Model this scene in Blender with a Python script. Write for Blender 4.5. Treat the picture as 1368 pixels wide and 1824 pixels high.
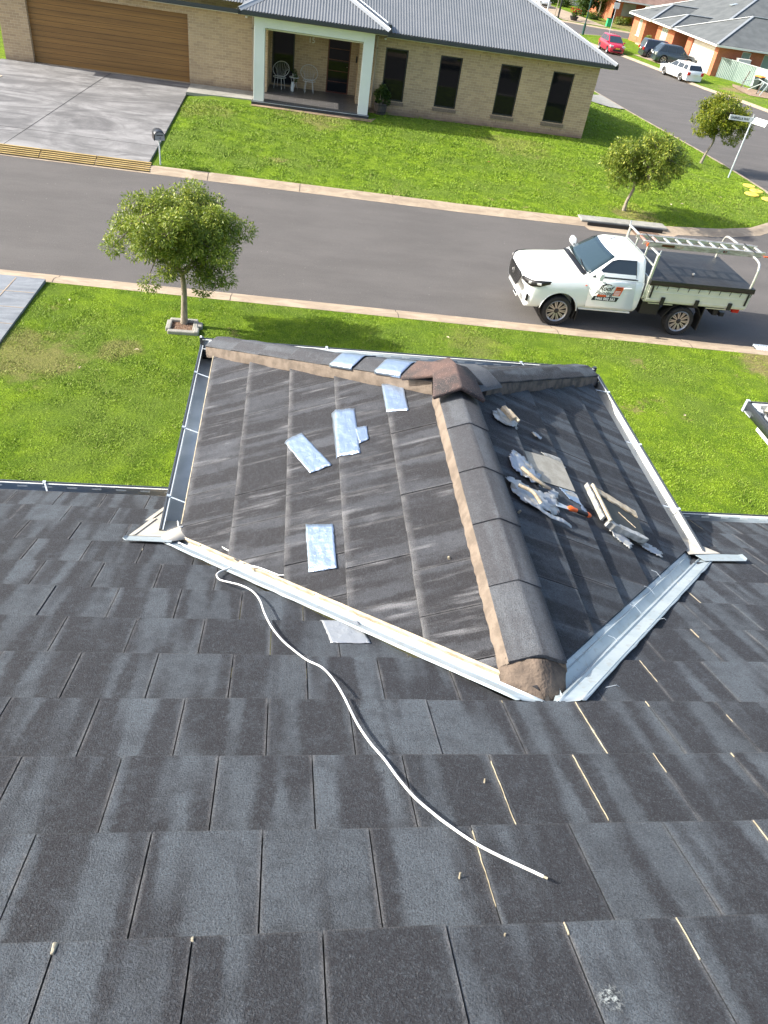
import bpy, bmesh, math, random
import numpy as np
from mathutils import Vector, Matrix, noise as mnoise

random.seed(7); np.random.seed(7)
for o in list(bpy.data.objects): bpy.data.objects.remove(o)
C = bpy.context.scene.collection
R = math.radians
# ------------------------------------------------------------------ camera, sky, sun, exposure
scene = bpy.context.scene
cd = bpy.data.cameras.new('camera'); cam = bpy.data.objects.new('camera', cd); C.objects.link(cam)
cd.sensor_fit = 'HORIZONTAL'; cd.sensor_width = 36; cd.lens = 1303.8 / 1368 * 36
cd.clip_start = .05; cd.clip_end = 2000
rx, ry, rz = (0.98829, -0.08352, 0.12772), (0.04325, -0.64934, -0.75926), (0.14635, 0.7559, -0.63812)
cam.matrix_world = Matrix(((rx[0], -ry[0], -rz[0], -.0031), (rx[1], -ry[1], -rz[1], -4.2278), (rx[2], -ry[2], -rz[2], 7.0076), (0, 0, 0, 1)))
scene.camera = cam
SUN_EL, SUN_AZ = R(34), R(6)      # azimuth: from -X turned towards +Y
sdir = Vector((-math.cos(SUN_EL) * math.cos(SUN_AZ), math.cos(SUN_EL) * math.sin(SUN_AZ), math.sin(SUN_EL)))
w = bpy.data.worlds.new('World'); scene.world = w; w.use_nodes = True
nt = w.node_tree; bg = nt.nodes['Background']
sky = nt.nodes.new('ShaderNodeTexSky'); sky.sky_type = 'NISHITA'; sky.sun_disc = False
sky.sun_elevation = SUN_EL; sky.sun_rotation = math.atan2(sdir.x, sdir.y) % (2 * math.pi)
sky.air_density = 1.0; sky.dust_density = 3.0; sky.ozone_density = .6
nt.links.new(sky.outputs[0], bg.inputs[0]); bg.inputs[1].default_value = .15
sl = bpy.data.lights.new('sun', 'SUN'); sl.energy = 4.4; sl.angle = R(.5); sl.color = (1, .95, .87)
so = bpy.data.objects.new('sun', sl); C.objects.link(so)
so.rotation_euler = sdir.to_track_quat('Z', 'Y').to_euler(); so.location = sdir * 60
scene.view_settings.view_transform = 'Standard'; scene.view_settings.look = 'None'
scene.view_settings.exposure = 1.1; scene.view_settings.gamma = 1

# ------------------------------------------------------------------ helpers
class MB:
    """collects geometry of ONE mesh object"""
    def __init__(s): s.v = []; s.f = []; s.m = []; s.a = []
    def add(s, vs, fs, mi=0, M=None):
        b = len(s.v)
        for p in vs:
            p = Vector(p)
            if M is not None: p = M @ p
            s.v.append(tuple(p))
        for f in fs: s.f.append([b + i for i in f]); s.m.append(mi)
        return s
    def box(s, x0, x1, y0, y1, z0, z1, mi=0, M=None):
        return s.add([(x0,y0,z0),(x1,y0,z0),(x1,y1,z0),(x0,y1,z0),(x0,y0,z1),(x1,y0,z1),(x1,y1,z1),(x0,y1,z1)],
                     [(0,3,2,1),(4,5,6,7),(0,1,5,4),(1,2,6,5),(2,3,7,6),(3,0,4,7)], mi, M)
    def bar(s, p, q, w, h, mi=0, up=(0,0,1)):
        p = Vector(p); q = Vector(q); d = (q - p).normalized(); u = Vector(up)
        sx = d.cross(u)
        if sx.length < 1e-4: sx = d.cross(Vector((1,0,0)))
        sx.normalize(); uz = sx.cross(d)
        vs = [c + sx * (a * w / 2) + uz * (b * h / 2) for c in (p, q) for a, b in ((-1,-1),(1,-1),(1,1),(-1,1))]
        return s.add(vs, [(0,1,2,3),(7,6,5,4),(0,4,5,1),(1,5,6,2),(2,6,7,3),(3,7,4,0)], mi)
    def tube(s, pts, r, n=8, mi=0, closed=False, caps=True):
        pts = [Vector(p) for p in pts]; rs = r if isinstance(r, (list, tuple)) else [r] * len(pts)
        N = len(pts); rings = []; prev = None
        for i, p in enumerate(pts):
            if closed: d = pts[(i + 1) % N] - pts[i - 1]
            else: d = pts[min(i + 1, N - 1)] - pts[max(i - 1, 0)]
            d.normalize()
            if prev is None:
                a = d.orthogonal().normalized()
            else:
                a = prev - d * prev.dot(d)
                a = a.normalized() if a.length > 1e-6 else d.orthogonal().normalized()
            prev = a; b = d.cross(a)
            rings.append([p + (a * math.cos(t) + b * math.sin(t)) * rs[i] for t in [2 * math.pi * k / n for k in range(n)]])
        vs = [v for rg in rings for v in rg]; fs = []
        for i in range(N if closed else N - 1):
            j = (i + 1) % N
            for k in range(n): fs.append((i*n+k, i*n+(k+1)%n, j*n+(k+1)%n, j*n+k))
        if caps and not closed: fs += [tuple(range(n))[::-1], tuple((N-1)*n + k for k in range(n))]
        return s.add(vs, fs, mi)
    def lathe(s, prof, n=16, mi=0, M=None, arc=2*math.pi):
        full = abs(arc - 2*math.pi) < 1e-6; vs = []; k = n if full else n + 1
        for r, z in prof:
            for i in range(k): t = arc * i / n; vs.append((r*math.cos(t), r*math.sin(t), z))
        fs = []
        for j in range(len(prof) - 1):
            for i in range(n): a = (i + 1) % k; fs.append((j*k+i, j*k+a, (j+1)*k+a, (j+1)*k+i))
        return s.add(vs, fs, mi, M)
    def prism(s, poly, t0, t1, axis='y', mi=0, M=None):
        """poly: 2-D outline; extruded along axis between t0 and t1. axis y -> (x,z) ; x -> (y,z) ; z -> (x,y)"""
        f = {'y': lambda a, b, t: (a, t, b), 'x': lambda a, b, t: (t, a, b), 'z': lambda a, b, t: (a, b, t)}[axis]
        n = len(poly); vs = [f(a, b, t0) for a, b in poly] + [f(a, b, t1) for a, b in poly]
        fs = [tuple(range(n)), tuple(range(2*n - 1, n - 1, -1))] + [(i, n + i, n + (i+1) % n, (i+1) % n) for i in range(n)]
        return s.add(vs, fs, mi, M)
    def loft(s, rings, mi=0, caps=True, closed=True):
        n = len(rings[0]); vs = [p for r_ in rings for p in r_]; fs = []
        for i in range(len(rings) - 1):
            for k in range(n if closed else n - 1): fs.append((i*n+k, i*n+(k+1)%n, (i+1)*n+(k+1)%n, (i+1)*n+k))
        if caps: fs += [tuple(range(n))[::-1], tuple((len(rings)-1)*n + k for k in range(n))]
        return s.add(vs, fs, mi)
    def build(s, name, mats, parent=None, smooth=None, bevel=0, fix=True, attr=None, uv=True, solid=0, subs=0):
        me = bpy.data.meshes.new(name); me.from_pydata(s.v, [], s.f); me.update()
        mats = mats if isinstance(mats, (list, tuple)) else [mats]
        for m in mats: me.materials.append(m)
        me.polygons.foreach_set('material_index', s.m)
        if fix:
            bm = bmesh.new(); bm.from_mesh(me); bmesh.ops.recalc_face_normals(bm, faces=bm.faces); bm.to_mesh(me); bm.free()
        if uv: box_uv(me)
        if attr is not None:
            a = me.attributes.new('tuv', 'FLOAT_VECTOR', 'POINT'); a.data.foreach_set('vector', np.array(attr, np.float32).ravel())
        if smooth is not None:
            me.polygons.foreach_set('use_smooth', [True] * len(me.polygons))
            if smooth < 179: me.set_sharp_from_angle(angle=R(smooth))
        o = bpy.data.objects.new(name, me); C.objects.link(o)
        if parent: o.parent = parent
        if solid: m_ = o.modifiers.new('solid', 'SOLIDIFY'); m_.thickness = solid; m_.offset = 0
        if bevel: m_ = o.modifiers.new('bevel', 'BEVEL'); m_.width = bevel; m_.segments = 2; m_.limit_method = 'ANGLE'; m_.angle_limit = R(40)
        if subs: m_ = o.modifiers.new('sub', 'SUBSURF'); m_.levels = subs; m_.render_levels = subs
        return o
def box_uv(me):
    uvl = me.uv_layers.new(name='UVMap'); n = len(me.loops)
    co = np.empty(len(me.vertices) * 3); me.vertices.foreach_get('co', co); co = co.reshape(-1, 3)
    vi = np.empty(n, int); me.loops.foreach_get('vertex_index', vi)
    nf = len(me.polygons); nr = np.empty(nf * 3); me.polygons.foreach_get('normal', nr); nr = nr.reshape(-1, 3)
    lt = np.empty(nf, int); me.polygons.foreach_get('loop_total', lt); N = np.repeat(nr, lt, 0)
    p = co[vi]; flat = np.abs(N[:, 2]) > .7; h = np.hypot(N[:, 0], N[:, 1]) + 1e-9
    u = np.where(flat, p[:, 0], (-N[:, 1] * p[:, 0] + N[:, 0] * p[:, 1]) / h); v = np.where(flat, p[:, 1], p[:, 2])
    uvl.data.foreach_set('uv', np.stack([u, v], 1).astype(np.float32).ravel())
def thing(name, label, cat, loc=(0,0,0), rz=0, group=None):
    o = bpy.data.objects.new(name, None); C.objects.link(o); o.location = loc; o.rotation_euler = (0, 0, rz); o.empty_display_size = .2
    return tag(o, label, cat, group)
def tag(o, label, cat, group=None):
    o['label'] = label; o['category'] = cat
    if group: o['group'] = group
    return o
def struct(o, kind='structure', label=None, cat=None):
    o['kind'] = kind
    if label: o['label'] = label; o['category'] = cat
    return o
def dup(root, loc=None, rz=None, label=None, group=None, scale=None):
    def rec(o, par):
        c = o.copy(); C.objects.link(c); c.parent = par
        for ch in list(o.children): rec(ch, c)
        return c
    r = rec(root, None)
    if loc is not None: r.location = loc
    if rz is not None: r.rotation_euler = (0, 0, rz)
    if label: r['label'] = label
    if group: r['group'] = group
    if scale: r.scale = (scale,) * 3
    return r
def bool_cut(o, cutters):
    for c in cutters:
        c.parent = o.parent
        m_ = o.modifiers.new('cut', 'BOOLEAN'); m_.object = c; m_.operation = 'DIFFERENCE'; m_.solver = 'EXACT'
    bpy.context.view_layer.update()
    dg = bpy.context.evaluated_depsgraph_get(); me = bpy.data.meshes.new_from_object(o.evaluated_get(dg)); o.modifiers.clear(); o.data = me
    for c in cutters: bpy.data.objects.remove(c)
def clip(poly, a, b, c):      # keep a*x+b*y<=c
    out = []
    for i in range(len(poly)):
        p, q = poly[i], poly[(i+1) % len(poly)]; dp = a*p[0]+b*p[1]-c; dq = a*q[0]+b*q[1]-c
        if dp <= 0: out.append(p)
        if dp * dq < 0: t = dp/(dp-dq); out.append((p[0]+t*(q[0]-p[0]), p[1]+t*(q[1]-p[1])))
    return out

# ------------------------------------------------------------------ materials
def newmat(name):
    m = bpy.data.materials.new(name); m.use_nodes = True; return m, m.node_tree, m.node_tree.nodes['Principled BSDF']
class NT:
    def __init__(s, t): s.t = t
    def n(s, typ, **k):
        nd = s.t.nodes.new(typ)
        for a, b in k.items(): setattr(nd, a, b)
        return nd
    def link(s, a, b): s.t.links.new(a, b)
    def put(s, sock, v):
        if hasattr(v, 'links') or isinstance(v, bpy.types.NodeSocket): s.link(v, sock)
        else:
            if isinstance(v, tuple) and len(v) == 3 and sock.type == 'RGBA': v = v + (1,)
            sock.default_value = v
    def math(s, op, a, b=None, c=None, clamp=False):
        nd = s.n('ShaderNodeMath', operation=op, use_clamp=clamp); s.put(nd.inputs[0], a)
        if b is not None: s.put(nd.inputs[1], b)
        if c is not None: s.put(nd.inputs[2], c)
        return nd.outputs[0]
    def noise(s, vec, scale, detail=3, rough=.55, dist=0):
        nd = s.n('ShaderNodeTexNoise'); s.put(nd.inputs['Vector'], vec); nd.inputs['Scale'].default_value = scale
        nd.inputs['Detail'].default_value = detail; nd.inputs['Roughness'].default_value = rough; nd.inputs['Distortion'].default_value = dist
        return nd.outputs['Fac']
    def vor(s, vec, scale, feature='F1', out='Distance'):
        nd = s.n('ShaderNodeTexVoronoi', feature=feature); s.put(nd.inputs['Vector'], vec); nd.inputs['Scale'].default_value = scale; return nd.outputs[out]
    def ss(s, x, a, b, lo=0., hi=1.):
        nd = s.n('ShaderNodeMapRange', interpolation_type='SMOOTHSTEP'); s.put(nd.inputs[0], x)
        for i, v in enumerate((a, b, lo, hi)): nd.inputs[i+1].default_value = v
        return nd.outputs[0]
    def mix(s, f, a, b, mode='MIX'):
        nd = s.n('ShaderNodeMix', data_type='RGBA', blend_type=mode); s.put(nd.inputs[0], f); s.put(nd.inputs[6], a); s.put(nd.inputs[7], b); return nd.outputs[2]
    def coord(s, k='Object'): return s.n('ShaderNodeTexCoord').outputs[k]
    def mapv(s, v, sc=(1,1,1), loc=(0,0,0), rot=(0,0,0)):
        nd = s.n('ShaderNodeMapping'); s.put(nd.inputs[0], v); nd.inputs['Scale'].default_value = sc; nd.inputs['Location'].default_value = loc; nd.inputs['Rotation'].default_value = rot; return nd.outputs[0]
    def comb(s, x, y, z):
        nd = s.n('ShaderNodeCombineXYZ')
        for i, v in enumerate((x, y, z)): s.put(nd.inputs[i], v)
        return nd.outputs[0]
    def sep(s, v): nd = s.n('ShaderNodeSeparateXYZ'); s.put(nd.inputs[0], v); return nd.outputs
    def bump(s, h, strength, dist, normal=None):
        nd = s.n('ShaderNodeBump'); s.put(nd.inputs['Height'], h); nd.inputs['Strength'].default_value = strength; nd.inputs['Distance'].default_value = dist
        if normal: s.link(normal, nd.inputs['Normal'])
        return nd.outputs[0]
def simple(name, c1, c2=None, s1=3, rough=.6, metal=0, speck=None, bump=None, spec=.5, coat=0, stretch=(1,1,1), alpha=None):
    m, t, p = newmat(name); k = NT(t); co = k.mapv(k.coord(), stretch)
    col = c1 + (1,)
    if c2: col = k.mix(k.ss(k.noise(co, s1, 5), .35, .65), c1, c2)
    if speck: col = k.mix(k.math('MULTIPLY', k.ss(k.noise(co, speck[0], 2), .56, .68), speck[2]), col, speck[1])
    k.put(p.inputs['Base Color'], col)
    p.inputs['Roughness'].default_value = rough; p.inputs['Metallic'].default_value = metal; p.inputs['Specular IOR Level'].default_value = spec
    if coat: p.inputs['Coat Weight'].default_value = coat; p.inputs['Coat Roughness'].default_value = .05
    if bump: k.link(k.bump(k.noise(co, bump[0], 3), bump[1], bump[2]), p.inputs['Normal'])
    return m
def tile_mat(name, dark, light, lo, hi, warm=0., dust=0.):
    m, t, p = newmat(name); k = NT(t)
    at = k.n('ShaderNodeAttribute', attribute_name='tuv').outputs['Vector']; x, y, z = k.sep(at)
    ob = k.coord()
    wob = k.math('MULTIPLY', k.math('SUBTRACT', k.noise(ob, 26, 4, .7), .5), .05)
    xx = k.math('ADD', x, wob)
    sv = k.comb(k.math('ADD', k.math('MULTIPLY', xx, 9.5), k.math('MULTIPLY', z, 37.)), k.math('MULTIPLY', y, .9), k.math('MULTIPLY', z, 91.))
    st = k.ss(k.noise(sv, 1., 1.5, .45), lo, hi)
    st = k.math('MULTIPLY', st, k.ss(k.noise(ob, 7, 4, .6), .25, .6, .45, 1.))
    col = k.mix(st, dark, light)
    # per tile value
    col = k.mix(k.math('MULTIPLY', k.math('FRACT', k.math('MULTIPLY', z, 7.31)), .35), col, tuple(v * .6 for v in dark))
    # mottled weathering
    col = k.mix(k.math('MULTIPLY', k.ss(k.noise(ob, 14, 6, .7), .48, .75), .4), col, light)
    col = k.mix(k.ss(k.noise(ob, 60, 5, .8), .46, .66, 0., .26), col, light); col = k.mix(k.ss(k.noise(k.mapv(ob, loc=(3, 7, 1)), 34, 5, .8), .5, .7, 0., .45), col, tuple(v * .7 for v in dark))
    # pale dusty rims at the side joints and noses
    ed = k.math('MINIMUM', x, k.math('SUBTRACT', .3, x)); rim = k.ss(ed, .0, .016, 1., 0.)
    nose = k.ss(y, .0, .05 if dust else .012, 1., 0.)
    rim = k.math('MULTIPLY', k.math('MAXIMUM', rim, k.math('MULTIPLY', nose, .5 + dust)), k.ss(k.noise(ob, 9, 3), .3, .7, .1, .75))
    col = k.mix(rim, col, (.2, .2, .205))
    if dust:   # chalky run-off marks along the fall
        dv = k.comb(k.math('MULTIPLY', x, 17.), k.math('MULTIPLY', y, 2.0), k.math('MULTIPLY', z, 53.))
        ds = k.math('MULTIPLY', k.ss(k.noise(dv, 1., 3, .6), .52, .72), k.ss(k.noise(ob, 3, 3), .4, .62))
        col = k.mix(k.math('MULTIPLY', ds, dust), col, (.26, .265, .28))
    gr = k.noise(ob, 200, 4, .8); g2 = k.noise(ob, 290, 3, .8)
    col = k.mix(k.ss(gr, .35, .65, .0, .45), col, tuple(v * .35 for v in dark))
    col = k.mix(k.math('MULTIPLY', k.ss(k.noise(ob, 185, 1), .69, .76), .4), col, (.20, .20, .20))
    col = k.mix(k.math('MULTIPLY', k.ss(k.noise(ob, 4.5, 5, .7), .74, .82), .35), col, (.27, .27, .25))
    p.inputs['Roughness'].default_value = .74; p.inputs['Specular IOR Level'].default_value = .38
    g3 = k.noise(k.mapv(ob, loc=(5, 2, 9)), 175, 3, .75)
    col = k.mix(k.ss(g3, .53, .68, 0., .30), col, tuple(v * 1.25 for v in light)); col = k.mix(k.ss(g3, .35, .47, .5, 0.), col, tuple(v * .3 for v in dark))
    h = k.math('ADD', k.math('MULTIPLY', g3, 1.6), k.math('ADD', k.math('MULTIPLY', g2, .5), k.math('MULTIPLY', gr, .7)))
    k.put(p.inputs['Base Color'], col); b1 = k.bump(h, 1., .0055); b2 = k.bump(k.noise(ob, 22, 5, .65), .4, .006, b1); k.link(b2, p.inputs['Normal'])
    return m
def brick_mat(name, c1, c2, mortar, base=None):
    m, t, p = newmat(name); k = NT(t); uv = k.coord('UV')
    br = k.n('ShaderNodeTexBrick'); k.put(br.inputs['Vector'], uv); br.inputs['Scale'].default_value = 1
    br.inputs['Brick Width'].default_value = .24; br.inputs['Row Height'].default_value = .086; br.inputs['Mortar Size'].default_value = .006
    br.inputs['Mortar Smooth'].default_value = .2; br.inputs['Bias'].default_value = -.1
    k.put(br.inputs['Color1'], c1); k.put(br.inputs['Color2'], c2); k.put(br.inputs['Mortar'], mortar)
    col = k.mix(k.ss(k.noise(k.coord(), 1.1, 4), .3, .75, 0, .35), br.outputs['Color'], tuple(v * .72 for v in c1))
    if base:  # rising damp and splashed soil low on the wall
        z = k.sep(k.coord())[2]; f = k.math('MULTIPLY', k.ss(k.math('ADD', z, k.math('MULTIPLY', k.noise(k.coord(), 3, 4), .3)), base[0], base[1], 1., 0.), .6)
        col = k.mix(f, col, (.15, .105, .085))
    k.put(p.inputs['Base Color'], col); p.inputs['Roughness'].default_value = .9; p.inputs['Specular IOR Level'].default_value = .2
    k.link(k.bump(k.math('SUBTRACT', k.math('MULTIPLY', k.noise(k.coord(), 60, 3), .3), br.outputs['Fac']), .8, .006), p.inputs['Normal'])
    return m
def glass_mat(name, col=(.012, .013, .016), rough=.03, spec=.6):
    m, t, p = newmat(name); p.inputs['Base Color'].default_value = col + (1,); p.inputs['Roughness'].default_value = rough; p.inputs['Specular IOR Level'].default_value = spec; return m
def leaf_mat(name, ca, cb, cc):
    m, t, p = newmat(name); k = NT(t)
    at = k.n('ShaderNodeAttribute', attribute_name='tuv').outputs['Vector']; x, y, z = k.sep(at)
    col = k.mix(k.ss(x, 0., 1.), ca, cb); col = k.mix(k.ss(y, .72, 1.), col, cc)
    k.put(p.inputs['Base Color'], col); p.inputs['Roughness'].default_value = .45; p.inputs['Specular IOR Level'].default_value = .35
    tr = k.n('ShaderNodeBsdfTranslucent'); k.put(tr.inputs[0], k.mix(.5, col, (.30, .42, .03), 'MIX'))
    mx = k.n('ShaderNodeMixShader'); mx.inputs[0].default_value = .25
    k.link(p.outputs[0], mx.inputs[1]); k.link(tr.outputs[0], mx.inputs[2]); k.link(mx.outputs[0], t.nodes['Material Output'].inputs[0])
    return m
def grass_mat(name, blades=False):
    m, t, p = newmat(name); k = NT(t); g = k.n('ShaderNodeNewGeometry').outputs['Position']
    big = k.noise(g, .45, 4, .6); mid = k.noise(g, 2.3, 4, .65)
    col = k.mix(k.ss(mid, .36, .66), (.122, .212, .012), (.232, .35, .018))
    col = k.mix(k.ss(big, .42, .66), col, (.155, .235, .03))
    dry = k.math('MULTIPLY', k.ss(k.noise(g, .75, 6, .72), .615, .71), .85)
    dirt = k.math('MULTIPLY', k.ss(k.noise(k.mapv(g, loc=(31, 7, 0)), 1.5, 6, .75), .66, .74), .9)
    # worn yellow verge at the left of the near lawn and along the far house and kerb
    for (cx, cy, r, f_) in ((-4.4, 7.6, 1.3, .55), (10.9, 9.7, 1.1, .8), (-2.9, 8.0, .5, .5), (11.3, 19.6, .95, .7), (8.4, 25.6, 1.8, .38), (1.0, 26.0, 1.6, .6), (14.5, 9.2, 1.6, .6), (-3.0, 25.4, 1.2, .35), (35.3, 61, 2.5, .6), (38.3, 65, 2.5, .9), (43.2, 107, 6, .8), (3.9, 9.5, .9, .3)):
        d = k.n('ShaderNodeVectorMath', operation='DISTANCE'); k.put(d.inputs[0], g); z_ = 0 if cy < 50 else -1.9; d.inputs[1].default_value = (cx, cy, z_ if z_ else .2)
        e = k.math('MULTIPLY', k.ss(k.math('ADD', d.outputs['Value'], k.math('MULTIPLY', k.math('SUBTRACT', k.noise(g, 1.6, 4, .7), .5), r * 2.4)), r * .35, r, 1., 0.), f_)
        dry = k.math('MAXIMUM', dry, e)
    col = k.mix(dry, col, (.30, .26, .09) if blades else (.34, .25, .13))
    col = k.mix(dirt, col, (.13, .10, .045))
    if blades:
        at = k.n('ShaderNodeAttribute', attribute_name='tuv').outputs['Vector']; x, y, z = k.sep(at)
        col = k.mix(k.math('MULTIPLY', x, .55), col, (.29, .44, .03)); col = k.mix(k.ss(y, .8, 1., 0, .6), col, (.36, .33, .12))
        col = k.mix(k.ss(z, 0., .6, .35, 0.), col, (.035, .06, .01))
        p.inputs['Roughness'].default_value = .6; p.inputs['Specular IOR Level'].default_value = .25
    else:
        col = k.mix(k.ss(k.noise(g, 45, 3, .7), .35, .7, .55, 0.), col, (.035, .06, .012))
        p.inputs['Roughness'].default_value = .95; p.inputs['Specular IOR Level'].default_value = .1
        k.link(k.bump(k.noise(g, 30, 4, .75), 1., .05), p.inputs['Normal'])
    k.put(p.inputs['Base Color'], col)
    return m
def asphalt_mat():
    m, t, p = newmat('asphalt'); k = NT(t); g = k.n('ShaderNodeNewGeometry').outputs['Position']
    col = k.mix(k.ss(k.noise(k.mapv(g, (.45, 1.0, 1)), .9, 6, .65), .3, .7), (.092, .086, .081), (.116, .108, .102))
    col = k.mix(k.ss(k.noise(g, 55, 2, .7), .5, .8, 0, .7), col, (.19, .18, .17))
    col = k.mix(k.ss(k.noise(g, 38, 3, .7), .25, .5, .55, 0), col, (.04, .038, .038))
    col = k.mix(k.math('MULTIPLY', k.ss(k.noise(k.mapv(g, loc=(9, 4, 0)), 26, 1), .765, .80), .9), col, (.42, .40, .36))
    k.put(p.inputs['Base Color'], col); p.inputs['Roughness'].default_value = .88; p.inputs['Specular IOR Level'].default_value = .3
    k.link(k.bump(k.noise(g, 70, 3, .8), .8, .008), p.inputs['Normal']); return m
def concrete_mat(name, a, b, scale, stain=None, grooves=None):
    m, t, p = newmat(name); k = NT(t); g = k.coord()
    col = k.mix(k.ss(k.noise(g, scale, 6, .68, .6), .34, .66), a, b)
    if stain: col = k.mix(k.ss(k.noise(k.mapv(g, (.5, 1.6, 1), (5, 3, 0)), stain[0], 7, .72, 1.2), .40, .64, 0, .85), col, stain[1])
    col = k.mix(k.ss(k.noise(g, 60, 3), .4, .75, 0, .22), col, tuple(v * .5 for v in a))
    h = k.noise(g, 40, 4)
    k.put(p.inputs['Base Color'], col); p.inputs['Roughness'].default_value = .8; p.inputs['Specular IOR Level'].default_value = .35
    k.link(k.bump(h, .4, .004), p.inputs['Normal']); return m
def foil_mat(name, base=(.40, .49, .62), rough=.34, metal=.85):
    m, t, p = newmat(name); k = NT(t); g = k.coord()
    p.inputs['Base Color'].default_value = base + (1,); p.inputs['Metallic'].default_value = metal; p.inputs['Roughness'].default_value = rough
    h = k.math('ADD', k.noise(k.mapv(g, (1, 1, 1)), 38, 4, .6, 1.5), k.math('MULTIPLY', k.vor(g, 22, 'F1'), .7))
    k.link(k.bump(h, .55, .006), p.inputs['Normal']); return m
M = {}
M['tile'] = tile_mat('slate grey roof tile', (.029, .030, .037), (.118, .140, .164), .44, .585)
M['tile_porch'] = tile_mat('porch roof tile', (.032, .032, .037), (.10, .108, .125), .47, .60, dust=.85)
M['cap'] = tile_mat('ridge cap tile', (.082, .083, .092), (.155, .17, .19), .44, .64)
M['cap_red'] = simple('weathered reddish cap', (.036, .033, .034), (.105, .066, .056), 5, .9, speck=(120, (.19, .125, .11), .7), bump=(160, .9, .004))
M['bare'] = simple('bare beige tile', (.34, .315, .255), (.43, .40, .33), 12, .9, speck=(190, (.16, .15, .13), .7), bump=(160, .7, .003))
M['mortar'] = simple('tan mortar bedding', (.135, .108, .085), (.205, .165, .13), 14, .92, bump=(80, .8, .006))
M['mortar_dark'] = simple('dark painted mortar', (.06, .055, .052), (.15, .12, .10), 11, .9, bump=(60, .8, .008))
M['pale_mortar'] = simple('pale mortar crumbs', (.25, .22, .155), (.38, .34, .25), 20, .9, bump=(90, .6, .004))
M['under'] = simple('dark underlay', (.02, .02, .02), rough=.9)
M['zinc'] = simple('galvanised gutter lining', (.44, .50, .54), (.56, .61, .65), 5, .45, .2, bump=(14, .15, .004))
M['valley'] = simple('pale zincalume valley metal', (.34, .405, .44), (.42, .48, .51), 5, .42, .3, speck=(30, (.30, .31, .30), .5), bump=(9, .12, .004), stretch=(1, 1, 1))
M['valley_old'] = simple('dusty flashing', (.40, .375, .32), (.50, .47, .41), 6, .7, .1, bump=(12, .3, .006))
M['gutter_dark'] = simple('dark grey gutter paint', (.035, .042, .05), rough=.35, coat=.2)
M['white_gutter'] = simple('cream white paint', (.72, .74, .70), rough=.45)
M['foil'] = foil_mat('silver foil tape'); M['foil_dull'] = foil_mat('dull foil', (.40, .42, .44), .45, .5); M['foil_torn'] = foil_mat('torn foil', (.34, .38, .44), .4, .6)
M['tape_white'] = simple('torn white tape', (.25, .245, .22), (.50, .50, .47), 15, .7, .1, bump=(40, .6, .008))
M['foam'] = simple('aged tan sealant', (.42, .33, .22), (.62, .53, .38), 18, .85, bump=(70, .6, .005))
M['cable'] = simple('white cable sheath', (.80, .80, .77), rough=.4)
M['grass'] = grass_mat('turf'); M['blade'] = grass_mat('grass blades', True)
M['asphalt'] = asphalt_mat()
M['kerb'] = concrete_mat('buff kerb concrete', (.36, .285, .20), (.45, .36, .26), 1.6, (2.5, (.28, .22, .16)))
M['drain'] = concrete_mat('grey drain concrete', (.25, .245, .215), (.34, .33, .295), 2.5)
M['slab'] = concrete_mat('stencilled grey driveway', (.17, .168, .165), (.285, .28, .275), .9, (.55, (.10, .098, .098)))
M['paving'] = concrete_mat('blue grey paving', (.135, .15, .17), (.20, .22, .245), .8, (2., (.24, .26, .28)))
M['soil'] = simple('bare soil', (.22, .15, .10), (.32, .23, .15), 3, .95, bump=(30, .9, .02))
M['mulch'] = simple('bark mulch', (.07, .035, .02), (.22, .13, .08), 30, .95, speck=(60, (.42, .32, .24), .8), bump=(50, 1, .02))
M['brick'] = brick_mat('tan brick', (.50, .37, .225), (.37, .27, .17), (.62, .51, .36), (.62, 1.0))
M['brick_red'] = brick_mat('orange red brick', (.50, .165, .085), (.40, .125, .065), (.40, .26, .18))
M['brick_brown'] = brick_mat('brown brick', (.20, .11, .075), (.15, .08, .06), (.2, .15, .12))
M['sill'] = simple('brick sill', (.26, .20, .145), (.20, .155, .11), 20, .9)
M['render'] = simple('pale mint grey render', (.66, .70, .67), (.70, .74, .71), 1.2, .8, bump=(60, .15, .003))
M['alu_dark'] = simple('charcoal window frame', (.02, .022, .024), rough=.4)
M['glass'] = glass_mat('dark tinted glass', (.008, .008, .010), .03, .22); M['glass_lit'] = glass_mat('glass with pale curtain behind', (.30, .33, .33), .06)
M['glass_car'] = glass_mat('car glass', (.02, .028, .035), .02, .9); M['screen'] = glass_mat('windscreen glass', (.025, .045, .058), .02, .45)
M['colorbond'] = simple('grey corrugated roof sheet', (.165, .177, .185), (.185, .195, .203), 1.5, .45, .25)
M['ridge_metal'] = simple('ridge flashing', (.33, .35, .36), rough=.4, metal=.3)
M['wood_door'] = None
def wood():
    m, t, p = newmat('timber look door panel'); k = NT(t); g = k.coord(); z = k.sep(g)[2]
    gr = k.noise(k.mapv(g, (.5, .5, 22)), 1.6, 5, .65, .4)
    pl = k.noise(k.mapv(g, (.02, .02, 4.1)), 1.2, 1)
    col = k.mix(k.ss(gr, .3, .7), (.22, .108, .026), (.32, .165, .044)); col = k.mix(k.ss(pl, .35, .65, 0, .4), col, (.145, .072, .02))
    k.put(p.inputs['Base Color'], col); p.inputs['Roughness'].default_value = .5
    w_ = k.n('ShaderNodeTexWave', wave_type='BANDS', bands_direction='Z', wave_profile='SAW'); k.put(w_.inputs['Vector'], g); w_.inputs['Scale'].default_value = .314 / .12 * .5
    return m
M['wood_door'] = wood()
M['red_door'] = simple('dark red stained timber', (.10, .025, .012), rough=.4)
M['black'] = simple('black plastic', (.012, .012, .013), rough=.5); M['rubber'] = simple('tyre rubber', (.016, .016, .017), (.025, .025, .025), 9, .85)
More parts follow.
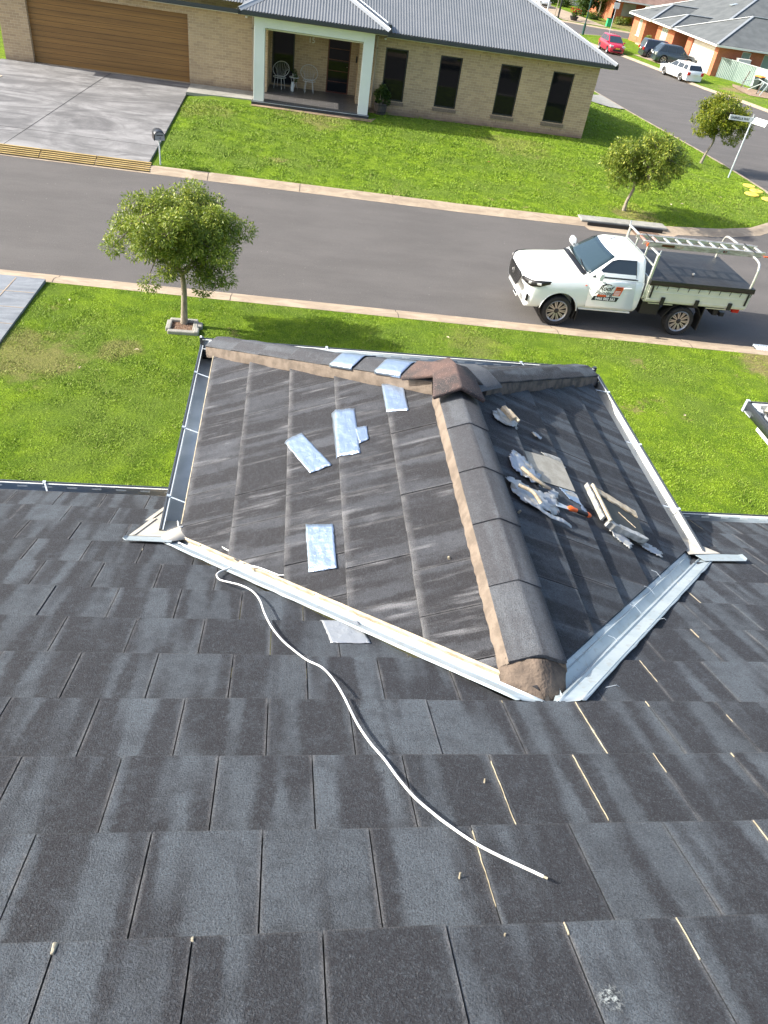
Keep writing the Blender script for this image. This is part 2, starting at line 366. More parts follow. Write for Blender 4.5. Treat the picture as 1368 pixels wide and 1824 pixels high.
M['white_paint'] = simple('white car paint', (.80, .83, .82), rough=.28, coat=.8); M['silver'] = simple('polished alloy', (.42, .42, .42), rough=.3, metal=.9)
M['alloy'] = simple('brushed tray aluminium', (.56, .57, .53), (.66, .66, .62), 4, .42, .6, stretch=(.3, 4, 4))
M['tray'] = simple('pale tray side panel', (.62, .62, .53), (.68, .67, .58), 2, .5, .15)
M['tarp'] = simple('black vinyl tarpaulin', (.018, .018, .019), (.026, .026, .027), 2, .5, bump=(3.5, .5, .03))
M['white_wire'] = simple('white painted wire', (.60, .60, .57), rough=.5)
M['orange'] = simple('orange plastic', (.80, .13, .02), rough=.45); M['orange_paint'] = simple('orange sticker', (.75, .12, .035), rough=.5)
M['navy'] = simple('dark sticker', (.008, .012, .022), rough=.5); M['text_white'] = simple('white lettering', (.8, .8, .8), rough=.6); M['text_black'] = simple('black lettering', (.015, .015, .015), rough=.6)
M['sign_white'] = simple('white reflective sign face', (.68, .71, .70), rough=.5)
M['yellow'] = simple('yellow rubber', (.62, .45, .05), (.70, .53, .09), 5, .7); M['yellow_strip'] = simple('yellow ramp stripe', (.34, .235, .08), (.45, .32, .12), 2, .8)
M['bark'] = simple('grey tree bark', (.20, .17, .13), (.32, .28, .22), 12, .9, stretch=(3, 3, .7), bump=(30, .7, .01))
M['bark_dark'] = simple('dark twig bark', (.10, .08, .06), rough=.9)
M['leafA'] = leaf_mat('glossy green leaves', (.085, .135, .02), (.225, .285, .035), (.42, .43, .07))
M['leafB'] = leaf_mat('yellow green leaves', (.08, .125, .012), (.24, .27, .02), (.42, .40, .04))
M['leafC'] = leaf_mat('dark shrub leaves', (.02, .045, .012), (.045, .085, .02), (.10, .15, .03))
M['leafD'] = leaf_mat('olive leaves', (.08, .12, .03), (.17, .22, .05), (.30, .33, .09))
M['concrete_roof'] = simple('grey concrete roof tiles', (.085, .094, .096), (.112, .122, .124), 1.1, .8, bump=(9, .3, .03))
M['brown_roof'] = simple('brown roof tiles', (.17, .105, .08), (.23, .15, .12), 1.3, .8, bump=(9, .3, .03))
M['fence'] = simple('green grey steel sheet', (.20, .27, .24), (.235, .30, .275), .8, .45)
M['fence_pale'] = simple('pale grey steel sheet', (.38, .45, .43), rough=.45)
M['red_paint'] = simple('red car paint', (.42, .012, .035), rough=.25, coat=.8); M['slate_paint'] = simple('slate blue car paint', (.045, .065, .085), rough=.3, metal=.4, coat=.8)
M['black_paint'] = simple('black blue car paint', (.02, .025, .045), rough=.25, coat=.8); M['lamp_red'] = simple('red lamp lens', (.45, .01, .01), rough=.2); M['lamp_clear'] = simple('clear lamp lens', (.6, .6, .6), rough=.12, metal=.3)
M['plate'] = simple('number plate', (.72, .72, .66), rough=.5); M['plate_y'] = simple('yellow number plate', (.75, .50, .04), rough=.5)
M['bin'] = simple('dark green bin', (.02, .035, .03), rough=.5); M['lid_o'] = simple('orange bin lid', (.75, .25, .03), rough=.5); M['lid_g'] = simple('green bin lid', (.03, .42, .15), rough=.5)
M['green_post'] = simple('dark green post paint', (.012, .06, .055), rough=.4); M['terracotta'] = simple('terracotta', (.40, .13, .06), rough=.8)
M['barrel'] = simple('dark barrel staves', (.10, .085, .075), (.05, .042, .038), 25, .8, stretch=(2, 2, .2)); M['porch_tile'] = None
def tilefloor():
    m, t, p = newmat('dark porch floor tiles'); k = NT(t); uv = k.coord('UV'); br = k.n('ShaderNodeTexBrick'); br.offset = .5; k.put(br.inputs['Vector'], uv)
    br.inputs['Scale'].default_value = 1; br.inputs['Brick Width'].default_value = .6; br.inputs['Row Height'].default_value = .3; br.inputs['Mortar Size'].default_value = .004
    k.put(br.inputs['Color1'], (.085, .08, .08)); k.put(br.inputs['Color2'], (.105, .10, .10)); k.put(br.inputs['Mortar'], (.25, .25, .24)); k.put(p.inputs['Base Color'], br.outputs['Color']); p.inputs['Roughness'].default_value = .4
    return m
M['porch_tile'] = tilefloor()
M['wall_white'] = simple('white painted wall', (.74, .72, .66), rough=.8); M['cream_door'] = simple('cream roller door', (.74, .70, .62), (.70, .66, .58), 1, .6)

# ------------------------------------------------------------------ terrain
def zroad(y): return -2.1 * min(1, max(0, (y - 24) / 42))
def offset(pl, d):
    out = []
    for i, p in enumerate(pl):
        a = Vector(pl[max(i-1, 0)]); b = Vector(pl[min(i+1, len(pl)-1)]); t = (b-a).normalized(); out.append((p[0] + t.y*d, p[1] - t.x*d))
    return out
def densify(pl, step):
    out = []
    for p, q in zip(pl, pl[1:]):
        n = max(1, int(math.dist(p, q) / step))
        for i in range(n): t = i/n; out.append((p[0]+t*(q[0]-p[0]), p[1]+t*(q[1]-p[1])))
    out.append(pl[-1]); return out
K1b = [(x, 10.57 - .042*x) for x in (-60, 90)]                    # back of the near kerb
K2b = [(-60, 22.2), (-12, 19.78), (-4.0, 19.3), (1, 19.05), (5.2, 18.8), (9.3, 18.72), (12.0, 18.78), (14, 19.1), (15.4, 19.6), (16.6, 20.5), (17.5, 21.7), (18.2, 23.2), (18.6, 24.8), (19.0, 28.6), (19.25, 32.3), (19.7, 43), (20.2, 51), (20.6, 66), (20, 80), (18, 100), (14, 130)]
K3b = [(90, 19.3), (42, 20.6), (39, 21.6), (36.8, 24), (36, 28), (35.2, 40), (35.0, 50), (35.35, 60), (35.0, 66), (34.3, 72), (33.1, 77.6), (31.4, 84), (30.2, 89.5), (30.7, 91.4), (32.2, 92.2), (34.9, 93.5), (38.3, 94.2), (90, 98)]
K4b = [(-60, 108), (24, 105.6), (34, 104.4), (37, 103.2), (41.5, 102.4), (90, 105)]
K1f = offset(densify(K1b, 4), -.66) if False else [(x, y + .63) for x, y in densify(K1b, 4)]
K2d = densify(K2b, .8); K2f = offset(K2d, .42)
K3d = densify(K3b, 1.); K3f = offset(K3d, -.42) if False else offset(K3d, -.45)
K4d = densify(K4b, 3); K4f = offset(K4d, .45)
def near_z(x, y):  # our lawn climbs gently towards the house
    d = max(0, (10.57 - .042*x) - y); return .12 + .30 * min(1, d / 9) + .015*math.sin(x*.9)*math.sin(y*.7) * min(1, d)
def dist_pl(x, y, pl):
    best = 1e9
    for (ax, ay), (bx, by) in zip(pl, pl[1:]):
        vx, vy = bx-ax, by-ay; t = max(0, min(1, ((x-ax)*vx+(y-ay)*vy)/(vx*vx+vy*vy))); best = min(best, math.hypot(x-ax-t*vx, y-ay-t*vy))
    return best
K2s = [K2b[i] for i in range(0, len(K2b))]
def far_z(x, y):
    d = dist_pl(x, y, K2s); t = min(1, d / 7.5); t = t*t*(3-2*t)
    pad = .50 if y < 50 else zroad(y) + .3
    z = (zroad(y) + .12) * (1-t) + pad * t
    if x < -3.2 and y < 40:
        q = min(1, max(0, (-3.2 - x)/.7)); d_ = .135 + .345*max(0, min(1, (y-19.7)/8.6)) - .035
        z = z*(1-q) + min(z, d_)*q
    return z
def opp_z(x, y): return zroad(y) + .12 + .12 * min(1, dist_pl(x, y, K3b) / 4)
def far2_z(x, y): return zroad(y) + .12 + .15 * min(1, dist_pl(x, y, K4b) / 8)
def sheet(name, poly, zf, cell, mat, kind='structure', x0=None, x1=None, y0=None, y1=None, parent=None):
    xs = [p[0] for p in poly]; ys = [p[1] for p in poly]
    x0 = min(xs) if x0 is None else x0; x1 = max(xs) if x1 is None else x1; y0 = min(ys) if y0 is None else y0; y1 = max(ys) if y1 is None else y1
    mb = MB(); idx = {}
    def vid(p):
        k_ = (round(p[0], 3), round(p[1], 3))
        if k_ not in idx: idx[k_] = len(mb.v); mb.v.append((k_[0], k_[1], zf(*k_)))
        return idx[k_]
    nx = int(math.ceil((x1-x0)/cell)); ny = int(math.ceil((y1-y0)/cell))
    for j in range(ny):
        strip = clip(clip(poly, 0, -1, -(y0+j*cell)), 0, 1, min(y1, y0+(j+1)*cell))
        if len(strip) < 3: continue
        for i in range(nx):
            c = clip(clip(strip, -1, 0, -(x0+i*cell)), 1, 0, min(x1, x0+(i+1)*cell))
            if len(c) < 3: continue
            f = []
            for p in c:
                v = vid(p)
                if not f or f[-1] != v: f.append(v)
            if len(f) > 1 and f[0] == f[-1]: f.pop()
            if len(set(f)) < 3: continue
            ar = sum(mb.v[f[q]][0]*mb.v[f[(q+1)%len(f)]][1]-mb.v[f[(q+1)%len(f)]][0]*mb.v[f[q]][1] for q in range(len(f)))
            if abs(ar) < 1e-5: continue
            if ar < 0: f.reverse()
            if len(set(f)) != len(f): continue
            mb.f.append(f); mb.m.append(0)
    o = mb.build(name, mat, parent, fix=False)
    if kind: o['kind'] = kind
    return o
def kerb(name, back, front, zf):
    """rollover kerb: lawn edge high, gutter tray low"""
    mb = MB(); prof = [(-.0, -.25), (0, .125), (.28, .13), (.55, .085), (.80, .022), (1, .006), (1, -.25)]
    rings = [[(b[0]+(f[0]-b[0])*t, b[1]+(f[1]-b[1])*t, zf(b[1])+z) for t, z in prof] for b, f in zip(back, front)]
    mb.loft(rings, caps=True); return struct(mb.build(name, M['kerb'], smooth=35))
gr = MB(); gr.box(-900, 900, -700, 1200, -3.2, -2.6); gg = struct(gr.build('ground', M['grass']))
near_poly = [(-45, 10.57+.042*45), (-45, -1), (60, -1), (60, 10.57-.042*60)]
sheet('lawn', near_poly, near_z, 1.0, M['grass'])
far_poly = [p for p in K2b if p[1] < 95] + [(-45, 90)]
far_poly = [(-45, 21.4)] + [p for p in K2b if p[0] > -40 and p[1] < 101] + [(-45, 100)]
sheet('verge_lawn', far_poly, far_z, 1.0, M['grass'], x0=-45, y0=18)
opp_poly = [(90, 21.)] + [p for p in K3b[1:-1]] + [(90, 98)]
sheet('opposite_lawn', opp_poly, opp_z, 2.0, M['grass'])
sheet('distant_lawn', [(-45, 107.6), (24, 105.6), (34, 104.4), (37, 103.2), (41.5, 102.4), (90, 105), (90, 220), (-45, 220)], far2_z, 5.0, M['grass'])
road_poly = [(-60, 11.0+2.6), (-60, 11.2+2.5), (90, 11.2-3.8), (90, 106), (-45, 109), (-45, 8)]
mbr = sheet('road', [(-60, 10.6), (100, 7.0), (100, 112), (-60, 112)], lambda x, y: zroad(y) - (0 if y < 200 else 0), 3.0, M['asphalt'])
K1d = densify(K1b, 4)
kerb('near_kerb', K1d, [(x, y+.63) for x, y in K1d], lambda y: 0)
kerb('far_kerb', K2d, K2f, zroad); kerb('opposite_kerb', K3d, K3f, zroad); kerb('distant_kerb', K4d, K4f, zroad)
# saw-cut joints across the kerbs (part of the kerb strips' own surface)
def kerb_joint(b, f, zf):
    d = Vector((f[0]-b[0], f[1]-b[1])).normalized(); t = Vector((-d.y, d.x)) * .006; mb = MB()
    prof = [(0.0, .125), (.28, .13), (.55, .085), (.80, .022), (.99, .006)]
    mb.loft([[(b[0]+(f[0]-b[0])*q+s_*t.x, b[1]+(f[1]-b[1])*q+s_*t.y, zf(b[1])+z+.003) for q, z in prof] for s_ in (-1, 1)], caps=False, closed=False)
    return struct(mb.build('kerb_joint', M['under']))
for x in (-4.75, -1.15, 2.45, 6.05, 9.2, -8.4): kerb_joint((x, 10.57-.042*x), (x, 11.2-.042*x), lambda y: 0)
for i in (33, 37, 41, 45): kerb_joint(K2d[i], K2f[i], zroad)
for x in (-2.4, .3, 3.1): kerb_joint((x, 19.18-.05*(x+2.0)), (x-.02, 18.78-.05*(x+2.0)), lambda y: 0)

# ------------------------------------------------------------------ our house: tiled roof with a hipped porch roof
G, TW = .34452 * 1.029, .3
th = R(24.634); ct, st, tn = math.cos(th), math.sin(th), math.tan(th); G = .35452; GP = .345
XC, A, ZE, YF, ZB = 1.10, 1.675, .413, 1.56, 3.5
def Pm(x, s, h=0): return (x, -s*ct + h*st, ZB + s*st + h*ct)                       # main roof: x, up-slope, height over nose plane
def Pl(y, u, h=0): return (XC - A + u*ct - h*st, y, ZB + ZE + u*st + h*ct)          # porch left face
def Pr(y, u, h=0): return (XC + A - u*ct + h*st, y, ZB + ZE + u*st + h*ct)          # porch right face
def Pf(x, u, h=0): return (x, YF - u*ct + h*st, ZB + ZE + u*st + h*ct)              # porch front face
house = thing('tiled_house', 'dark slate grey tiled house roof seen from above with a hipped porch roof', 'house')
rnd = random.random
def tiles(name, P, rows, a0, a1, g, clipf, mat, parent, shift=0, flip=1, jit=.0016):
    mb = MB(); att = []
    for r_ in rows:
        i0 = math.floor(a0 / TW) - 1; half = (r_ % 2) * .5
        for i in range(i0, int(a1 / TW) + 2):
            xa = (i + half) * TW + shift; xb = xa + TW; s0 = r_ * g; rv = rnd(); dh = (rnd()-.5) * 2 * jit; ds = (rnd()-.5) * .004; tw = (rnd()-.5) * .0025
            gap = .0021; th_ = .024
            nose_ = []
            for q_ in range(9):
                fx_ = q_/8; nose_.append((xa+gap+(TW-2*gap)*fx_, s0+ds+.0022*mnoise.noise(Vector((xa*31+fx_*7.3, s0*17, 0)))))
            if rv < .16: nose_[0] = (xa+gap+.004, s0+ds+.001); nose_.insert(0, (xa+gap, s0+ds+.006+rv*.05))
            if rv > .86: nose_[-1] = (xb-gap-.005, s0+ds+.001); nose_.append((xb-gap, s0+ds+.005+(1-rv)*.06))
            for base in clipf(nose_ + [(xb-gap, s0+g+.06), (xa+gap, s0+g+.06)], r_):
                if len(base) < 3: continue
                lv = [s0+ds-.006, s0+ds+.0025, s0+ds+.008, s0+g+.06]
                hz = [-.007, -.0018, 0.0, None]
                def hh(x, s):
                    b = max(0, s - s0 - ds)
                    c = -.027 * b / g + dh + tw * (x - xa) / TW * 2
                    if b < .0025: c += -.007 + (.0052) * b / .0025
                    elif b < .008: c += -.0018 + .0018 * (b - .0025) / .0055
                    e = min(x - xa - gap, xb - gap - x)
                    return c
                for q in range(3):
                    pl = clip(clip(base, 0, -1, -lv[q]), 0, 1, lv[q+1])
                    if len(pl) < 3: continue
                    n = len(pl); vs = [P(x, s, hh(x, s)) for x, s in pl] + [P(x, s, hh(x, s) - th_ - (0 if q else -.004)) for x, s in pl]
                    fs = [tuple(range(n))]
                    for e in range(n):
                        f = (e+1) % n
                        if abs(pl[e][1]-pl[f][1]) < 1e-6 and min(abs(pl[e][1]-lv[q]), abs(pl[e][1]-lv[q+1])) < 1e-6 : continue
                        fs.append((e, n+e, n+f, f))
                    mb.add(vs, fs); att += [((x-xa), (s-s0), rv) for x, s in pl] * 2
    return mb.build(name, mat, parent, fix=False, attr=att)
dL, dR = .125, .10
def clip_main(b, r_):
    if r_ >= 8: return [b]
    res = []; a_ = A - .04
    for sg, d_ in ((1, dL), (-1, dR)):
        sst = (ZE + .04*tn + d_*tn)/st + .02       # up-slope distance where the valley cut starts
        lo = clip(clip(b, 0, 1, sst), sg, 0, sg*XC - a_)
        hi = clip(b, 0, -1, -sst); hi = clip(hi, sg, -ct, sg*XC - A - ZE/tn - d_) if hi else hi
        res += [q for q in (lo, hi) if len(q) >= 3]
    return res
tiles('main_roof_tiles', Pm, range(0, 17), -5.4, 8.4, G, clip_main, M['tile'], house)
def clip_side(b, r_, mg=.035):   # coords (y,u)
    q = clip(b, 1, ct, YF + .004)
    q = clip(q, -1, -st/tn, ZE/tn - mg) if q else q
    q = clip(q, 0, 1, A/ct - .03) if q else q
    return [q] if q else []
tiles('porch_roof_tiles_left', Pl, range(0, 6), -3.2, 1.7, GP, clip_side, M['tile_porch'], house, shift=.11).name = 'porch_roof_tiles'
tiles('porch_roof_tiles', Pr, range(0, 6), -3.2, 1.7, GP, lambda b, r_: clip_side(b, r_, .095), M['tile'], house, shift=.02)
def clip_front(b, r_):
    q = clip(b, 1, ct, XC + A + .004); q = clip(q, -1, ct, -(XC - A - .004)) if q else q
    return [q] if q else []
tiles('porch_roof_tiles', Pf, range(0, 6), XC-A, XC+A, GP, clip_front, M['tile'], house)
# dark underlay sheets added below the tiles to block light
mb = MB()
mb.add([Pm(-5.5, .03, -.05), Pm(XC-A+.06, .03, -.05), Pm(XC-A+.06, 6, -.05), Pm(-5.5, 6, -.05)], [(0,1,2,3)])
mb.add([Pm(XC+A-.06, .03, -.05), Pm(8.5, .03, -.05), Pm(8.5, 6, -.05), Pm(XC+A-.06, 6, -.05)], [(0,1,2,3)])
mb.add([Pm(XC-A+.06, 2.6, -.05), Pm(XC+A-.06, 2.6, -.05), Pm(XC+A-.06, 6, -.05), Pm(XC-A+.06, 6, -.05)], [(0,1,2,3)])
zr_ = A / ct
mb.add([Pl(YF-.02, .03, -.05), Pl(YF-A, zr_, -.05), Pl(-(ZE+A*tn)/tn, zr_, -.05), Pl(-ZE/tn, .03, -.05)], [(0,1,2,3)])
mb.add([Pr(YF-.02, .03, -.05), Pr(YF-A, zr_, -.05), Pr(-(ZE+A*tn)/tn, zr_, -.05), Pr(-ZE/tn, .03, -.05)], [(0,1,2,3)])
mb.add([Pf(XC-A+.02, .03, -.05), Pf(XC+A-.02, .03, -.05), Pf(XC, zr_, -.05)], [(0,1,2)])
mb.build('underlay_light_block', M['under'], house, solid=.01)
# valley flashings: folded metal with raised ribs
def valley(sgn, name):
    mb = MB(); N = 34; rings = []
    slo = ZE/st + (-.02); shi = 2.85
    for i in range(N + 1):
        s = slo + (shi - slo) * i / N
        cx = XC + sgn * (A - (s*st - ZE)/tn)
        # out = towards main roof (away from the porch), in = towards the porch ridge
        ring = []
        jag = .012 * (mnoise.noise(Vector((i * .9, sgn * 3, 0))))
        for o_, h in ((-.158 - jag, .010), (-.146, .010), (-.140, .014), (-.134, .009), (-.055, .0), (-.045, .008), (-.035, 0), (0, -.03)):
            x = cx - sgn * o_ ; ring.append(Pm(x, s, h - .004))
        u = min((s*st - ZE)/st, A/ct - .10)
        for o_, h in (((.03, -.012), (.04, -.006), (.05, -.012), (.08, -.03), (.12, -.045)) if sgn < 0 else ((.02, -.012), (.045, -.010), (.05, -.004), (.055, -.010), (.085, -.012), (.13, -.045))):
            y = -(s*st)/tn ; yy = y + o_*1.0
            if sgn < 0: ring.append(Pl(yy, u, h - .012))
            else: ring.append(Pr(yy, u, h - .012))
        rings.append(ring)
    mb.loft(rings, caps=False, closed=False)
    o = mb.build(name, M['valley'], house, smooth=30, solid=.002); return o
valley(-1, 'valley_flashing'); valley(1, 'valley_flashing')
# folded out tails at the feet of both valleys
mb = MB(); 
def sheet4(mb, pts, mi=0): mb.add(pts, [tuple(range(len(pts)))], mi)
sheet4(mb, [Pm(-.86, 1.005, .013), Pm(-.60, .985, .010), Pm(-.60, 1.10, .016), Pm(-.86, 1.09, .016)])
sheet4(mb, [Pm(-.86, 1.005, .013), Pm(-.875, 1.03, .025), Pm(-.88, 1.075, .025), Pm(-.86, 1.09, .016)])
mb.build('flashing_tail', M['valley'], house, solid=.003)
mb = MB()
sheet4(mb, [Pm(2.80, .93, .012), Pm(3.12, .945, .02), Pm(3.10, 1.07, .02), Pm(2.80, 1.08, .014)]); sheet4(mb, [Pm(3.12, .945, .02), Pm(3.145, .955, .03), Pm(3.12, 1.05, .03), Pm(3.10, 1.07, .02)])
mb.build('flashing_tail', M['valley'], house, solid=.003)
mb = MB()
for x0, x1, s0, s1, h in ((-.785, -.55, .30, .66, .010), (-.82, -.55, .64, 1.0, .016)):
    sheet4(mb, [Pm(x0+.03, s0, h), Pm(x1, s0, h), Pm(x1, s1, h), Pm(x0-.04, s1, h)])
    sheet4(mb, [Pm(x0+.05, s0+.004, h+.006), Pm(x0+.065, s0+.004, h+.006), Pm(x0-.005, s1, h+.006), Pm(x0-.02, s1, h+.006)])
mb.build('apron_flashing', M['valley_old'], house, solid=.003)
mb = MB()
sheet4(mb, [Pm(2.83, .62, .05), Pm(3.0, .93, .02), Pm(2.75, .97, .02), Pm(2.74, .62, .10)])
mb.build('apron_flashing', M['valley_old'], house, solid=.003)
mb = MB()
ring = []
for i in range(13):
    t = i / 12; x = XC - A - .10 + .14*t; hh_ = .014 + .028 * math.sin(t * math.pi * .85) 
    ring.append([Pm(x, .99 - .16*t, hh_), Pm(x + .03, 1.10 - .1*t, max(.012, hh_ - .05))])
mb.loft(ring, caps=False, closed=False); mb.build('gutter_stop_fold', M['valley_old'], house, smooth=60, solid=.003)
# nails / wire hooks sticking out along the valley edges
mb = MB()
for x, s, dx, ds in ((2.43,1.48,.05,-.03),(1.95,2.07,.06,.0),(1.79,2.23,.06,-.02),(1.36,2.77,.08,-.01),(-.32,1.33,.05,-.03),(.17,1.99,.05,-.03),(2.40,1.05,-.03,-.05)):
    mb = MB(); mb.tube([Pm(x, s, .02), Pm(x+dx*.6, s+ds*.6, .028), Pm(x+dx*.8, s+ds, .018)], .0012, 5); mb.build('tile_clip', M['zinc'], house)
for y, u in ((-1.35, .62), (-1.55, .78), (-1.78, 1.0), (-2.1, 1.3)):
    mb = MB(); mb.tube([Pr(y, u-.05, .015), Pr(y+.03, u-.02, .02), Pr(y+.04, u+.01, .012)], .0012, 5); mb.build('tile_clip', M['zinc'], house)
# tan bedding strip along the cut tiles above the left valley
mb = MB(); rings = []
for i in range(70):
    u = .0 + (A/ct - .1) * i / 69; y = -(ZE + u*st)/tn + .03; wv = .002 + .007 * rnd(); off = (-.02 if rnd() < .14 else 0)
    rings.append([Pl(y + .016, u, -.004), Pl(y + .008 + wv*.4, u, .002 + off), Pl(y - wv, u, .001 + off), Pl(y - wv - .004, u, -.03)])
mb.loft(rings, caps=False, closed=False); mb.build('valley_mortar', M['foam'], house, smooth=60)
# ridge and hip capping
def cap_line(name, p, q, n, slopeang, w, mat, lift, parent, taper=None, mortar='mortar', start_pad=0.0, fil=1.10):
    p = Vector(p); q = Vector(q); d = (q - p).normalized(); L = (q-p).length; lat = d.cross(Vector((0,0,1))).normalized(); up = lat.cross(d).normalized()
    seg = L / n
    for i in range(n):
        a = p + d * (seg * i); b = p + d * (seg * (i + 1) + .035)
        mb = MB(); att = []; rings = []; rv = rnd()
        for j, t in enumerate((0, .02, .06, .5, 1)):
            c = a.lerp(b, t); hl = lift + .010 * (1 - t) + (-.004 if j == 0 else 0) + (rnd()-.5)*.002; ww = w * (1.0 + .03 * (1-t)); ring = []
            prof = [(-1, 0), (-.96, .012), (-.5, None), (-.14, None), (0, 'top'), (.14, None), (.5, None), (.96, .012), (1, 0)]
            for sx, kz in prof:
                x = sx * ww; z = hl + (ww - abs(x)) * math.tan(slopeang)
                if kz == 'top': z -= .004
                elif abs(sx) == .14: z -= .001
                elif abs(sx) == 1: z -= .004
                ring.append(c + lat * x + up * z); att.append((abs(sx) * .13 + .01 + (.15 if sx > 0 else 0), t * .36 + .05, rv))
            for sx, kz in prof[::-1]:
                x = sx * (ww - .012); z = hl - .020 + (ww - abs(x)) * math.tan(slopeang) - (.008 if sx == 0 else 0)
                ring.append(c + lat * x + up * z); att.append((abs(sx) * .13, t * .36, rv))
            rings.append(ring)
        mb.loft(rings); mb.build(name, mat, parent, smooth=28, attr=att)
    # mortar bed
    mb = MB(); rings = []; m_ = int(L / .03)
    for i in range(m_ + 1):
        c = p + d * (start_pad + (L - start_pad) * i / m_); jw = lambda: (rnd()-.5) * .007
        ts_ = math.tan(slopeang); f_ = fil
        rings.append([c + lat*x + up*z for x, z in ((-w*f_+jw(), -w*(f_-1)*ts_-.02), (-w*f_+jw()*.6, -w*(f_-1)*ts_+.004), (-w*1.0+jw()*.4, lift - .004), (w*1.0+jw()*.4, lift - .004), (w*f_+jw()*.6, -w*(f_-1)*ts_+.004), (w*f_+jw(), -w*(f_-1)*ts_-.02))])
    mb.loft(rings); mb.build('mortar_bedding', M[mortar], parent, smooth=50)
ridge_z = ZB + ZE + A*tn
apex = (XC, YF - A, ridge_z); rend = (XC, -2.47, ridge_z)
hz = math.atan(tn * .7071)
def surf_line(p, q, k): return Vector(p).lerp(Vector(q), k)
wr, wh = .124, .128
# caps sit on the two slopes: base of flange at +-w lies lift above the tiles
low = Vector((0, 0, -wr*tn)); lowh = Vector((0, 0, -wh*tn*.7071))
rend = (XC, -2.39, ridge_z)
cap_line('ridge_cap', Vector(rend)+low, Vector((XC, YF-A-.14, ridge_z))+low, 5, th*.92, wr, M['cap'], .050, house, fil=1.17)
hl0 = Vector((XC-A+.035, YF-.035, ZB+ZE+.035*tn)); hr0 = Vector((XC+A-.035, YF-.035, ZB+ZE+.035*tn)); ap = Vector(apex)
cap_line('hip_cap', hl0+lowh, hl0.lerp(ap, .975)+lowh, 7, hz, wh, M['cap'], .064, house)
cap_line('hip_cap', hr0+lowh, hr0.lerp(ap, .90)+lowh, 6, hz, wh, M['tile'], .060, house, mortar='mortar_dark')
# three way apex cap
def arm_cap(name, mat, dirs, top, parent, drop=.0):
    mb = MB(); Cc = Vector(top); n = len(dirs); pts = [Cc]; att = []
    E = []; 
    for (dx, dy, dz, L, w_, fall) in dirs:
        d = Vector((dx, dy, 0)).normalized(); lat = Vector((-d.y, d.x, 0)); e = Cc + d*L + Vector((0,0,dz))
        E.append((e, e + lat*w_ + Vector((0,0,-fall)), e - lat*w_ + Vector((0,0,-fall)), d, fall))
    vs = [Cc]; fs = []
    for e, a, b, d, f in E: vs += [e, a, b]
    K = []
    for i in range(n):
        j = (i+1) % n; k_ = (E[i][3] + E[j][3]); ang = k_.length
        kd = k_.normalized() if ang > .2 else Vector((-E[i][3].y, E[i][3].x, 0)); dist = .16 if ang > 1.2 else .15
        vs.append(Cc + kd*dist*(1.15 if ang > 1.2 else 1) + Vector((0,0,-E[i][4]*(.85)))); K.append(len(vs)-1)
    for i in range(n):
        j = (i+1) % n; ei, ai, bi = 1+3*i, 2+3*i, 3+3*i; ej, aj, bj = 1+3*j, 2+3*j, 3+3*j
        fs += [(0, ei, ai, K[i]), (0, K[i], bj, ej)]
    mb.add(vs, fs); o = mb.build(name, mat, parent, smooth=30, solid=.03, bevel=.010)
    return o
s2 = .7071
mcol = M['cap_red']
arm_cap('apex_cap', mcol, [(0, -1, -.01, .27, .165, .085), (1, 1, -.085, .16, .15, .065), (-1, 1, -.115, .29, .155, .07)], (XC-.015, YF-A-.02, ridge_z+.120), house)
# the dark half of the apex cap that laps the right hip
d_ = (hr0 - ap).normalized(); c0 = ap + d_*.05 + Vector((0,0,-.045)); c1 = ap + d_*.36 + Vector((0,0,-.035))
mb = MB(); lat = d_.cross(Vector((0,0,1))).normalized(); rings = []; att = []
for t in (0, .06, .5, 1):
    c = c0.lerp(c1, t); ring = []
    for x, z in ((-.19, .045), (-.17, .062), (-.05, .115), (.05, .115), (.17, .062), (.19, .045), (.165, .03), (0, .085), (-.165, .03)):
        ring.append(c + lat*x + Vector((0,0,z+.012*t))); att.append((.1, .2, .3))
    rings.append(ring)
mb.loft(rings); mb.build('apex_cap_lap', M['cap'], house, smooth=35, attr=att)
# near end of the ridge: broken mortar plug and slipped end cap
mb = MB(); N = 14; rings = []
for i in range(9):
    t = i / 8; y = -2.375 - .25*t; ww = .138 * (1 - .15*t); top = ridge_z + .030 - .15*t**1.3 + .010*(rnd()-.5)
    ring = []
    for j in range(N+1):
        a = -1 + 2*j/N; z = top - abs(a)**1.5 * ww * .55 + .006*(rnd()-.5) ; ring.append((XC - .01 + a*ww*1.04, y + .02*(rnd()-.5) - .03*(1-abs(a)), z))
    ring += [(XC+ww, y, ridge_z-.32), (XC-ww, y, ridge_z-.32)]; rings.append(ring)
mb.loft(rings); mb.build('ridge_end_mortar', simple('brown end mortar', (.085, .066, .052), (.15, .115, .088), 12, .92, bump=(70, .9, .008)), house, smooth=60)
mb = MB(); rings = []
for i in range(22):
    t = i/21; a = -1+2*t; x = XC + a*.130; z = ridge_z + .040 - abs(a)*.062; y = -2.345 - .03*math.sin(t*9) - .012*rnd()
    rings.append([(x, y+.006, z-.002), (x, y, z+.001+.004*rnd()), (x, y-.007, z-.003), (x, y, z-.03)])
mb.loft(rings); mb.build('cap_joint_mortar', M['mortar'], house, smooth=60)
# thin mortar lines where the ridge caps lap
for yy in (-.684, -1.111, -1.538, -1.965):
    mb = MB(); rings = []
    for i in range(15):
        a = -1 + 2*i/14; x = XC + a*.128; z = ridge_z + .0330 - abs(a)*.0626 + (.001 if rnd() < .6 else -.006); y = yy + .006*(rnd()-.5)
        rings.append([(x, y+.003, z-.004), (x, y+.001, z+.001), (x, y-.003, z-.001), (x, y, z-.01)])
    mb.loft(rings); mb.build('cap_joint_mortar', M['mortar'], house, smooth=60)
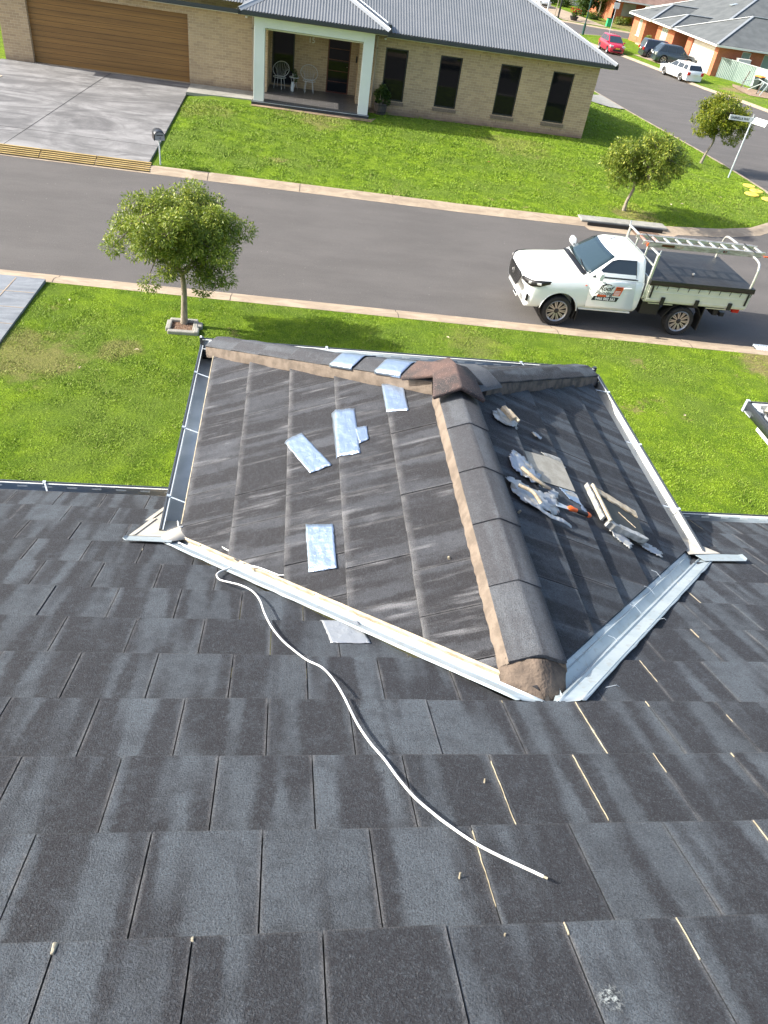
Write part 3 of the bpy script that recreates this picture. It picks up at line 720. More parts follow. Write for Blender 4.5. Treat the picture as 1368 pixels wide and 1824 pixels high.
# gutters
def gutter(name, path, outn, z0, w=.125, h=.095, slots=True, bright=False, brackets=0, liner='zinc'):
    """path: two points of the tile edge line, outn: outward direction"""
    (ax, ay), (bx, by) = path; nx, ny = outn
    def P(t, o, z): return (ax+(bx-ax)*t + nx*o, ay+(by-ay)*t + ny*o, z0+z)
    o = MB()
    inner = [(-.045, .0), (-.045, -h), (w-.012, -h), (w, -h*.45), (w, -.004)]
    bead = [(w, -.004), (w+.004, .004), (w+.002, .012), (w-.008, .014), (w-.014, .006), (w-.012, -.004)]
    o.loft([[P(t, *q) for q in inner] for t in (0, 1)], 0, caps=False, closed=False)
    g_ = o.build(name, M[liner], house, smooth=20, solid=.002)
    b = MB(); outer = [(-.05, .0), (-.05, -h-.004), (w-.010, -h-.004), (w+.004, -h*.45), (w+.004, -.002)]
    b.loft([[P(t, *q) for q in outer] for t in (0, 1)], 0, caps=False, closed=False); b.build('gutter_face', M['gutter_dark'], g_, smooth=20, solid=.002)
    b = MB(); b.loft([[P(t, *q) for q in bead] for t in (0, 1)], 0); b.build('gutter_bead', M['gutter_dark'], g_, smooth=20)
    b = MB(); b.bar(P(0, w-.018, .004), P(1, w-.018, .004), .010, .004); b.build('gutter_lip', M['white_gutter'], g_)
    L = math.dist((ax, ay), (bx, by))
    for i in range(brackets):
        t = (i + .6) / brackets; e = .05 / L; b = MB(); b.bar(P(t, w-.008, .012), P(t+e, -.0, .004), .010, .003); b.bar(P(t, w-.02, .012), P(t, w, .016), .022, .012)
        b.build('gutter_bracket', M['zinc'], g_)
    if slots:
        n = int(L / .17)
        for i in range(n):
            t = (i+.5)/n; e = .035/L; b = MB(); b.add([P(t-e, w-.016, -.018), P(t+e, w-.016, -.018), P(t+e, w-.019, -.030), P(t-e, w-.019, -.030)], [(0,1,2,3)])
            b.build('overflow_slot', M['white_gutter'], g_)
    return g_
ey = .012
zg = ZB + ZE - .022
gutter('gutter', ((XC-A-.0, YF), (XC-A, -.80)), (-1, 0), zg, brackets=3, slots=False)
gutter('gutter', ((XC+A, -.86), (XC+A, YF)), (1, 0), zg, brackets=3, slots=False, liner='white_gutter')  # paler lining colour stands for the sunlit inside of this gutter
gutter('gutter', ((XC-A-.12, YF), (XC+A+.12, YF)), (0, 1), zg, brackets=2)
gutter('gutter', ((-5.5, .0), (XC-A-.13, .0)), (0, 1), ZB-.03, brackets=2)
gutter('gutter', ((XC+A+.13, .0), (8.5, .0)), (0, 1), ZB-.03, brackets=2)
for x in (XC-A-.125, XC+A+.125): mb = MB(); mb.box(x-.016, x+.016, YF+.105, YF+.137, zg-.10, zg+.02); mb.build('gutter_corner', M['gutter_dark'], house, bevel=.003)
mb = MB(); mb.box(XC-A-.142, XC-A-.126, YF+.11, YF+.142, zg-.098, zg+.022); mb.build('gutter_corner_clip', M['white_gutter'], house)
# fascia, walls, porch posts
mb = MB(); f0 = .03
mb.box(XC-A+f0, XC+A-f0, YF-.07, YF-.052, ZB+ZE-.25, ZB+ZE-.06); mb.box(XC-A+.052, XC-A+.07, -.2, YF-.07, ZB+ZE-.25, ZB+ZE-.06); mb.box(XC+A-.07, XC+A-.052, -.2, YF-.07, ZB+ZE-.25, ZB+ZE-.06)
mb.box(-5.5, XC-A-.02, -.075, -.055, ZB-.27, ZB-.06); mb.box(XC+A+.02, 8.5, -.075, -.055, ZB-.27, ZB-.06)
mb.build('fascia', M['white_gutter'], house)
mb = MB(); mb.box(XC-A+.1, XC+A-.1, -.3, YF-.1, ZB+ZE-.30, ZB+ZE-.26); mb.box(-5.5, 8.5, -.55, -.08, ZB-.30, ZB-.275); mb.build('soffit', M['wall_white'], house)
mb = MB(); mb.box(-5.5, 8.5, -.80, -.56, .3, ZB-.26); mb.box(-5.5, -5.26, -8, -.8, .3, ZB); mb.box(8.26, 8.5, -8, -.8, .3, ZB)
mb.box(XC-A+.12, XC-A+.36, -.5, .1, .3, ZB+ZE-.3); mb.build('wall', M['brick'], house)
mb = MB()
for x in (XC-A+.45, XC+A-.45): mb.box(x-.17, x+.17, YF-.62, YF-.28, .35, ZB+ZE-.3)
mb.build('porch_post', M['brick'], house)
# pale crumbs in some open tile joints, right half of the roof
def seam(P, a0, s0, s1, r0=.004, seed=0, mat='pale_mortar', parent=house):
    r0 *= .55; mb = MB(); rg = random.Random(seed); rings = []; n = max(4, int(abs(s1-s0)/.018))
    for i in range(n+1):
        s = s0 + (s1-s0)*i/n; fr = (s % G)/G; w_ = r0*(.25+.9*abs(mnoise.noise(Vector((s*14, seed*3.1, 0))))*1.6); h = -.027*fr + .0015; a = a0 + rg.uniform(-.001, .001)
        rings.append([P(a-w_, s, h-.003), P(a-w_*.5, s, h+.002), P(a+w_*.6, s, h+.0015), P(a+w_, s, h-.003)])
    mb.loft(rings, caps=True); return mb.build('joint_mortar', M[mat], parent, smooth=60)
seams = [(1.2, 8, .02, .98, .007), (1.05, 9, .02, .9, .004), (1.35, 9, .0, .30, .0065), (1.65, 9, .0, .08, .006), (.75, 9, .1, .97, .0035), (.6, 10, .05, .8, .0035), (1.5, 10, .0, .3, .006), (2.4, 4, .05, .9, .006), (1.65, 7, .0, .5, .005), (1.8, 8, .25, .4, .006), (.9, 8, .0, .06, .006), (1.5, 8, .0, .12, .006), (3.3, 0, .0, .6, .005), (1.05, 11, .0, .35, .005), (.75, 11, .0, .12, .0065), (-.15, 11, .0, .05, .009), (-.45, 11, .0, .10, .009), (-.75, 3, .25, .35, .007), (2.1, 6, .0, .25, .005), (1.95, 9, .0, .5, .005)]
for i, (a0, r_, f0, f1, w_) in enumerate(seams): seam(Pm, a0, (r_+f0)*G+.008, (r_+f1)*G, w_, i)
# pale edging along the right hand cuts of the porch tiles next to the gutter
mb = MB(); rings = []
for i in range(60):
    y = -.76 + 2.25*i/59; rings.append([Pl(y, -.004-.004*rnd(), -.012), Pl(y, -.003, .0005), Pl(y, .003+.003*rnd(), .0012)])
mb.loft(rings, caps=False, closed=False); mb.build('tile_edge_mortar', M['pale_mortar'], house)
# bare tile left where a patch was pulled away, with its torn white rim
def patch_pts(P, pts, h0=.004, g=GP, nose=.0): return [P(y, u, -.027*((u % g)/g) + h0) for u, y in pts]
mb = MB(); mb.add(patch_pts(Pr, [(1.035, -.475), (1.36, -.545), (1.36, -.84), (1.035, -.80)], .0035), [(0,1,2,3)]); mb.build('unpainted_tile', M['bare'], house, solid=.002)
# ------------------------------------------------------------------ things lying on the roof
def foil(name, P, corners, label, g=GP, h0=.006, n=14, mat='foil', group='silver foil patches taped on the roof', cat='foil patch', jag=.004, amp=.0035):
    mb = MB(); a, b, c, d = [Vector(p) for p in corners]
    sd = rnd() * 50
    for j in range(n+1):
        for i in range(n+1):
            s, t = i/n, j/n; p = (a*(1-s)+b*s)*(1-t) + (d*(1-s)+c*s)*t
            if i in (0, n): p = p + (b-a).normalized() * (rnd()-.5) * jag
            if j in (0, n): p = p + (d-a).normalized() * (rnd()-.5) * jag
            u, y = p.x, p.y; fr = ((u + .0) % g)/g
            h = -.027*fr + h0 + amp * (mnoise.noise(Vector((u*22+sd, y*22, 0))) + .7*mnoise.noise(Vector((u*60+sd, y*45, 3))))
            if fr > .9: h = max(h, -.027*.9 + h0 + (.027)*(fr-.9)/.1*.9)
            mb.v.append(P(y, u, max(h, -.027*fr + .002)))
    for j in range(n):
        for i in range(n): mb.f.append([j*(n+1)+i, j*(n+1)+i+1, (j+1)*(n+1)+i+1, (j+1)*(n+1)+i]); mb.m.append(0)
    o = mb.build(name, M[mat], smooth=70, solid=.0015); return tag(o, label, cat, group)
foil('foil_patch', Pl, [(.815, -1.10), (.975, -1.15), (.985, -1.50), (.83, -1.485)], 'rectangular silver foil patch nearest the camera, alone in the middle of the left porch slope')
foil('foil_patch', Pl, [(.665, -.22), (.79, -.175), (.985, -.60), (.845, -.635)], 'slanted silver foil patch lying askew on the left porch slope')
foil('foil_patch', Pl, [(1.0, -.03), (1.165, -.075), (1.175, -.585), (1.02, -.565)], 'long silver foil patch with a small extra square stuck to its side')
foil('foil_patch', Pl, [(1.155, -.30), (1.235, -.315), (1.235, -.465), (1.175, -.485)], 'small square foil patch at the right edge of the long patch', h0=.008, n=8)
foil('foil_patch', Pl, [(1.37, .10), (1.515, .045), (1.52, -.29), (1.375, -.245)], 'silver foil patch just below the hip cap, under the patch that wraps the cap')
Pg = lambda x, s, h=0: Pm(x, s, h)
foil('foil_patch', Pm, [(2.10, .225), (2.10, .40), (2.335, .445), (2.335, .265)], 'dull silver foil piece on the main roof tiles beside the left valley', mat='foil_dull', g=G, h0=.004, amp=.002)
def hip_patch(k0, k1, label):
    """foil wrapped over the left hip cap"""
    d = (ap - hl0); L = d.length; d.normalize(); lat = d.cross(Vector((0,0,1))).normalized(); up = lat.cross(d).normalized()
    mb = MB(); n = 10; rows = []
    for i in range(n+1):
        k_ = k0 + (k1-k0)*i/n; c = hl0 + lowh + d*(L*k_); ring = []
        for x in (-.140, -.131, -.10, -.06, -.015, .015, .06, .10, .131, .138):
            z = .064 + .0155 + (.13-abs(x))*math.tan(hz) + .002*rnd() - (.02 if abs(x) > .135 else 0); ring.append(c + lat*x + up*z + d*(.012*mnoise.noise(Vector((x*30, k0*9, 0)))))
        rows.append(ring)
    mb.loft(rows, caps=False, closed=False); return tag(mb.build('foil_patch', M['foil'], smooth=60, solid=.0015), label, 'foil patch', 'silver foil patches taped on the roof')
hip_patch(.60, .69, 'silver foil strip wrapped over the left hip cap, the lower of two')
hip_patch(.775, .87, 'silver foil strip wrapped over the hip cap next to the reddish apex cap')
# white cable from the gutter corner down the valley and over the main roof
pts = [Pl(-.74, -.02, .012), Pl(-.80, .0, .01), Pm(-.52, .86, .05), Pm(-.40, 1.00, .03), Pm(-.31, 1.16, .022), Pm(-.22, 1.27, .02), Pm(-.08, 1.38, .018), Pm(.06, 1.44, .02), Pm(.13, 1.50, .022), Pm(.12, 1.58, .02), Pm(.03, 1.60, .02)]
cab1 = [Pm(-.205, 1.475, 0.014), Pm(-.245, 1.50, 0.013), Pm(-.285, 1.55, 0.011), Pm(-.296, 1.60, 0.011), Pm(-.275, 1.665, 0.011), Pm(-.22, 1.715, 0.017), Pm(-.16, 1.76, 0.020), Pm(-.10, 1.84, 0.022), Pm(-.06, 1.96, 0.024), Pm(-.035, 2.10, 0.022), Pm(.0, 2.24, 0.017), Pm(.045, 2.36, 0.013), Pm(.09, 2.45, 0.013), Pm(.15, 2.55, 0.013), Pm(.21, 2.63, 0.020), Pm(.25, 2.74, 0.024), Pm(.28, 2.86, 0.022), Pm(.30, 2.96, 0.017), Pm(.32, 3.05, 0.013), Pm(.35, 3.15, 0.011), Pm(.385, 3.24, 0.011), Pm(.415, 3.34, 0.012), Pm(.45, 3.43, 0.011), Pm(.49, 3.50, 0.011), Pm(.53, 3.56, 0.011), Pm(.61, 3.655, 0.010), Pm(.745, 3.765, 0.009)]
def spline(pts, n=6):
    P_ = [Vector(p) for p in pts]; P_ = [P_[0]*2-P_[1]] + P_ + [P_[-1]*2-P_[-2]]; out = []
    for i in range(1, len(P_)-2):
        for k in range(n):
            t = k/n; a, b, c, d = P_[i-1:i+3]
            out.append(.5*((2*b)+(c-a)*t+(2*a-5*b+4*c-d)*t*t+(3*b-a-3*c+d)*t**3))
    out.append(P_[-2]); return out
mb = MB(); mb.tube(spline(pts), .0043, 8); mb.tube(spline([Pm(.03, 1.60, .02), Pm(-.10, 1.505, .03), Pm(-.205, 1.475, .022)] + cab1[1:]), .0043, 8)
cable = tag(mb.build('cable', M['cable'], smooth=60), 'thin white cable snaking down the valley and across the main roof tiles', 'cable')
mb = MB(); mb.tube([cab1[-1], Vector(cab1[-1]) + (Vector(cab1[-1])-Vector(cab1[-2])).normalized()*.012], .0034, 8); mb.build('cable_core', M['pale_mortar'], cable, smooth=60)
# debris on the right slope
def crumple(name, outline, label, mats, amp=.03, base=.010, seed=0, cat='foil scrap', group='torn foil scraps on the right porch slope', f=22, res=16, curl=.5):
    us = [p[0] for p in outline]; ys = [p[1] for p in outline]; u0, u1, y0, y1 = min(us), max(us), min(ys), max(ys)
    def inside(u, y):
        c = False
        for (a, b), (c_, d) in zip(outline, outline[1:]+outline[:1]):
            if (b > y) != (d > y) and u < (c_-a)*(y-b)/(d-b)+a: c = not c
        return c
    mb = MB(); idx = {}
    def vid(i, j):
        if (i, j) not in idx:
            u = u0+(u1-u0)*i/res; y = y0+(y1-y0)*j/res
            jx = .25*(u1-u0)/res; u += jx*mnoise.noise(Vector((i*1.7, j*2.3, seed))); 
            n_ = mnoise.noise(Vector((u*f, y*f, seed))) + .55*mnoise.noise(Vector((u*f*2.7, y*f*2.7, seed+5))) + .25*mnoise.noise(Vector((u*f*6, y*f*6, seed+9)))
            e = min(i, res-i, j, res-j)/res*2; h = base + .7*amp*abs(n_)*(1.1-curl*e) + amp*.15
            idx[(i, j)] = len(mb.v); mb.v.append(Pr(y, u, -.027*((u % GP)/GP) + h))
        return idx[(i, j)]
    for i in range(res):
        for j in range(res):
            uc = u0+(u1-u0)*(i+.5)/res; yc = y0+(y1-y0)*(j+.5)/res
            if inside(uc, yc): mb.f.append([vid(i, j), vid(i+1, j), vid(i+1, j+1), vid(i, j+1)]); mb.m.append(0 if mnoise.noise(Vector((uc*16, yc*16, seed+2))) < .18 else 1)
    o = mb.build(name, [M[m] for m in mats], smooth=35, solid=.003); return tag(o, label, cat, group)
crumple('foil_scrap', [(1.56, -.78), (1.50, -.67), (1.43, -.70), (1.40, -.76), (1.35, -.74), (1.31, -.80), (1.36, -.93), (1.44, -.96), (1.56, -.90)], 'shiny blue-white foil scrap left of the bare tile', ('foil_torn', 'tape_white'), .030, seed=3, res=18, f=14)
mb = MB(); mb.tube([Pr(-.86, 1.50, .02), Pr(-.93, 1.42, .026), Pr(-.945, 1.345, .018), Pr(-.94, 1.30, .016)], [.012, .010, .012, .008], 7); tag(mb.build('sealant_strip', M['foam'], smooth=60), 'short tan sealant bead along the edge of the shiny foil scrap', 'sealant strip')
crumple('foil_scrap', [(1.65, -1.03), (1.60, -.99), (1.52, -1.02), (1.44, -1.04), (1.36, -1.00), (1.25, -.90), (1.22, -.94), (1.27, -1.02), (1.27, -1.12), (1.36, -1.20), (1.50, -1.22), (1.62, -1.18)], 'large crumpled grey-white foil scrap with tan backing, left of the scraper', ('foil_dull', 'tape_white'), .036, seed=11, res=24, f=12)
mb = MB(); mb.tube(spline([Pr(-1.10, 1.60, .03), Pr(-1.13, 1.52, .045), Pr(-1.18, 1.46, .03)]), .011, 7); tag(mb.build('sealant_strip', M['foam'], smooth=60), 'tan sealant bead stuck on the large crumpled foil scrap', 'sealant strip')
mb = MB(); rg = random.Random(4); rings = []
for i, p in enumerate(spline([Pr(-1.20, 1.58, .02), Pr(-1.22, 1.50, .02), Pr(-1.245, 1.40, .016), Pr(-1.25, 1.32, .024), Pr(-1.255, 1.25, .016)], 6)):
    w_ = .010 + .008*rg.random(); rings.append([p + Vector((0, -w_, .0)), p + Vector((0, 0, .012*rg.random())), p + Vector((0, w_, .004))])
mb.loft(rings, caps=False, closed=False); tag(mb.build('foil_strip', M['foil_dull'], smooth=30, solid=.003), 'long thin torn foil strip trailing below the large crumpled scrap', 'foil strip')
crumple('foil_scrap', [(1.56, -.28), (1.50, -.21), (1.42, -.18), (1.33, -.22), (1.36, -.33), (1.46, -.38), (1.55, -.37)], 'small crumpled foil scrap with a tan block, nearest the apex', ('tape_white', 'foil_dull'), .022, seed=21, res=14, f=18)
mb = MB(); mb.bar(Pr(-.24, 1.50, .045), Pr(-.33, 1.43, .045), .035, .03); mb.bar(Pr(-.25, 1.46, .05), Pr(-.34, 1.395, .05), .02, .022); tag(mb.build('foam_block', M['foam'], bevel=.004), 'tan foam block resting on the small scrap near the apex', 'foam block')
crumple('debris_chip', [(1.225, -.275), (1.19, -.26), (1.15, -.29), (1.16, -.32), (1.21, -.315)], 'tiny grey chip between the apex scrap and the bare tile', ('foil_dull', 'foam'), .016, seed=31, cat='debris', group='small loose debris on the roof', res=8, f=30)
crumple('debris_chip', [(.60, -1.00), (.47, -1.02), (.40, -1.04), (.42, -1.10), (.52, -1.09), (.60, -1.04)], 'small silver scrap below the removed tile near the right gutter', ('foil_dull', 'tape_white'), .022, seed=37, cat='debris', group='small loose debris on the roof', res=12, f=24)
crumple('tape_remnant', [(1.20, -.475), (1.10, -.455), (1.0, -.455), (.985, -.50), (1.03, -.505), (1.10, -.50), (1.18, -.50)], 'ragged white tape remnant along the upper edge of the bare tile', ('tape_white', 'tape_white'), .004, base=.003, seed=41, cat='tape remnant', group='tape remnants around the bare tile', res=22, f=40)
crumple('tape_remnant', [(1.17, -.83), (1.06, -.815), (.985, -.87), (.96, -.95), (1.04, -.93), (1.12, -.91), (1.14, -.87)], 'bluish foil tape remnant below the lower corner of the bare tile', ('foil', 'tape_white'), .004, base=.003, seed=43, cat='tape remnant', group='tape remnants around the bare tile', res=22, f=40)
crumple('foil_scrap', [(.86, -1.05), (.80, -1.04), (.74, -1.06), (.70, -1.12), (.74, -1.18), (.80, -1.14), (.84, -1.12)], 'white foil scrap hanging at the lower end of the removed tile', ('tape_white', 'foil_dull'), .022, seed=51, res=12, f=22)
# removed tile lying upside down with sealant on two edges
tl = thing('removed_tile', 'dark removed tile lying upside down with tan sealant along its edges', 'tile', Pr(-.87, .73, .0))
base_ = Vector(Pr(-.87, .73, .0))
def TL(y, u, h): return Vector(Pr(y, u, h)) - base_
c4 = [(-.72, .905), (-.775, .53), (-1.02, .565), (-1.045, .90)]
def plate(mb, cs, h0, h1, mi=0):
    mb.add([TL(y, u, h0) for y, u in cs] + [TL(y, u, h1) for y, u in cs], [(0,1,2,3), (7,6,5,4), (0,1,5,4), (1,2,6,5), (2,3,7,6), (3,0,4,7)], mi)
mb = MB(); plate(mb, c4, .022, .046); mb.build('tile_body', M['tarp'], tl, bevel=.003)
def edge_strip(name, p, q, w_, h0, h1, mat, seed, rag=.3):
    p = Vector(p); q = Vector(q); n = 16; d = (q-p).normalized(); nn = Vector((-d.y, d.x)); mb = MB(); rg = random.Random(seed); rings = []
    for i in range(n+1):
        c = p.lerp(q, i/n); a = w_*(1+rag*(rg.random()-.5)); rings.append([TL(*(c - nn*a/2), h0), TL(*(c - nn*a/2), h1+.002*rg.random()), TL(*(c + nn*a/2), h1+.002*rg.random()), TL(*(c + nn*a/2), h0)])
    mb.loft(rings); return mb.build(name, M[mat], tl, smooth=40)
edge_strip('sealant_edge', (-.745, .865), (-.80, .545), .062, .046, .054, 'foam', 1)
edge_strip('sealant_edge', (-.70, .893), (-1.05, .888), .016, .03, .062, 'foam', 2)
edge_strip('sealant_edge', (-.70, .930), (-1.03, .925), .016, .02, .050, 'tape_white', 3)
edge_strip('sealant_edge', (-1.055, .90), (-1.035, .55), .030, .01, .05, 'tape_white', 4, 1.2)
edge_strip('sealant_edge', (-.88, .74), (-.97, .63), .004, .046, .048, 'foam', 5)
# scraper
sc = thing('scraper', 'paint scraper with a steel blade and black and orange handle on the right porch slope', 'scraper', Pr(-1.055, 1.16, .0)); b_ = Vector(Pr(-1.055, 1.16, 0))
def S3(y, u, h): return Vector(Pr(y, u, h)) - b_
mb = MB(); mb.add([S3(-1.035, 1.295, .006), S3(-1.085, 1.29, .006), S3(-1.068, 1.17, .014), S3(-1.045, 1.17, .014)], [(0,1,2,3)]); mb.build('blade', M['zinc'], sc, solid=.002)
mb = MB(); mb.tube([S3(-1.057, 1.20, .014), S3(-1.057, 1.185, .016), S3(-1.055, 1.155, .018), S3(-1.054, 1.135, .02)], [.010, .018, .013, .012], 10); mb.build('ferrule', M['orange'], sc, smooth=60)
mb = MB(); mb.tube([S3(-1.054, 1.14, .02), S3(-1.052, 1.11, .02), S3(-1.050, 1.08, .021), S3(-1.047, 1.05, .022)], [.011, .014, .013, .015], 10); mb.build('handle', M['black'], sc, smooth=60)
mb = MB(); mb.tube([S3(-1.047, 1.052, .022), S3(-1.045, 1.035, .022), S3(-1.043, 1.022, .022)], [.0155, .0155, .010], 10); mb.build('handle_end', M['orange'], sc, smooth=60)
# loose crumbs
def chip(P, a, b, r, label, seed, mat='pale_mortar'):
    rg = random.Random(seed); n = 7; top = [(a + r*math.cos(k*2*math.pi/n)*(.6+.6*rg.random()), b + r*1.1*math.sin(k*2*math.pi/n)*(.6+.6*rg.random())) for k in range(n)]
    mb = MB(); mb.add([P(x, y, -.022) for x, y in top] + [P(a+(x-a)*.7, b+(y-b)*.7, -.004+.006) for x, y in top], [tuple(range(n))[::-1], tuple(range(n, 2*n))] + [(k, (k+1)%n, n+(k+1)%n, n+k) for k in range(n)])
    return tag(mb.build('mortar_chip', M[mat], smooth=40), label, 'mortar chip', 'loose mortar chips on the roof')
chip(Pl, -1.66, 1.57, .009, 'pale chip lying on the left porch slope beside the ridge mortar', 1)
chip(Pm, .525, 3.735, .004, 'pale chip on the tile just left of the cable end', 2); chip(Pm, .70, 3.335, .004, 'small chip on the tile above and left of the cable end', 3)
chip(Pm, .59, 3.935, .004, 'tiny chip in the bottom row left of the white scuff', 4); chip(Pr, -1.30, 1.62, .007, 'tiny white chip beside the right side of the ridge caps', 5)
# chalky scuff on a tile of the lowest row: a stain, part of the roof
def scuff_mat():
    m, t, p = newmat('pale chalky scuff'); k = NT(t); g = k.coord(); d = k.n('ShaderNodeVectorMath', operation='DISTANCE'); k.put(d.inputs[0], g); d.inputs[1].default_value = Pm(.785, 4.105, -.012)
    f = k.math('MULTIPLY', k.ss(k.math('ADD', d.outputs['Value'], k.math('MULTIPLY', k.noise(g, 40, 5, .8), .05)), .035, .075, 1., 0.), k.ss(k.noise(g, 90, 4, .8), .40, .60))
    k.put(p.inputs['Base Color'], k.mix(f, (.05, .053, .062), (.30, .33, .33))); p.inputs['Roughness'].default_value = .85; k.link(k.bump(k.noise(g, 180, 4, .8), 1, .004), p.inputs['Normal'])
    tr = k.n('ShaderNodeBsdfTransparent'); mx = k.n('ShaderNodeMixShader'); k.put(mx.inputs[0], f); k.link(tr.outputs[0], mx.inputs[1]); k.link(p.outputs[0], mx.inputs[2]); k.link(mx.outputs[0], t.nodes['Material Output'].inputs[0]); return m
mb = MB(); mb.add([Pm(a, s_, -.027*((s_ % G)/G)+.004) for a, s_ in ((.71, 4.06), (.87, 4.06), (.87, 4.16), (.71, 4.16))], [(0,1,2,3)]); mb.build('chalk_scuff', scuff_mat(), house)

# ------------------------------------------------------------------ wing of our roof at the right edge of the view
wg = thing('roof_wing', 'corner of a neighbouring tiled roof with a dark gutter at the right edge', 'roof corner')
WX, WY, WZ = 4.24, 1.24, 3.91
def wing_gutter(p, q, nrm):
    (ax, ay), (bx, by) = p, q; nx, ny = nrm
    P = lambda t, o, z: (ax+(bx-ax)*t+nx*o, ay+(by-ay)*t+ny*o, WZ+z)
    b = MB(); b.loft([[P(t, *o) for o in ((-.13, 0), (-.13, -.09), (-.015, -.09), (-.004, -.01))] for t in (0, 1)], caps=False, closed=False); g_ = b.build('gutter', M['zinc'], wg, smooth=20, solid=.002)
    b = MB(); b.loft([[P(t, *o) for o in ((-.13, -.095), (-.008, -.095), (.004, -.04), (.004, .004), (-.01, .012), (-.014, .0))] for t in (0, 1)], caps=False, closed=False); b.build('gutter_face', M['gutter_dark'], g_, smooth=20, solid=.002)
wing_gutter((WX, WY), (WX, -1.2), (-1, 0)); wing_gutter((WX, WY), (6.5, WY), (0, 1))
b = MB(); b.box(WX-.012, WX+.02, WY-.02, WY+.012, WZ-.1, WZ+.02); b.build('gutter_corner', M['zinc'], wg, bevel=.003)
b = MB(); t0 = lambda x, y: (x, y, WZ + .0 + min(x-WX-.09, WY-.09-y)*tn)
ed = [(WX+.09, WY-.09), (6.4, WY-.09), (6.4, -1.2), (WX+.09, -1.2)]
b.add([t0(WX+.09, WY-.09), t0(6.4, WY-.09), t0(6.4, -1.06) if False else (6.4, -1.06, WZ+2.15*tn), (WX+.09, -1.06, WZ)], [(0, 1, 2), (0, 2, 3)]); b.build('roof_tiles', M['concrete_roof'], wg, solid=.04)
dd = Vector((1, -1, .7071*math.tan(hz)*1.414)).normalized()
b = MB(); c = Vector((WX+.13, WY-.13, WZ+.05)); lt_ = Vector((1, 1, 0)).normalized()
for i in range(4):
    a = c + dd*(.36*i); e = c + dd*(.36*i+.35); b2 = MB(); b2.loft([[p_ + lt_*x + Vector((0, 0, z)) for x, z in ((-.15, 0), (-.04, .055), (.04, .055), (.15, 0), (.13, -.03), (-.13, -.03))] for p_ in (a, e)]); b2.build('hip_cap', M['mortar'] if False else M['bare'] if i == 0 else M['concrete_roof'], wg, smooth=30)
b = MB(); b.box(WX+.10, WX+.13, -1.2, WY-.16, WZ-.20, WZ-.09); b.box(WX+.13, 6.4, WY-.19, WY-.16, WZ-.20, WZ-.09); b.build('fascia', M['white_gutter'], wg)
b = MB(); b.box(WX+1.1, 6.4, -2.5, WY-.8, .3, WZ-.2); b.build('wall', M['brick'], wg)

# ------------------------------------------------------------------ house number 15 across the street
PH = -.035; HO = (3.09, 28.14, 0)
h15 = thing('brick_house', 'tan brick house number 15 with a corrugated grey roof and pale portal across the street', 'house', HO, PH)
def wallbox(mb, holes, u0, u1, z0, z1, v, th_):
    """wall facing -v with rectangular holes [(ua,ub,za,zb)], as clean boxes"""
    us = sorted({u0, u1, *[h[0] for h in holes], *[h[1] for h in holes]})
    for a, b_ in zip(us, us[1:]):
        cuts = sorted([(h[2], h[3]) for h in holes if h[0] <= a + 1e-6 and h[1] >= b_ - 1e-6]); z = z0
        for c0, c1 in cuts:
            if c0 > z: mb.box(a, b_, v, v+th_, z, c0)
            z = c1
        if z < z1: mb.box(a, b_, v, v+th_, z, z1)
wins = [(.29, 1.16), (2.41, 3.27), (4.79, 5.64), (6.88, 7.74)]
mb = MB(); zt, zb = 3.08, -.4
wallbox(mb, [(a, b_, .93, 2.70) for a, b_ in wins], -.25, 8.67, zb, zt, 0, .24)
mb.box(8.43, 8.669, .24, 9.5, zb, zt); mb.box(-.70, -.25, 0, 1.5, zb, zt)
wallbox(mb, [(-4.07, -3.19, .72, 2.62), (-1.88, -.98, .66, 2.62)], -4.3, -.70, zb, zt, 1.5, .24)
mb.box(-4.5, -4.26, .4, 1.5, zb, zt); mb.box(-4.26, -4.14, -.05, 1.5, zb, zt)
wallbox(mb, [(-12.93, -7.14, .2, 2.78)], -13.95, -4.5, zb, zt, .45, .24)
mb.box(-13.95, -13.71, .69, 9.5, zb, zt); mb.box(-13.95, 8.67, 9.5, 9.74, zb, zt)
mb.build('wall', M['brick'], h15)
def window(par, a, b_, z0, z1, v, depth=.09, glass='glass', mull=None, frame='alu_dark', fw=.05):
    m_ = MB(); y0, y1 = v + depth - .045, v + depth
    m_.box(a, b_, y0, y1, z0, z0+fw); m_.box(a, b_, y0, y1, z1-fw, z1); m_.box(a, a+fw, y0, y1, z0+fw, z1-fw); m_.box(b_-fw, b_, y0, y1, z0+fw, z1-fw)
    for u in (mull or []): m_.box(u-.02, u+.02, y0, y1, z0+fw, z1-fw)
    f = m_.build('window_frame', M[frame], par, bevel=.004)
    g_ = MB(); g_.box(a+fw, b_-fw, y1-.03, y1-.02, z0+fw, z1-fw); g_.build('glass', M[glass], f); return f
for a, b_ in wins:
    f = window(h15, a, b_, .93, 2.70, 0)
    s_ = MB(); n = int((b_-a+.1)/.086)
    for i in range(n): u = a-.05+i*.0865; s_.add([(u, -.03, .79), (u+.08, -.03, .79), (u+.08, .04, .80), (u, .04, .80), (u, -.045, .895), (u+.08, -.045, .895), (u+.08, .04, .93), (u, .04, .93)], [(0,3,2,1),(4,5,6,7),(0,1,5,4),(1,2,6,5),(2,3,7,6),(3,0,4,7)])
    s_.box(a-.045, b_+.045, -.025, .03, .785, .90); s_.build('window_sill', M['sill'], f)
window(h15, -4.07, -3.19, .72, 2.62, 1.5)
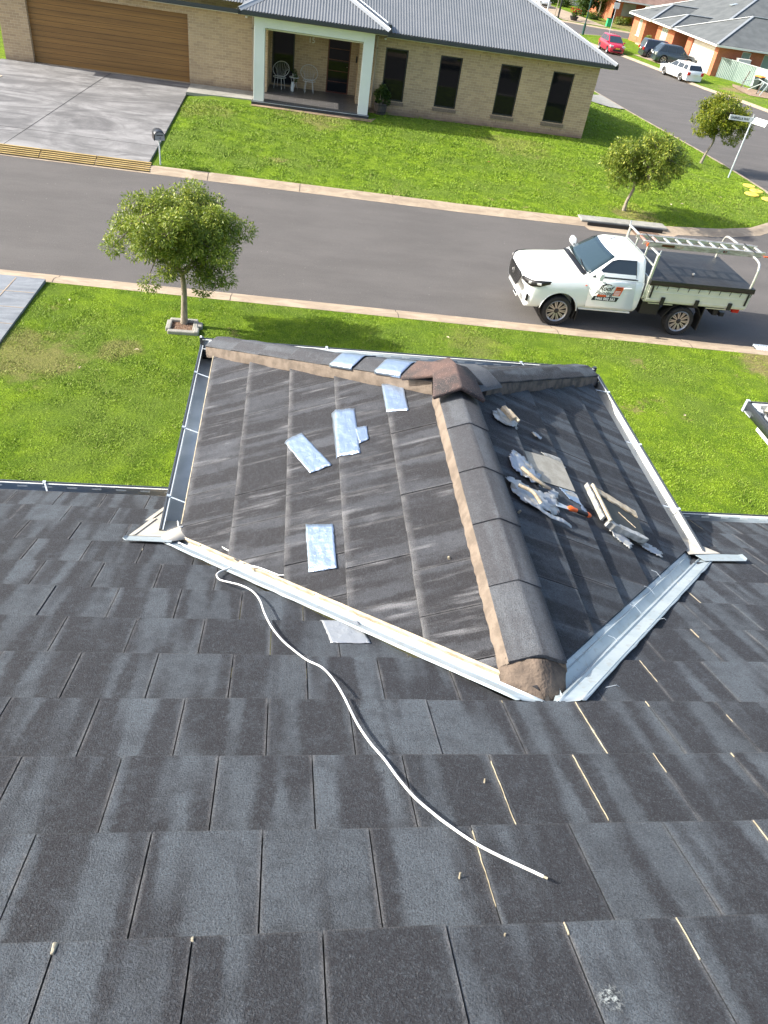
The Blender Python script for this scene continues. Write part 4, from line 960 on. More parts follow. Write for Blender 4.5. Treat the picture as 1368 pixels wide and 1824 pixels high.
# front door, porch, portal
dr = MB(); dr.box(-1.88, -1.83, 1.50, 1.58, .66, 2.62); dr.box(-1.03, -.98, 1.50, 1.58, .66, 2.62); dr.box(-1.83, -1.03, 1.50, 1.58, 2.57, 2.62); dr.box(-1.83, -1.03, 1.50, 1.58, .66, .70)
door = dr.build('front_door', M['red_door'], h15)
mb = MB(); mb.box(-1.83, -1.03, 1.55, 1.57, .70, 2.57); mb.build('security_mesh', M['glass'], door)
for z in (1.06, 1.44, 1.82, 2.2): mb = MB(); mb.box(-1.82, -1.04, 1.54, 1.549, z-.012, z+.012); mb.build('door_rail', M['red_door'], door)
mb = MB(); mb.tube([(-1.07, 1.54, 1.62), (-1.07, 1.49, 1.62), (-1.12, 1.48, 1.62)], .011, 6); mb.build('handle', M['silver'], door)
mb = MB(); mb.box(-.78, -.72, .95, 1.03, 1.9, 2.12); mb.build('intercom', M['black'], h15, bevel=.01)
mb = MB(); mb.box(-4.26, -.70, -1.50, 1.5, .1, .66); mb.box(-4.56, -4.26, -1.50, -.05, .1, .655); mb.box(-.70, -.23, -1.5, 0, .1, .655); mb.build('porch_floor', M['porch_tile'], h15)
mb = MB(); mb.box(-4.6, -.2, -1.56, -1.50, .1, .63); mb.build('porch_edge', M['gutter_dark'], h15)
mb = MB(); mb.box(-4.60, -.2, -1.575, -1.56, .60, .615); mb.build('porch_edge_trim', M['zinc'], h15)
mb = MB(); mb.box(-4.53, -4.15, -1.55, -1.17, .56, 3.28); mb.box(-.635, -.255, -1.55, -1.17, .56, 3.28); mb.box(-4.15, -.635, -1.55, -1.17, 2.96, 3.28); mb.box(-4.53, -4.15, -1.17, .45, 2.80, 3.28); mb.box(-.635, -.255, -1.17, 0, 2.80, 3.28)
mb.build('portal_frame', M['render'], h15, bevel=.008)
mb = MB(); mb.box(-4.15, -.635, -1.17, 1.5, 2.86, 2.9); mb.build('porch_ceiling', M['wall_white'], h15)
def text(name, body, size, mat, parent=None, loc=(0,0,0), rot=(0,0,0), shear=0, extrude=.004, bold=0, align='CENTER', spacing=1., sx=1.):
    c = bpy.data.curves.new(name, 'FONT'); c.body = body; c.size = size; c.extrude = extrude; c.shear = shear; c.offset = bold; c.align_x = align; c.align_y = 'CENTER'; c.space_character = spacing; c.resolution_u = 3
    t = bpy.data.objects.new(name, c); C.objects.link(t); bpy.context.view_layer.update()
    me = bpy.data.meshes.new_from_object(t.evaluated_get(bpy.context.evaluated_depsgraph_get())); bpy.data.objects.remove(t)
    o = bpy.data.objects.new(name, me); C.objects.link(o); me.materials.clear(); me.materials.append(M[mat]); o.location = loc; o.rotation_euler = rot; o.scale = (sx, 1, 1)
    if parent: o.parent = parent
    return o
text('house_number', '15', .27, 'white_gutter', h15, (-2.54, 1.485, 2.37), (R(90), 0, 0), extrude=.008)
# garage door
gd = MB(); gd.box(-12.93, -7.14, .62, .66, .52, 2.78); gdo = gd.build('garage_door', M['wood_door'], h15)
for i in range(1, 13): mb = MB(); z = .52+i*.175; mb.box(-12.93, -7.14, .614, .619, z-.004, z+.004); mb.build('panel_groove', M['black'], gdo)
mb = MB(); mb.box(-12.93, -7.14, .46, .64, .40, .515); mb.build('door_threshold', M['kerb'], h15)
# downpipes, eave lights
for u, v in ((-4.72, .38), (-.08, -.07)):
    mb = MB(); mb.tube([(u, v-.12, 3.05), (u, v-.1, 2.95), (u, v, 2.82), (u, v, .62)], .045, 8); mb.build('downpipe', M['sill'] if False else simple('beige downpipe', (.36, .30, .22), rough=.5), h15, smooth=50)
    mb = MB(); mb.box(u-.06, u+.06, v-.06, v+.05, 2.62, 2.66); mb.build('pipe_bracket', M['sill'], h15)
for u, v in ((-4.97, .38), (.22, -.06)):
    mb = MB(); mb.lathe([(.0, 0), (.045, .01), (.055, .06), (.0, .08)], 8, M=Matrix.Translation((u, v, 2.93))); mb.build('eave_light', M['wall_white'], h15, smooth=60)
for u in (1.7, 3.9, 4.3, 6.2, 6.6, .7): 
    mb = MB(); mb.box(u, u+.012, -.003, .01, 2.82, 2.90); mb.box(u+1.1, u+1.112, -.003, .01, .66, .74); mb.build('weep_hole', M['black'], h15)
# eave linings, fascia gutters
ev = .5; zg5 = 3.22
def eave(path, w=.12, h=.13, z=zg5, name='gutter'):
    """closed-ish eave gutter following points (outer edge on the left hand)"""
    mb = MB()
    for (a, b_) in zip(path, path[1:]):
        a = Vector(a + (0,)); b_ = Vector(b_ + (0,)); d = (b_-a).normalized(); n_ = Vector((d.y, -d.x, 0))
        rings = []
        for p_, e in ((a, 0), (b_, 0)):
            rings.append([p_ + n_*o + Vector((0, 0, z+q)) for o, q in ((-w, -h*.4), (-w, -h), (-.02, -h), (0, -h+.02), (0, 0), (-.02, .004), (-.03, -.02), (-w, -.03))])
        mb.loft(rings)
    return mb.build(name, M['gutter_dark'], h15, smooth=20)
# v=-0.5 front line; portal roof projects to v=-2.0
eave([(-14.45, -.05), (-5.05, -.05)]); eave([(.20, -.5), (9.20, -.5), (9.20, 10.2)]); eave([(-5.05, -2.0), (.28, -2.0), (.28, -.42)], z=3.44); eave([(-5.05, .3), (-5.05, -2.0)], z=3.44)
mb = MB(); mb.box(-14.4, -5.0, .07, .6, 3.06, 3.09); mb.box(.25, 9.08, -.38, .1, 3.06, 3.09); mb.box(8.6, 9.08, .1, 10, 3.06, 3.09); mb.box(-4.95, .18, -1.9, -1.4, 3.29, 3.31); mb.build('eave_lining', M['wall_white'], h15)
# corrugated roof sheets: real waves running down each slope
p5 = R(23.5); t5 = math.tan(p5)
def corr(poly, eave_dir, origin, name='roof', pitch=.104, amp=.010):
    """poly in plan (u,v); slope rises along 'up' from origin line; ribs run up the slope"""
    e = Vector(eave_dir).normalized(); up = Vector((-e.y, e.x)); o0 = Vector(origin[:2]); z0 = origin[2]
    a_ = [((Vector(p)-o0).dot(e), (Vector(p)-o0).dot(up)) for p in poly]; lo = min(p[0] for p in a_); hi = max(p[0] for p in a_)
    mb = MB(); st_ = pitch/6; n = int((hi-lo)/st_)
    for i in range(n):
        x0, x1 = lo+i*st_, lo+(i+1)*st_; c = clip(clip(a_, -1, 0, -x0), 1, 0, x1)
        if len(c) < 3: continue
        vs = []
        for x, y in c:
            q = o0 + e*x + up*y; vs.append((q.x, q.y, z0 + y*t5 + amp*math.cos(2*math.pi*x/pitch)))
        mb.add(vs, [tuple(range(len(vs)))])
    bm = bmesh.new(); me = bpy.data.meshes.new(name); me.from_pydata(mb.v, [], mb.f); bm.from_mesh(me); bmesh.ops.remove_doubles(bm, verts=bm.verts, dist=1e-4); bmesh.ops.recalc_face_normals(bm, faces=bm.faces); bm.to_mesh(me); bm.free()
    me.materials.append(M['colorbond']); me.polygons.foreach_set('use_smooth', [True]*len(me.polygons)); o = bpy.data.objects.new(name, me); C.objects.link(o); o.parent = h15; return o
RB = 10.1; rv = (-.46 + RB)/2; rr = rv + .46       # back eave, ridge line v and half depth
z5 = 3.24
corr([(-5.0, -.02), (9.16, -.46), (9.16 - rr, rv), (-8, rv), (-8, -.02)] if False else [(.1, -.46), (9.16, -.46), (9.16-rr, rv), (-9.5, rv), (-14.4, -.02), (-5.0, -.02), (-5.0, -.46)], (1, 0), (0, -.46, z5))
corr([(9.16, -.46), (9.16, RB), (9.16-rr, rv)], (0, 1), (9.16, -.46, z5)); corr([(9.16, RB), (-14.4, RB), (-9.5, rv), (9.16-rr, rv)], (-1, 0), (0, RB, z5))
# portal hip roof
pu0, pu1, pv = -5.03, .25, -1.97; pc = (pu0+pu1)/2; ph_ = (pu1-pu0)/2; zp = 3.46
vend = lambda u: -.46 + (zp - z5)/t5 + min(u-pu0, pu1-u)
corr([(pu0, pv), (pu1, pv), (pc, pv+ph_)], (1, 0), (0, pv, zp))
corr([(pu1, pv), (pu1, vend(pu1)+.02), (pc, vend(pc)+.02), (pc, pv+ph_)], (0, 1), (pu1, pv, zp))
corr([(pu0, vend(pu0)+.02), (pu0, pv), (pc, pv+ph_), (pc, vend(pc)+.02)], (0, -1), (pu0, pv, zp))
def flash(p, q, w_=.15, h=.03, mat='ridge_metal', nm='hip_flashing'):
    p = Vector(p); q = Vector(q); d = (q-p).normalized(); lat = d.cross(Vector((0,0,1))).normalized(); mb = MB()
    mb.loft([[c + lat*x + Vector((0,0,z)) for x, z in ((-w_, -.045), (-.03, h-.005), (-.02, h+.02), (.02, h+.02), (.03, h-.005), (w_, -.045))] for c in (p, q)], caps=False, closed=False)
    return mb.build(nm, M[mat], h15, solid=.003)
zR = z5 + rr*t5
flash((9.16, -.46, z5+.01), (9.16-rr, rv, zR+.02)); flash((9.16, RB, z5+.01), (9.16-rr, rv, zR+.02)); flash((9.16-rr, rv, zR+.02), (-9.5, rv, zR+.02), nm='ridge_flashing'); flash((-14.4, -.02, z5+.2), (-9.5, rv, zR+.02))
zP = zp + ph_*t5
flash((pu0, pv, zp+.01), (pc, pv+ph_, zP+.02), .13); flash((pu1, pv, zp+.01), (pc, pv+ph_, zP+.02), .13); flash((pc, pv+ph_, zP+.02), (pc, vend(pc), zP+.02), .13, nm='ridge_flashing')
flash((pu1+.02, vend(pu1), zp+.005), (pc, vend(pc), zP+.005), .10, .0, 'zinc', 'valley_flashing')
mb = MB(); mb.box(-.05, .38, -.52, -.1, z5-.0, z5+.24); mb.build('barge_infill', M['gutter_dark'], h15)

# ------------------------------------------------------------------ driveways, paths, small ground surfaces
def hw(u, v): c, s = math.cos(PH), math.sin(PH); return (HO[0] + u*c - v*s, HO[1] + u*s + v*c)
def slab(name, poly, zf, h, mat, cell=2.0, label=None):
    o = sheet(name, poly, lambda x, y: zf(x, y) + h, cell, M[mat]); m_ = o.modifiers.new('solid', 'SOLIDIFY'); m_.thickness = .10; m_.offset = -1; return o
dz = lambda x, y: .135 + .345*max(0, min(1, (y-19.7)/8.6))
dwy = slab('driveway', [(-15.6, 20.05), (-4.15, 19.32), (-3.98, 27.25), hw(-7.1, .44), hw(-14.1, .44)], dz, .03, 'slab')
slab('garage_apron', [hw(-7.1, .44), (-3.98, 27.25), hw(-4.56, -.95), hw(-4.56, .44)], lambda x, y: .50, .03, 'drain')
slab('side_strip', [hw(-14.1, .44), hw(-20, .44), (-18, 20.4), (-15.6, 20.05)], lambda x, y: dz(x, y), -.01, 'drain')
for p_, q_ in (((-8.25, 19.65), hw(-11.4+1.3, .40)), ((-20, 21.9), (-4.1, 20.95)), (hw(-7.05, .40), (-4.0, 27.2)), ((-10.6, 19.8), (-10.95, 20.4))):
    a = Vector(p_); b_ = Vector(q_); n = 14; d = (b_-a).normalized(); nn = Vector((-d.y, d.x))*.011; mb = MB()
    mb.loft([[(c.x+nn.x*s_, c.y+nn.y*s_, dz(c.x, c.y) + (.004+.03)) for s_ in (-1, 1)] for c in [a.lerp(b_, i/n) for i in range(n+1)]], caps=False, closed=False)
    struct(mb.build('driveway_joint', M['under']))
gp_ = sheet('gravel_bed', [(-11.9, 27.6), (-10.25, 26.6), (-10.6, 25.2), (-11.6, 24.0), (-13, 23.5), (-13, 27.6)], lambda x, y: dz(x, y) + .045, 1, simple('cream gravel', (.42, .35, .25), (.58, .50, .38), 30, .9, speck=(18, (.14, .09, .05), .9), bump=(25, 1, .03)))
# yellow and black kerb ramp strips in front of the driveway
rmp = []
for i in range(6):
    x0 = -13.4 + i*1.56; r_ = thing('kerb_ramp', '', 'kerb ramp', (x0, 19.33-.055*(x0+4), 0), -.058)
    for j in range(5):
        z = .195 - j*.030; m_ = MB(); m_.box(.008, 1.548, -.06-.075*j, -.0-.075*j, z-.05, z-.004*j); m_.build('ramp_tread', M['yellow_strip'], r_, bevel=.006)
        m_ = MB(); m_.box(.0, 1.556, -.075-.075*j, -.061-.075*j, z-.08, z-.022-.004*j); m_.build('ramp_groove', M['black'], r_)
    tag(r_, ['kerb ramp section with yellow stripes furthest from the letterbox, off the left edge', 'striped kerb ramp section, fifth from the letterbox', 'striped kerb ramp section at the left edge of the photo', 'striped kerb ramp section, third from the letterbox', 'striped kerb ramp section, second from the letterbox', 'striped kerb ramp section nearest the letterbox'][i], 'kerb ramp', 'yellow striped kerb ramp sections below the driveway')
# our own driveway at the left
ow = slab('paved_driveway', [(-14, 10.57+.042*14-.02), (-4.86, 10.76), (-4.93, 6.0), (-14, 6.0)], lambda x, y: .16 + .2*max(0, min(1, (10.6-y)/9)), .03, 'paving')
mb = MB()
for y in (10.05, 9.35, 8.65, 7.95, 7.25): mb.box(-14, -4.89, y-.008, y+.008, .19+.2*(10.6-y)/9 + .002, .19+.2*(10.6-y)/9 + .0045)
struct(mb.build('paving_joint', M['kerb']))
mb = MB(); mb.add([(-5.65, 6, .19+.2*4.6/9+.004), (-5.63, 6, .19+.2*4.6/9+.004), (-5.40, 10.7, .196), (-5.42, 10.7, .196)], [(0,1,2,3)]); struct(mb.build('paving_joint', M['kerb']))
sheet('side_path', [(17.2, 41.6), (19.6, 43.4), (20.0, 49), (18.0, 46.5), (15.2, 40.5), (16.2, 40.6)], lambda x, y: far_z(x, y) + .05, 1, M['drain'])
sheet('soil_bed', [hw(-.2, -.02), hw(-.2, -.5), hw(4, -.22), hw(8.6, -.12), hw(8.6, -.02)], lambda x, y: far_z(x, y) + .02, 1, M['soil'])
sheet('soil_edge', [hw(-4.6, -1.6), hw(-4.6, -1.85), hw(-.1, -2.0), hw(.1, -1.3), hw(-.2, -1.58)], lambda x, y: far_z(x, y) + .015, 1, M['soil'])
# storm water inlet and grate
dk = thing('storm_drain', 'concrete kerb inlet slab over a dark drain slot beside the far kerb', 'drain', (10.5, 18.72, 0), .0)
mb = MB(); mb.box(-1.45, 1.45, -.24, .24, .07, .15); mb.build('lintel', M['drain'], dk, bevel=.03)
mb = MB(); mb.box(-1.25, 1.25, -.35, -.285, -.02, .115); mb.build('inlet_slot', M['black'], dk)
mb = MB(); mb.box(.2, 1.1, -.75, -.36, .004, .012); mb.build('leaf_litter', M['mulch'], dk)
sheet('drain_apron', [(8.6, 18.72), (9.1, 18.45), (9.2, 17.98), (11.8, 17.9), (12.2, 18.3), (12.6, 18.6), (12.0, 18.72)], lambda x, y: .008, 2, M['kerb'])
gt_ = thing('drain_grate', 'steel drain grate in the gutter below the utility truck, at the right edge', 'grate', (11.45, 10.5, 0), -.042)
mb = MB()
for s_ in (-1, 1): mb.box(-.48, .48, s_*.16-.012, s_*.16+.012, .06, .105)
mb.build('grate_frame', M['zinc'], gt_)
for i in range(15): mb = MB(); x = -.46+i*.0657; mb.box(x-.008, x+.008, -.15, .15, .065, .10); mb.build('grate_bar', M['zinc'], gt_)
mb = MB(); mb.box(-.48, .48, -.16, .16, .05, .06); mb.build('grate_pit', M['black'], gt_)
# ------------------------------------------------------------------ letterbox, porch furniture
mbx = thing('letterbox', 'grey letterbox with a dark curved roof on a post beside the driveway', 'letterbox', (-3.83, 19.48, .12), R(18))
mb = MB(); mb.tube([(0, 0, -.1), (0, 0, .72)], .022, 8); mb.build('post', M['zinc'], mbx, smooth=50)
prof = [(-.135, .70), (.135, .70), (.135, .82)] + [(.135*math.cos(t), .82+.10*math.sin(t)) for t in [i*math.pi/10 for i in range(1, 10)]] + [(-.135, .82)]
mb = MB(); mb.prism(prof, -.17, .17, 'y'); mb.build('box', M['ridge_metal'], mbx)
mb = MB(); ro = [(.155*math.cos(t), .815+.125*math.sin(t)) for t in [i*math.pi/12 for i in range(13)]]
mb.loft([[(x, y, z) for x, z in ro] for y in (-.20, .21)], caps=False, closed=False); mb.build('hood', M['gutter_dark'], mbx, solid=.008, smooth=50)
mb = MB(); mb.box(-.09, .09, -.178, -.171, .83, .85); mb.build('mail_slot', M['black'], mbx)
mb = MB(); mb.box(-.165, -.138, -.16, .16, .69, .86); mb.build('side_door', M['black'], mbx, bevel=.006)
text('number_text', '15', .075, 'text_black', mbx, (0, -.172, .76), (R(90), 0, 0), extrude=.001)
def h15w(u, v, z): x, y = hw(u, v); return (x, y, z)
def wire_chair(u, v, rz, label, scale=1.0):
    ch = thing('wire_chair', label, 'chair', h15w(u, v, .66), rz, 'round white wire chairs on the porch')
    for a in (45, 135, 225, 315):
        a_ = R(a); mb = MB(); mb.tube([(.24*math.cos(a_), .22*math.sin(a_), 0), (.18*math.cos(a_), .17*math.sin(a_), .40)], .011, 6); mb.build('leg', M['white_wire'], ch, smooth=60)
    mb = MB(); mb.tube([(.25*math.cos(t), .25*math.sin(t), .40) for t in [i*2*math.pi/20 for i in range(20)]], .010, 6, closed=True)
    for i in range(7): x = -.2+i*.066; yy = math.sqrt(max(0, .25**2-x*x)); mb.tube([(x, -yy, .40), (x, yy, .395)], .004, 5)
    mb.build('seat', M['white_wire'], ch, smooth=60)
    mb = MB(); bk = lambda t: Vector((.34*math.cos(t), .12+.16*math.sin(t)+.0, .66+.25*math.sin(t)))
    mb.tube([bk(i*2*math.pi/24) for i in range(24)], .011, 6, closed=True)
    for i in range(1, 12):
        t = math.pi*i/12; mb.tube([bk(t), Vector((.22*math.cos(t)*1., .12+.08*math.sin(t), .55 - .10*math.sin(t)+.1)), Vector((.16*math.cos(t), .10, .40))], .004, 5)
    mb.build('backrest', M['white_wire'], ch, smooth=60); return ch
wire_chair(-3.72, .98, PH+R(-22), 'white wire chair in front of the porch window, left of the plant stand')
wire_chair(-2.55, 1.0, PH+R(8), 'white wire chair under the house number, right of the plant stand')
stn = thing('plant_stand', 'small white metal stand between the two wire chairs', 'plant stand', h15w(-3.15, 1.05, .66), PH)
mb = MB(); mb.lathe([(0, .44), (.2, .44), (.2, .46), (0, .46)], 16); mb.build('stand_top', M['white_wire'], stn)
for a in (30, 150, 270):
    a_ = R(a); mb = MB(); mb.tube([(.17*math.cos(a_), .17*math.sin(a_), .02), (.09*math.cos(a_), .09*math.sin(a_), .22), (.16*math.cos(a_), .16*math.sin(a_), .44)], .011, 6); mb.build('leg', M['white_wire'], stn, smooth=60)
def leaf_blob(name, mat, centers, n, size, parent=None, wid=.45, seed=0, droop=.3, shell=.6):
    """many small leaf faces spread round clump centres [(x,y,z,r)]"""
    rg = np.random.RandomState(seed); cs = np.array([c[:3] for c in centers]); rs = np.array([c[3] for c in centers]); k_ = rg.choice(len(cs), n, p=rs**2/np.sum(rs**2))
    d = rg.normal(size=(n, 3)); d /= np.linalg.norm(d, axis=1)[:, None]; rad = rs[k_] * (shell + (1-shell) * rg.rand(n)) * (rg.rand(n) ** .25)
    p = cs[k_] + d * rad[:, None] * np.array([1, 1, .82]); t = d + rg.normal(size=(n, 3)) * .55; t[:, 2] -= droop; t /= np.linalg.norm(t, axis=1)[:, None]
    s = np.cross(t, rg.normal(size=(n, 3)) + np.array([0, 0, 1.6])); s /= np.linalg.norm(s, axis=1)[:, None]; nn = np.cross(s, t)
    L = size * (.65 + .7*rg.rand(n))[:, None]; W = L * wid * .5
    q = np.stack([p, p + t*L*.5 + s*W - nn*L*.06, p + t*L - nn*L*.12, p + t*L*.5 - s*W - nn*L*.06], 1).reshape(-1, 3)
    me = bpy.data.meshes.new(name); me.vertices.add(n*4); me.vertices.foreach_set('co', q.astype(np.float32).ravel()); me.loops.add(n*4); me.loops.foreach_set('vertex_index', np.arange(n*4, dtype=np.int32))
    me.polygons.add(n); me.polygons.foreach_set('loop_start', np.arange(0, n*4, 4, dtype=np.int32)); me.polygons.foreach_set('loop_total', np.full(n, 4, np.int32)); me.update(calc_edges=True)
    cl = rg.rand(len(cs))[k_]; at = np.stack([np.clip(.5*cl+.5*rg.rand(n), 0, 1), rg.rand(n), rg.rand(n)], 1).repeat(4, 0)
    a = me.attributes.new('tuv', 'FLOAT_VECTOR', 'POINT'); a.data.foreach_set('vector', at.astype(np.float32).ravel()); me.materials.append(M[mat])
    o = bpy.data.objects.new(name, me); C.objects.link(o)
    if parent: o.parent = parent
    return o
pp = thing('potted_plant', 'small leafy plant in a white pot on the porch plant stand', 'potted plant', h15w(-3.15, 1.05, 1.12), PH)
mb = MB(); mb.lathe([(0, 0), (.06, 0), (.08, .12), (.065, .12), (0, .1)], 12); mb.build('pot', M['white_gutter'], pp, smooth=50)
leaf_blob('foliage', 'leafC', [(0, 0, .18, .10), (.05, -.08, .05, .09), (.06, -.1, -.08, .08)], 500, .05, pp, seed=3)
jg = thing('white_jug', 'white jug standing on the porch floor under the plant stand', 'jug', h15w(-3.2, .80, .66), PH)
mb = MB(); mb.lathe([(0, 0), (.06, 0), (.07, .15), (.045, .27), (.05, .32), (0, .31)], 12); mb.build('body', M['white_gutter'], jg, smooth=50); mb = MB(); mb.tube([(.05, 0, .27), (.10, 0, .22), (.065, 0, .12)], .009, 6); mb.build('handle', M['white_gutter'], jg, smooth=50)
br = thing('barrel_planter', 'dark half barrel planter with a leafy shrub beside the portal', 'planter', h15w(.28, -.42, .50), PH)
mb = MB(); mb.lathe([(0, 0), (.19, 0), (.25, .19), (.26, .40), (.23, .40), (.22, .33), (0, .33)], 20); mb.build('barrel', M['barrel'], br, smooth=30)
for z, r_ in ((.08, .225), (.33, .265)): mb = MB(); mb.lathe([(r_-.01, z), (r_+.004, z), (r_+.004, z+.035), (r_-.01, z+.035)], 20); mb.build('hoop', M['black'], br)
sh = thing('potted_shrub', 'leafy shrub with bare stems growing in the dark barrel planter', 'shrub', h15w(.28, -.42, .83), PH)
mb = MB()
for a, h_ in ((0, .5), (1.6, .45), (3., .5), (4.4, .4)): mb.tube([(.02*math.cos(a), .02*math.sin(a), -.02), (.08*math.cos(a), .08*math.sin(a), h_*.5), (.16*math.cos(a), .16*math.sin(a), h_)], [.016, .012, .006], 6)
mb.build('stems', M['bark'], sh, smooth=60)
leaf_blob('foliage', 'leafC', [(.05, 0, .45, .22), (-.14, .02, .38, .16), (.2, .05, .32, .17), (.02, -.1, .6, .15), (-.08, 0, .18, .14), (.25, 0, .12, .12)], 2600, .07, sh, seed=5)

# ------------------------------------------------------------------ trees
def tree(name, label, loc, crown_c, crown_r, trunk, n_cl, n_leaf, leaf, mat, seed, cr=.27, group=None, limbs=7, lumps=None, low=0.0):
    rg = random.Random(seed); t = thing(name, label, 'tree', loc, 0, group)
    cs = []; cx, cy, cz = crown_c; ax, ay, az = crown_r
    while len(cs) < n_cl:
        d = Vector((rg.gauss(0, 1), rg.gauss(0, 1), rg.gauss(0, 1))).normalized(); r_ = rg.uniform(.45, .92) if rg.random() > .25 else rg.uniform(.15, .5)
        lump = 1 + .30*mnoise.noise(Vector((d.x*1.6+seed, d.y*1.6, d.z*1.6)))
        x, y, z = cx+d.x*ax*r_*lump, cy+d.y*ay*r_*lump, cz+d.z*az*r_*lump
        if z < low + .08*rg.random(): continue
        if d.z < -.35 and rg.random() < .45: continue
        cs.append((x, y, z, cr*rg.uniform(.55, 1.15)))
    for l_ in lumps or []: cs.append(l_)
    leaf_blob('crown', mat, cs, n_leaf, leaf, t, seed=seed, wid=.36)
    mb = MB(); tr = [Vector(p[:3]) for p in trunk]; mb.tube(spline(tr, 5), list(np.interp(np.linspace(0, 1, 5*(len(tr)-1)+1), np.linspace(0, 1, len(tr)), [p[3] for p in trunk])), 10)
    top = tr[-1]; hubs = []
    for i in range(limbs):
        a = 2*math.pi*i/limbs + rg.uniform(-.3, .3); e = Vector((cx + ax*.55*math.cos(a), cy + ay*.55*math.sin(a), cz + az*rg.uniform(-.15, .45))); st_ = top.lerp(tr[-2], rg.uniform(0, .35))
        m_ = st_.lerp(e, .5) + Vector((rg.uniform(-.1, .1), rg.uniform(-.1, .1), -.08)); r0 = trunk[-1][3]*.55
        mb.tube(spline([st_, m_, e], 4), list(np.linspace(r0, r0*.35, 9)), 7); hubs += [m_, e]
    mb.build('trunk', M['bark'], t, smooth=70)
    mb = MB()
    for c in cs:
        e = Vector(c[:3]); h_ = min(hubs, key=lambda q: (q-e).length); mb.tube([h_, h_.lerp(e, .55)+Vector((rg.uniform(-.05, .05), rg.uniform(-.05, .05), -.03)), e], [.012, .008, .003], 5)
        for k in range(2): f = e + Vector((rg.gauss(0, 1), rg.gauss(0, 1), rg.gauss(0, .8)))*c[3]*.5; mb.tube([e, f], [.004, .002], 4)
    mb.build('branches', M['bark_dark'], t, smooth=70); return t
tz = near_z(-1.95, 9.28)
tree('street_tree', 'round leafy tree in a square block edged bed on the near lawn', (-1.93, 9.28, tz), (-.0, -.05, 1.80), (1.40, 1.2, .82), [(0, 0, -.05, .075), (.02, .0, .35, .058), (.03, .02, .8, .05), (.0, 0, 1.1, .045)], 185, 74000, .054, 'leafA', 12, .25,
     lumps=[(.85, -.35, 1.15, .24), (.45, -.5, .98, .2), (-.5, -.5, 1.0, .22), (0, .2, 2.4, .24), (.28, .1, 2.45, .2), (-1.1, 0, 1.6, .24), (1.15, .1, 1.9, .26)], low=.85)
tree('street_tree', 'round bushy tree on the far lawn next to the kerb inlet', (10.94, 19.87, far_z(10.94, 19.87)), (.12, .0, 1.52), (1.42, 1.2, .86), [(0, 0, -.1, .07), (.0, 0, .3, .05), (.08, 0, .65, .045), (.05, 0, .9, .04)], 130, 27000, .085, 'leafA', 23, .29, lumps=[(1.0, 0, 1.2, .28), (-.9, 0, 1.35, .3), (.9, 0, 1.7, .28)], low=.72)
tree('street_tree', 'yellow green tree with a forked leaning trunk beside the side street', (17.64, 28.6, far_z(17.64, 28.6)), (.25, .1, 1.78), (1.40, 1.2, .82), [(0, 0, -.1, .075), (.08, 0, .45, .045), (.22, .02, .9, .04), (.12, 0, 1.25, .035)], 125, 24000, .092, 'leafB', 37, .30, lumps=[(1.1, 0, 1.0, .26), (1.3, 0, 1.5, .25), (-.7, 0, 1.3, .25)], low=.80)
bed = thing('tree_bed', 'square grey concrete block edging filled with bark around the near tree', 'garden bed', (-1.90, 9.12, near_z(-1.9, 9.1)-.015), .02); bed.scale = (.80, .84, .72)
def block(x0, x1, y0, y1, h=.13, rz=0):
    mb = MB(); mb.box(x0, x1, y0, y1, -.05, h); return mb.build('edging_block', M['drain'], bed, bevel=.025)
block(-.36, .26, -.36, -.24); block(-.36, .30, .22, .33); block(-.42, -.30, -.22, .22); block(.20, .32, -.20, .24); block(.24, .36, -.36, -.12, .15); block(.30, .42, -.02, .2, .12)
mb = MB(); mb.box(-.46, .42, -.42, -.37, -.04, .035); mb.build('edging_base', M['drain'], bed, bevel=.01)
mb = MB(); mb.box(-.32, .24, -.26, .24, -.02, .06); mb.build('bark_fill', M['mulch'], bed)
# ------------------------------------------------------------------ street name sign
sg = thing('street_sign', 'street name post with two white blades on the corner lawn, one reading GABRIELLA WAY', 'street sign', (17.84, 26.35, far_z(17.84, 26.35)))
mb = MB(); mb.tube([(0, 0, -.2), (.03, 0, 2.30)], .030, 10); mb.build('post', M['zinc'], sg, smooth=60)
mb = MB(); mb.tube([(.03, 0, 2.28), (.03, 0, 2.36)], .036, 10); mb.build('post_cap', M['ridge_metal'], sg, smooth=60)
ba = MB(); ba.box(-.94, 0, -.012, .012, -.09, .09); b1 = ba.build('sign_blade', M['sign_white'], sg, bevel=.004); b1.location = (.0, -.03, 2.17); b1.rotation_euler = (R(-4), 0, R(-3))
text('lettering', 'GABRIELLA WAY', .125, 'text_black', b1, (-.50, -.0135, -.004), (R(90), 0, 0), extrude=.001, sx=.82, bold=.003)
ba = MB(); ba.box(0, .62, -.012, .012, -.12, .12); b2 = ba.build('sign_blade', M['sign_white'], sg, bevel=.004); b2.location = (.06, -.02, 2.17); b2.rotation_euler = (R(-26), 0, R(-62))
for i in range(7): mb = MB(); mb.box(.10+i*.06, .125+i*.06, -.0145, -.0125, -.005, .045); mb.build('faded_letter', M['zinc'], b2)
